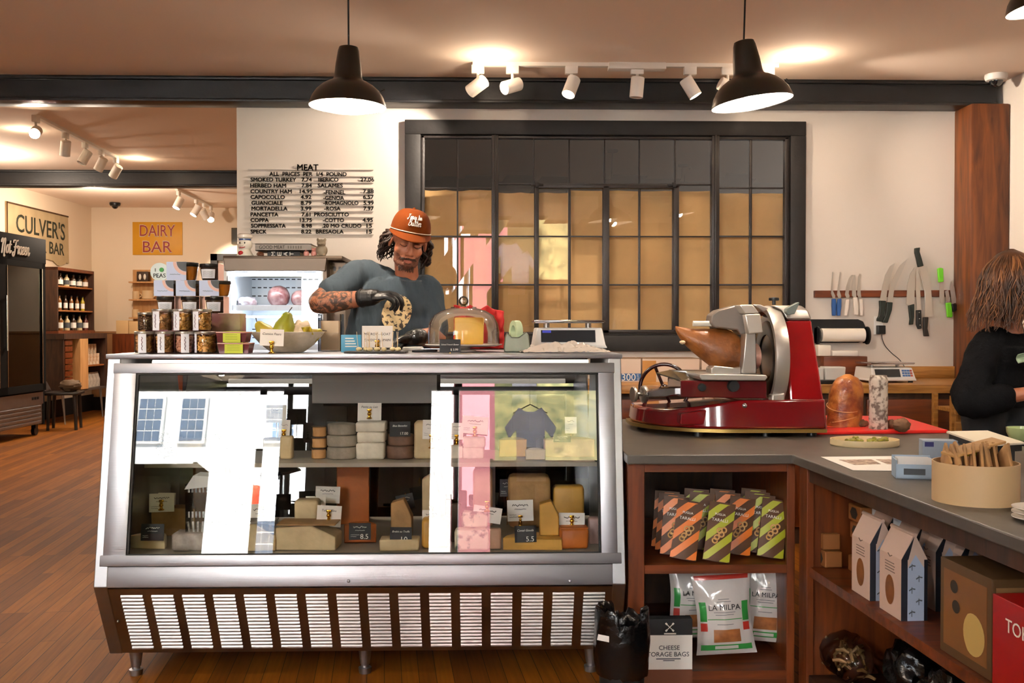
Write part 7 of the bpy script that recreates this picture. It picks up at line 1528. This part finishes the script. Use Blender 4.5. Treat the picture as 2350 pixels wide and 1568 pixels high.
def head(b, HM, k=1.0):
    def q(c): return HM @ Vector(c)
    R = HM.to_3x3().to_4x4()
    def e(c, r, rot=None): b.sph(q(c), r, R @ rot if rot is not None else R, n=24)
    e((0, .018, .032), (.076, .098, .086)); e((0, -.028, -.04), (.063, .068, .085)); e((0, -.04, -.094), (.052, .048, .033)); e((0, -.072, -.108), (.022, .02, .017))
    for s in (-1, 1):
        e((s*.043, -.062, -.034), (.019, .02, .02)); e((s*.032, -.083, -.003), (.017, .014, .0105)); b.chain([q((s*.012, -.094, .022)), q((s*.034, -.09, .027)), q((s*.055, -.074, .02))], [.009, .0095, .008], 8)
        e((s*.079, .012, -.012), (.009, .02, .032), RY(s*-8)); e((s*.082, .018, -.004), (.008, .016, .022)); e((s*.013, -.108, -.044), (.009, .01, .0075)); e((s*.042, -.03, -.088), (.016, .032, .02))
    b.chain([q((0, -.093, .012)), q((0, -.103, -.012)), q((0, -.114, -.034))], [.0085, .010, .0125], 10); e((0, -.115, -.041), (.0125, .012, .0105))
    e((0, -.092, -.062), (.032, .014, .016)); e((0, -.099, -.073), (.023, .0085, .0048)); e((0, -.097, -.0815), (.0205, .0085, .0055)); e((0, -.09, -.094), (.024, .012, .014))
def sring(c, rx, ry, tilt=0, yaw=0, n=36, p=2.4):
    R = RY(tilt) @ RZ(yaw); out = []
    for i in range(n):
        a = 2*pi*i/n; x = math.copysign(abs(cos(a))**(2/p), cos(a)); y = math.copysign(abs(sin(a))**(2/p), sin(a)); out.append(Vector(c)+R @ Vector((rx*x, ry*y, 0)))
    return out
# ---------------------------------------------------------------- the butcher
BP = thing('person', 'butcher in an orange cap, grey tee and black gloves leaning over the case', 'person', (X_(880, 4.68), 4.68, 0))
hc = W(938, 553, 4.57); HM = Matrix.Translation(hc) @ RY(9) @ RZ(13) @ RX(13) @ Matrix.Scale(1.0, 4)
hi = HM.inverted()
shL = W(828, 626, 4.66); elL = W(731, 694, 4.46); wrL = W(838, 684, 4.40); shR = W(980, 664, 4.66); elR = W(1002, 775, 4.60); wrR = W(958, 800, 4.34); wrR.z = 1.215
nb = W(932, 636, 4.65); hip = Vector((X_(868, 4.75), 4.74, .92)); hm_ = hip.lerp(nb, .5)
b = MB(); head(b, HM)
b.chain([nb+Vector((0, .01, -.06)), nb+Vector((.004, .0, .0)), HM @ Vector((0, .03, -.07))], [.064, .055, .053], 20)
limb(b, [shL+Vector((.03, 0, .0)), shL.lerp(elL, .5)+Vector((-.012, .01, .0)), elL, elL.lerp(wrL, .3)+Vector((0, 0, -.004)), wrL+Vector((.01, 0, 0))], [.046, .046, .046, .049, .031], 18)
limb(b, [shR, shR.lerp(elR, .5), elR, elR.lerp(wrR, .35), wrR], [.044, .046, .044, .046, .031], 18)
b.loft([sring(hip, .15, .1), sring(hm_, .16, .10), sring(nb+Vector((.0, .02, -.12)), .16, .09), sring(nb+Vector((0, .01, -.05)), .07, .06)])
for sx in (-1, 1): limb(b, [hip+Vector((sx*.09, 0, 0)), Vector((hip.x+sx*.1, 4.72, .5)), Vector((hip.x+sx*.11, 4.76, .08))], [.085, .062, .042], 14)
body = b.build('body', [Mskin, Mbeard, Mlip, Mtat], BP, True)
M4 = body.matrix_parent_inverse
def skinof(c, n):
    l = hi @ c
    if l.length < .2:
        nz = noise.noise(l*120)*.006
        if (l.x/.021)**2+((l.z+.0775)/.0085)**2 < 1 and l.y < -.09: return 2
        jaw = l.z < -.062+nz-max(0, abs(l.x)-.03)*-.55 and l.y < .0 and l.z > -.15 and not (abs(l.x) < .010 and l.z > -.066)
        if jaw and (l.y < -.02 or abs(l.x) > .04) and not (l.z < -.118 and l.y > -.03): return 1
        return 0
    if (c-elL).length < .19 and c.x < wrL.x-.055: return 3
    return 0
remesh(body, .0042, 3, .5, skinof)
# face details
b = MB()
for s in (-1, 1): b.tube([HM @ Vector(v) for v in ((s*.016, -.0955, -.0085), (s*.026, -.0985, -.013), (s*.038, -.0965, -.012), (s*.048, -.088, -.007))], .0013, 5)
b.build('eyelashes', mat('dark_lashes', '1f130d', .7), BP, True)
b = MB()
for s in (-1, 1): b.tube(spline([HM @ Vector(v) for v in ((s*.014, -.1035, .022), (s*.034, -.101, .029), (s*.056, -.083, .023))], 4), [.002]+[.0042]*7+[.0016], 6)
b.build('eyebrows', Mhair, BP, True)
rg = random.Random(6)
for i in range(2):
  b = MB()
  for i in (range(-120, 55) if i == 0 else range(55, 55+240)):                          # moustache and chin hairs
    if i < 55: hn = 'moustache'; x = rg.uniform(-.03, .03); p = Vector((x, -.107+abs(x)*.35, -.0615-abs(x)*.12+rg.uniform(-.003, .003))); d = Vector((x*.3, -.002, -.007))
    else: hn = 'beard'; x = rg.uniform(-.034, .034); p = Vector((x, -.086+x*x*8+rg.uniform(-.004, .006), -.112+rg.uniform(-.012, .012))); d = Vector((x*.1, -.002, -.007))
    b.tube([HM @ p, HM @ (p+d*.6+Vector((0, -.0015, 0))), HM @ (p+d)], [.0007, .0007, .0003], 4)
  b.build(hn, mat('beard_hair', '3f2618', .7), BP, True)
# hair curls
b = MB(); rg = random.Random(11)
for i in range(330):
    s = rg.choice((-1, 1)) if i < 250 else 0
    if s: p = Vector((s*rg.uniform(.066, .084), rg.uniform(.0, .085), rg.uniform(-.045, .03)))
    else: a = rg.uniform(.3, pi-.3); p = Vector((.082*cos(a), .018+.1*sin(a), rg.uniform(-.07, .02)))
    if abs(p.x) > .06 and p.y < .025 and -.045 < p.z < .012: p.y += .03
    out = Vector((p.x, (p.y-.02)*.6, 0)).normalized(); L = rg.uniform(.04, .085); ph = rg.uniform(0, 6); cr = rg.uniform(.005, .011); pts = []
    for j in range(9):
        u = j/8; pts.append(HM @ (p+out*(.030*math.sin(u*2.2)+.004)+Vector((0, .012*u, -L*u))+Vector((cr*math.sin(ph+u*7), cr*cos(ph+u*7), cr*.6*math.sin(ph*2+u*6)))*min(1, u*2.5)))
    b.tube(pts, [.0042, .005, .005, .0048, .0045, .004, .0032, .0024, .001], 5)
b.build('hair', Mhair, BP, True, smooth=80)
# cap
Mcap = mat('rust_orange_twill', '672d03', .9, vary=(9, .16), bump=(160, .12), spec=.15)
CM = HM @ TR((0, .004, .038)) @ RX(-4)
def crown(u, v):                              # u around, v up
    a = u*2*pi; z = v*.5*pi; flat = 1+.10*max(0, -math.sin(a))*math.sin(z*2)
    return (.0905*cos(a)*cos(z)**.62, (.112*sin(a)*cos(z)**.62)*flat, .104*sin(z)+.003)
b = MB(); b.sheet(lambda u, v: CM @ Vector(crown(u, v*.995)), 56, 20); b.sph(CM @ Vector((0, 0, .107)), .007, n=10); cap = b.build('cap', Mcap, BP, True, smooth=70, solid=.003)
def brim(u, v):
    a = pi+u*pi; r = 1+v*.62*math.sin(u*pi)**.75
    x = .0905*cos(a)*(1+v*.06); y = .112*sin(a)*(r if True else 1)
    return (x, y-.0, .004-.030*v*math.sin(u*pi)-.10*v*(x*x)*18*.35)
b = MB(); b.sheet(lambda u, v: CM @ Vector(brim(u, v)), 30, 8); b.build('brim', Mcap, cap, True, smooth=70, solid=.004)
b = MB(); b.tube([CM @ Vector(((.0935*cos(a)), .117*math.sin(a), .010)) for a in [pi*1.0+pi*i/24 for i in range(25)]], .0021, 6); b.build('cord_trim', mat('cream_cord', 'ead9c0', .7), cap, True)
def capfn(ox, oz):
    def f(x, y):
        a = -pi/2+(x+ox)/.105; zz = min(.98, (oz+y)/.104); z = math.asin(max(0, zz)); return CM @ (Vector(crown((a/(2*pi)) % 1, z/(.5*pi)))*1.03)
    return f
u1 = .0118; script('Fancy Ass', 'lettering', Mchalk, cap, capfn(-swidth('Fancy Ass', 1.12)*u1/2-.004, .064), u1, .0012, True, 1.12)
u2 = .0155; script('Butter', 'lettering', Mchalk, cap, capfn(-swidth('Butter', 1.1)*u2/2-.002, .036), u2, .0014, True, 1.1)
# tee
Mtee = mat('heather_grey_tee', '3d4850', .95, bump=(3, 1.0), stretch=(10, 10, 2.2), spec=.2)
b = MB()
def lerp(a, c, t): return a+(c-a)*t
ax_ = [(0, .205, .145, 0), (.22, .205, .148, 1), (.45, .212, .15, 3), (.62, .218, .148, 6), (.76, .215, .135, 9), (.86, .19, .115, 11), (.93, .145, .095, 11), (.985, .085, .078, 10)]
b.loft([sring(lerp(hip, nb, t)+Vector((-.012*(1-t), .012*math.sin(t*pi), 0)), rx, ry, tl, 6) for t, rx, ry, tl in ax_])
limb(b, [nb+Vector((-.07, .02, -.03)), shL+Vector((.005, .01, -.005)), shL.lerp(elL, .45), shL.lerp(elL, .66)], [.06, .068, .070, .073], 18)
limb(b, [nb+Vector((.05, .02, -.045)), shR+Vector((-.005, .01, -.005)), shR.lerp(elR, .5), shR.lerp(elR, .8)], [.06, .070, .068, .068], 18)
rg = random.Random(2)
tee = b.build('tee', Mtee, BP, True); remesh(tee, .0075, 5)
for v in tee.data.vertices:
    n_ = noise.noise(Vector((v.co.x*16+v.co.z*9, v.co.y*6, v.co.z*5)))*.010+noise.noise(Vector((v.co.x*38+v.co.z*12, v.co.y*20, v.co.z*6)))*.006
    v.co += v.normal*n_
from mathutils.bvhtree import BVHTree
bv = BVHTree.FromPolygons([v.co.copy() for v in tee.data.vertices], [list(p.vertices) for p in tee.data.polygons])
def onto(x, z, off):
    h = bv.ray_cast(Vector((x, 3.6, z)), Vector((0, 1, 0)))
    return Vector((x, (h[0].y if h[0] else 4.55)-off, z))
pc = W(909, 718, 4.52); k = S(4.52); b = MB()
b.sheet(lambda u, v: onto(pc.x+(34*k*v)*cos(u*2*pi)*(1+.06*math.sin(u*4*pi))+.1*34*k*v*math.sin(u*2*pi), pc.z+42*k*v*math.sin(u*2*pi), .0025), 40, 10)
b.build('cheese_print', mat('blue_cheese_print', 'e0c795', .8, vary=(62, .5, .42, .47), col2='4a4038'), tee, True, smooth=70)
b = MB(); cn = [HM @ Vector((.062*cos(a), .03+.062*sin(a), -.13)) for a in []]
n2 = nb+Vector((.0, .006, .004)); pts = [n2+RY(10).to_3x3() @ Vector((.082*cos(2*pi*i/32), .078*math.sin(2*pi*i/32)-.004, -.006+.02*math.sin(2*pi*i/32))) for i in range(33)]; b.tube(pts, .007, 8); b.build('collar', mat('dark_grey_rib', '4a5054', .9), tee, True)
# gloves: each hand closes in its glove
b = MB(); dL = (wrL-elL).normalized()
b.chain([wrL-dL*.015, wrL+dL*.03], [.040, .038], 16)
hand(b, wrL+dL*.015, Vector((.95, -.12, .12)), Vector((-.05, -.35, 1)), -1, (.62, .72, .85, .9), 1.02)
g = b.build('glove', Mglove, BP, True); remesh(g, .0028, 2)
b = MB(); b.lathe([(.0385, 0), (.042, .003), (.042, .012), (.0385, .012)], wrL-dL*.022, 24, look(dL)); b.build('cuff', Mglove, g, True)
b = MB(); dR = (wrR-elR).normalized(); b.chain([wrR-dR*.03, wrR+dR*.02], [.038, .036], 16); hand(b, wrR, Vector((-.75, -.35, -.12)), Vector((-.3, .1, 1)), 1, (.5, .55, .6, .65), 1.0); g = b.build('glove', Mglove, BP, True); remesh(g, .0028, 2)
b = MB()
for sx in (-1, 1): limb(b, [hip+Vector((sx*.09, 0, .04)), Vector((hip.x+sx*.1, 4.72, .5)), Vector((hip.x+sx*.11, 4.76, .07))], [.115, .085, .07], 16)
b.loft([sring(hip+Vector((0, 0, -.08)), .19, .13), sring(hip+Vector((0, 0, .06)), .18, .125)]); t_ = b.build('trousers', mat('black_trousers', '15161a', .85), BP, True); remesh(t_, .012, 3)
for sx in (-1, 1): b = MB(); b.sph((hip.x+sx*.11, 4.70, .045), (.048, .13, .045), n=16); b.build('shoe', Mblackm, BP, True)
# ---------------------------------------------------------------- woman at the right
WP = thing('person', 'person with long wavy brown hair in a black sweater, back turned at the right edge', 'person', (2.52, 4.75, 0))
wy = 4.75; hw = Vector((X_(2318, wy), wy, Z_(640, wy))); WM = Matrix.Translation(hw) @ RZ(115) @ RX(24); wi = WM.inverted()
sA = Vector((X_(2262, wy), wy-.04, Z_(795, wy))); eA = Vector((X_(2226, 4.62), 4.60, Z_(925, 4.62))); wA = Vector((X_(2392, 4.5), 4.48, Z_(898, 4.5)))
sB = Vector((X_(2420, wy), wy+.14, Z_(800, wy))); eB = Vector((X_(2470, 4.7), 4.72, Z_(930, 4.7))); wB = Vector((X_(2460, 4.5), 4.52, Z_(880, 4.5)))
wn = Vector((X_(2325, wy), wy+.01, Z_(768, wy))); wh = Vector((X_(2300, wy), wy+.03, .93))
Msw = mat('black_knit', '0c0d10', .95, spec=.15, vary=(90, .35), bump=(90, .4))
b = MB(); head(b, WM); b.chain([wn+Vector((0, 0, -.05)), wn+Vector((0, 0, .03)), WM @ Vector((0, .03, -.07))], [.055, .05, .05], 16)
limb(b, [sA, sA.lerp(eA, .5), eA, eA.lerp(wA, .4), wA], [.048, .042, .038, .038, .026], 14); limb(b, [sB, sB.lerp(eB, .5), eB, eB.lerp(wB, .4), wB], [.048, .042, .038, .038, .026], 14)
b.loft([sring(wh, .14, .1), sring(wh.lerp(wn, .6), .14, .09), sring(wn+Vector((0, 0, -.1)), .13, .08)])
for w_, e_ in ((wA, eA), (wB, eB)): hand(b, w_, (w_-e_)+Vector((0, -.02, -.02)), Vector((0, .2, 1)), 1, (.5, .55, .6, .65), .9)
for sx in (-1, 1): limb(b, [wh+Vector((sx*.08, 0, 0)), Vector((wh.x+sx*.08, wy, .5)), Vector((wh.x+sx*.08, wy+.02, .08))], [.09, .06, .04], 14)
o = b.build('body', Mskin, WP, True); remesh(o, .006, 3)
b = MB(); b.loft([sring(wh+Vector((0, 0, -.05)), .20, .15, 0, 25), sring(wh+Vector((0, 0, .12)), .185, .135, 0, 25), sring(wh.lerp(wn, .55), .20, .14, 0, 25), sring(wh.lerp(wn, .8), .205, .135, 3, 25), sring(wn+Vector((0, 0, -.06)), .15, .11, 3, 25), sring(wn+Vector((0, 0, .0)), .07, .07)])
limb(b, [wn+Vector((-.06, 0, -.06)), sA+Vector((.0, 0, .0)), sA.lerp(eA, .55)+Vector((-.02, 0, 0)), eA+Vector((-.015, 0, -.005)), eA.lerp(wA, .42)], [.075, .085, .078, .074, .066], 16)
limb(b, [wn+Vector((.06, .03, -.06)), sB, sB.lerp(eB, .55), eB, eB.lerp(wB, .4)], [.075, .082, .074, .07, .062], 16)
sw = b.build('sweater', Msw, WP, True); remesh(sw, .009, 4)
for v in sw.data.vertices: v.co += v.normal*(noise.noise(Vector((v.co.x*13, v.co.y*13, v.co.z*11)))*.012+noise.noise(v.co*34)*.004)
b = MB()
for sx in (-1, 1): limb(b, [wh+Vector((sx*.08, 0, .03)), Vector((wh.x+sx*.08, wy, .5)), Vector((wh.x+sx*.08, wy+.02, .06))], [.115, .08, .06], 14)
o = b.build('trousers', MATS['black_trousers'], WP, True); remesh(o, .012, 3)
for sx in (-1, 1): b = MB(); b.sph((wh.x+sx*.08, wy-.03, .04), (.045, .12, .04), n=14); b.build('shoe', Mblackm, WP, True)
Mwh1 = mat('chestnut_hair', '5a3419', .45, vary=(10, .5), col2='2c180c'); Mwh2 = mat('lighter_hair', '8a5a32', .45, vary=(10, .4), col2='5a371c')
b = MB(); q = lambda v: WM @ Vector(v)
Rw_ = WM.to_3x3().to_4x4()
b.sph(hw+Vector((0, .0, .035)), (.105, .105, .108), n=24); b.sph(hw+Vector((-.03, -.02, -.05)), (.115, .105, .11), n=24); b.sph(hw+Vector((-.045, -.03, -.12)), (.125, .10, .085), n=20)
hb2 = b.build('hair', Mwh1, WP, True); remesh(hb2, .008, 4)
rg = random.Random(31)
for part in range(2):
    b = MB()
    for i in range(330 if part == 0 else 120):
        a = rg.uniform(pi*.72, pi*2.02); r0 = rg.uniform(.2, 1); top = hw+Vector((.02*cos(a), .02*math.sin(a), .143))
        dirn = Vector((cos(a), math.sin(a), 0)); ph = rg.uniform(0, 6.3); L = rg.uniform(.30, .40); pts = []; rr = []
        for j in range(16):
            u = j/15; drop = .143-L*(u**1.15)
            rad_ = .113*math.sin(min(1, u*2.3)*pi/2)+.045*max(0, u-.35)+.012*r0
            wv = .012*u*math.sin(ph+u*15+noise.noise(Vector((a*2, u*2, 5)))*4); cr = Vector((-math.sin(a), cos(a), 0))*wv*1.2
            pts.append(hw+Vector((-.05*u*u, -.03*u, drop))+dirn*(rad_+.010*u*math.sin(ph*1.7+u*13))+cr); rr.append(.0042*(1-.75*u**3))
        b.tube(pts, rr, 5)
    b.build('hair_strands', Mwh1 if part == 0 else Mwh2, WP, True, smooth=80)
# green leaf paper held at the right edge
b = MB(); c = W(2352, 824, 4.46); b.sheet(lambda u, v: (c.x-.03+.16*u, c.y+.02*math.sin(v*3), c.z+.01*math.sin(u*4)+.04*(v-.5)), 8, 6); tag(b.build('green_paper', mat('sage_paper', '8fa287', .7), solid=.002), 'sage green paper held by the woman at the right edge', 'paper')
# ---------------------------------------------------------------- customer by the shop window, seen only mirrored
CP = thing('person', 'passer-by in a bright orange jacket across the street, mirrored inside the case', 'person', (-3.8, -7.5, 0))
ch = Vector((-3.8, -7.5, 1.66)); HM3 = Matrix.Translation(ch) @ RZ(12)
b = MB(); head(b, HM3); b.chain([ch+Vector((0, 0, -.2)), ch+Vector((0, 0, -.08))], [.06, .055]); cs = ch+Vector((0, 0, -.27))
for s in (-1, 1): limb(b, [cs+Vector((s*.17, 0, 0)), cs+Vector((s*.22, -.03, -.28)), cs+Vector((s*.2, -.12, -.5))], [.05, .042, .03]); hand(b, cs+Vector((s*.2, -.12, -.5)), (0, -.4, -1), (s, 0, 0), s, (.4, .4, .5, .5)); limb(b, [Vector((ch.x+s*.09, ch.y, .9)), Vector((ch.x+s*.1, ch.y, .48)), Vector((ch.x+s*.1, ch.y+.02, .08))], [.085, .06, .04])
b.loft([sring((ch.x, ch.y, .88), .15, .1), sring((ch.x, ch.y, 1.36), .15, .1)]); o = b.build('body', Mskin, CP, True); remesh(o, .008, 3)
b = MB(); b.loft([sring((ch.x, ch.y, .82), .23, .16), sring((ch.x, ch.y, 1.1), .23, .16), sring((ch.x, ch.y, 1.34), .23, .15), sring((ch.x, ch.y, 1.45), .15, .11), sring((ch.x, ch.y, 1.52), .08, .08)])
for s in (-1, 1): limb(b, [cs+Vector((s*.15, 0, .02)), cs+Vector((s*.23, -.03, -.28)), cs+Vector((s*.205, -.11, -.46))], [.085, .075, .055])
o = b.build('jacket', mat('bright_orange_jacket', 'e2411f', .7, bump=(20, .4)), CP, True); remesh(o, .012, 3)
b = MB()
for s in (-1, 1): limb(b, [Vector((ch.x+s*.09, ch.y, .92)), Vector((ch.x+s*.1, ch.y, .48)), Vector((ch.x+s*.1, ch.y+.02, .06))], [.11, .08, .065])
o = b.build('trousers', MATS['black_trousers'], CP, True); remesh(o, .012, 2)
b = MB(); b.sph(ch+Vector((0, .0, .04)), (.085, .105, .09), n=20, bump=.08); b.build('hair', mat('grey_hair', '8d8f94', .7, vary=(30, .3)), CP, True)
# ================================================================ behind the viewer, mirrored in the glass: shelf units added to block the low reflections, and a shirt
def unit(x0, x1, z1, lab, y=-1.75):
    t = thing('display_shelf', lab, 'shelf unit', ((x0+x1)/2, y, 0)); 
    for x in (x0, x1-.03): b = MB(); b.b2(x, x+.03, y-.2, y+.2, 0, z1); b.build('side_panel', Mdarkw, t, True, smooth=0)
    b = MB(); b.b2(x0, x1, y-.2, y-.18, 0, z1); b.build('back_panel', Mdarkw, t, True, smooth=0)
    for k in range(6): z = .1+k*(z1-.14)/5; b = MB(); b.b2(x0+.03, x1-.03, y-.18, y+.2, z, z+.025); b.build('shelf', Mdarkw, t, True, smooth=0)
    return t
rg = random.Random(17); cols = ['8a5a3a', 'c9b08c', '3f3328', '9c3b30', 'b9a04a', '4a5a4a', 'd5cfc4']
for x0, x1, z1, lab in ((-3.85, -2.5, 1.93, 'tall dark shelf unit before the left shop window, behind the viewer'), (.02, 1.28, 1.95, 'tall dark shelf unit before the right shop window, behind the viewer')):
    unit(x0, x1, z1, lab)
    for k in range(1, 5):
        z = .1+k*(z1-.14)/5+.026; n = 7
        for j in range(n):
            ci = rg.randrange(7); b = MB(); w = (x1-x0-.12)/n; h = rg.uniform(.12, .24); b.box((0, 0, h/2), (w*.86, .2, h), None, .006); o = b.build('grocery_pack', mat('grocery_%d' % ci, cols[ci], .5, vary=(12, .3))); o.location = (x0+.06+w*(j+.5), -1.72, z); tag(o, 'coloured grocery pack on the shelf unit before the %s shop window' % ('left' if x0 < -1 else 'right'), 'pack', 'packs before the %s shop window' % ('left' if x0 < -1 else 'right'))
mt_ = mat('pale_lilac_cotton', 'dcdbe6', .9); N_ = mt_.node_tree.nodes; tr_ = N_.new('ShaderNodeBsdfTranslucent'); tr_.inputs[0].default_value = (.94, .93, 1, 1); mx_ = N_.new('ShaderNodeMixShader'); mx_.inputs[0].default_value = .9
mt_.node_tree.links.new(N_['Principled BSDF'].outputs[0], mx_.inputs[1]); mt_.node_tree.links.new(tr_.outputs[0], mx_.inputs[2]); mt_.node_tree.links.new(mx_.outputs[0], N_['Material Output'].inputs[0])
t = thing('hanging_shirt', 'pale printed tee hanging on a hanger before the right shop window', 'shirt', (.37, -1.45, 1.75))
b = MB(); b.prism([(x*.62, y) for x, y in [(-.2, -.35), (.2, -.35), (.2, .1), (.3, .02), (.36, .12), (.16, .3), (.06, .26), (-.06, .26), (-.16, .3), (-.36, .12), (-.3, .02), (-.2, .1)]], TR((.37, -1.44, 2.08)) @ FACE, .006); MATS.get('pale_lilac_cotton'); b.build('shirt_cloth', mat('pale_lilac_cotton', 'dcdbe6', .9), t, True, smooth=0)
b = MB(); b.tube([(.22, -1.45, 2.33), (.37, -1.45, 2.41), (.52, -1.45, 2.33)], .005, 6); b.cyl((.37, -1.45, 2.41), (.37, -1.45, CH), .002, n=6); b.build('hanger', Mblack, t, True)
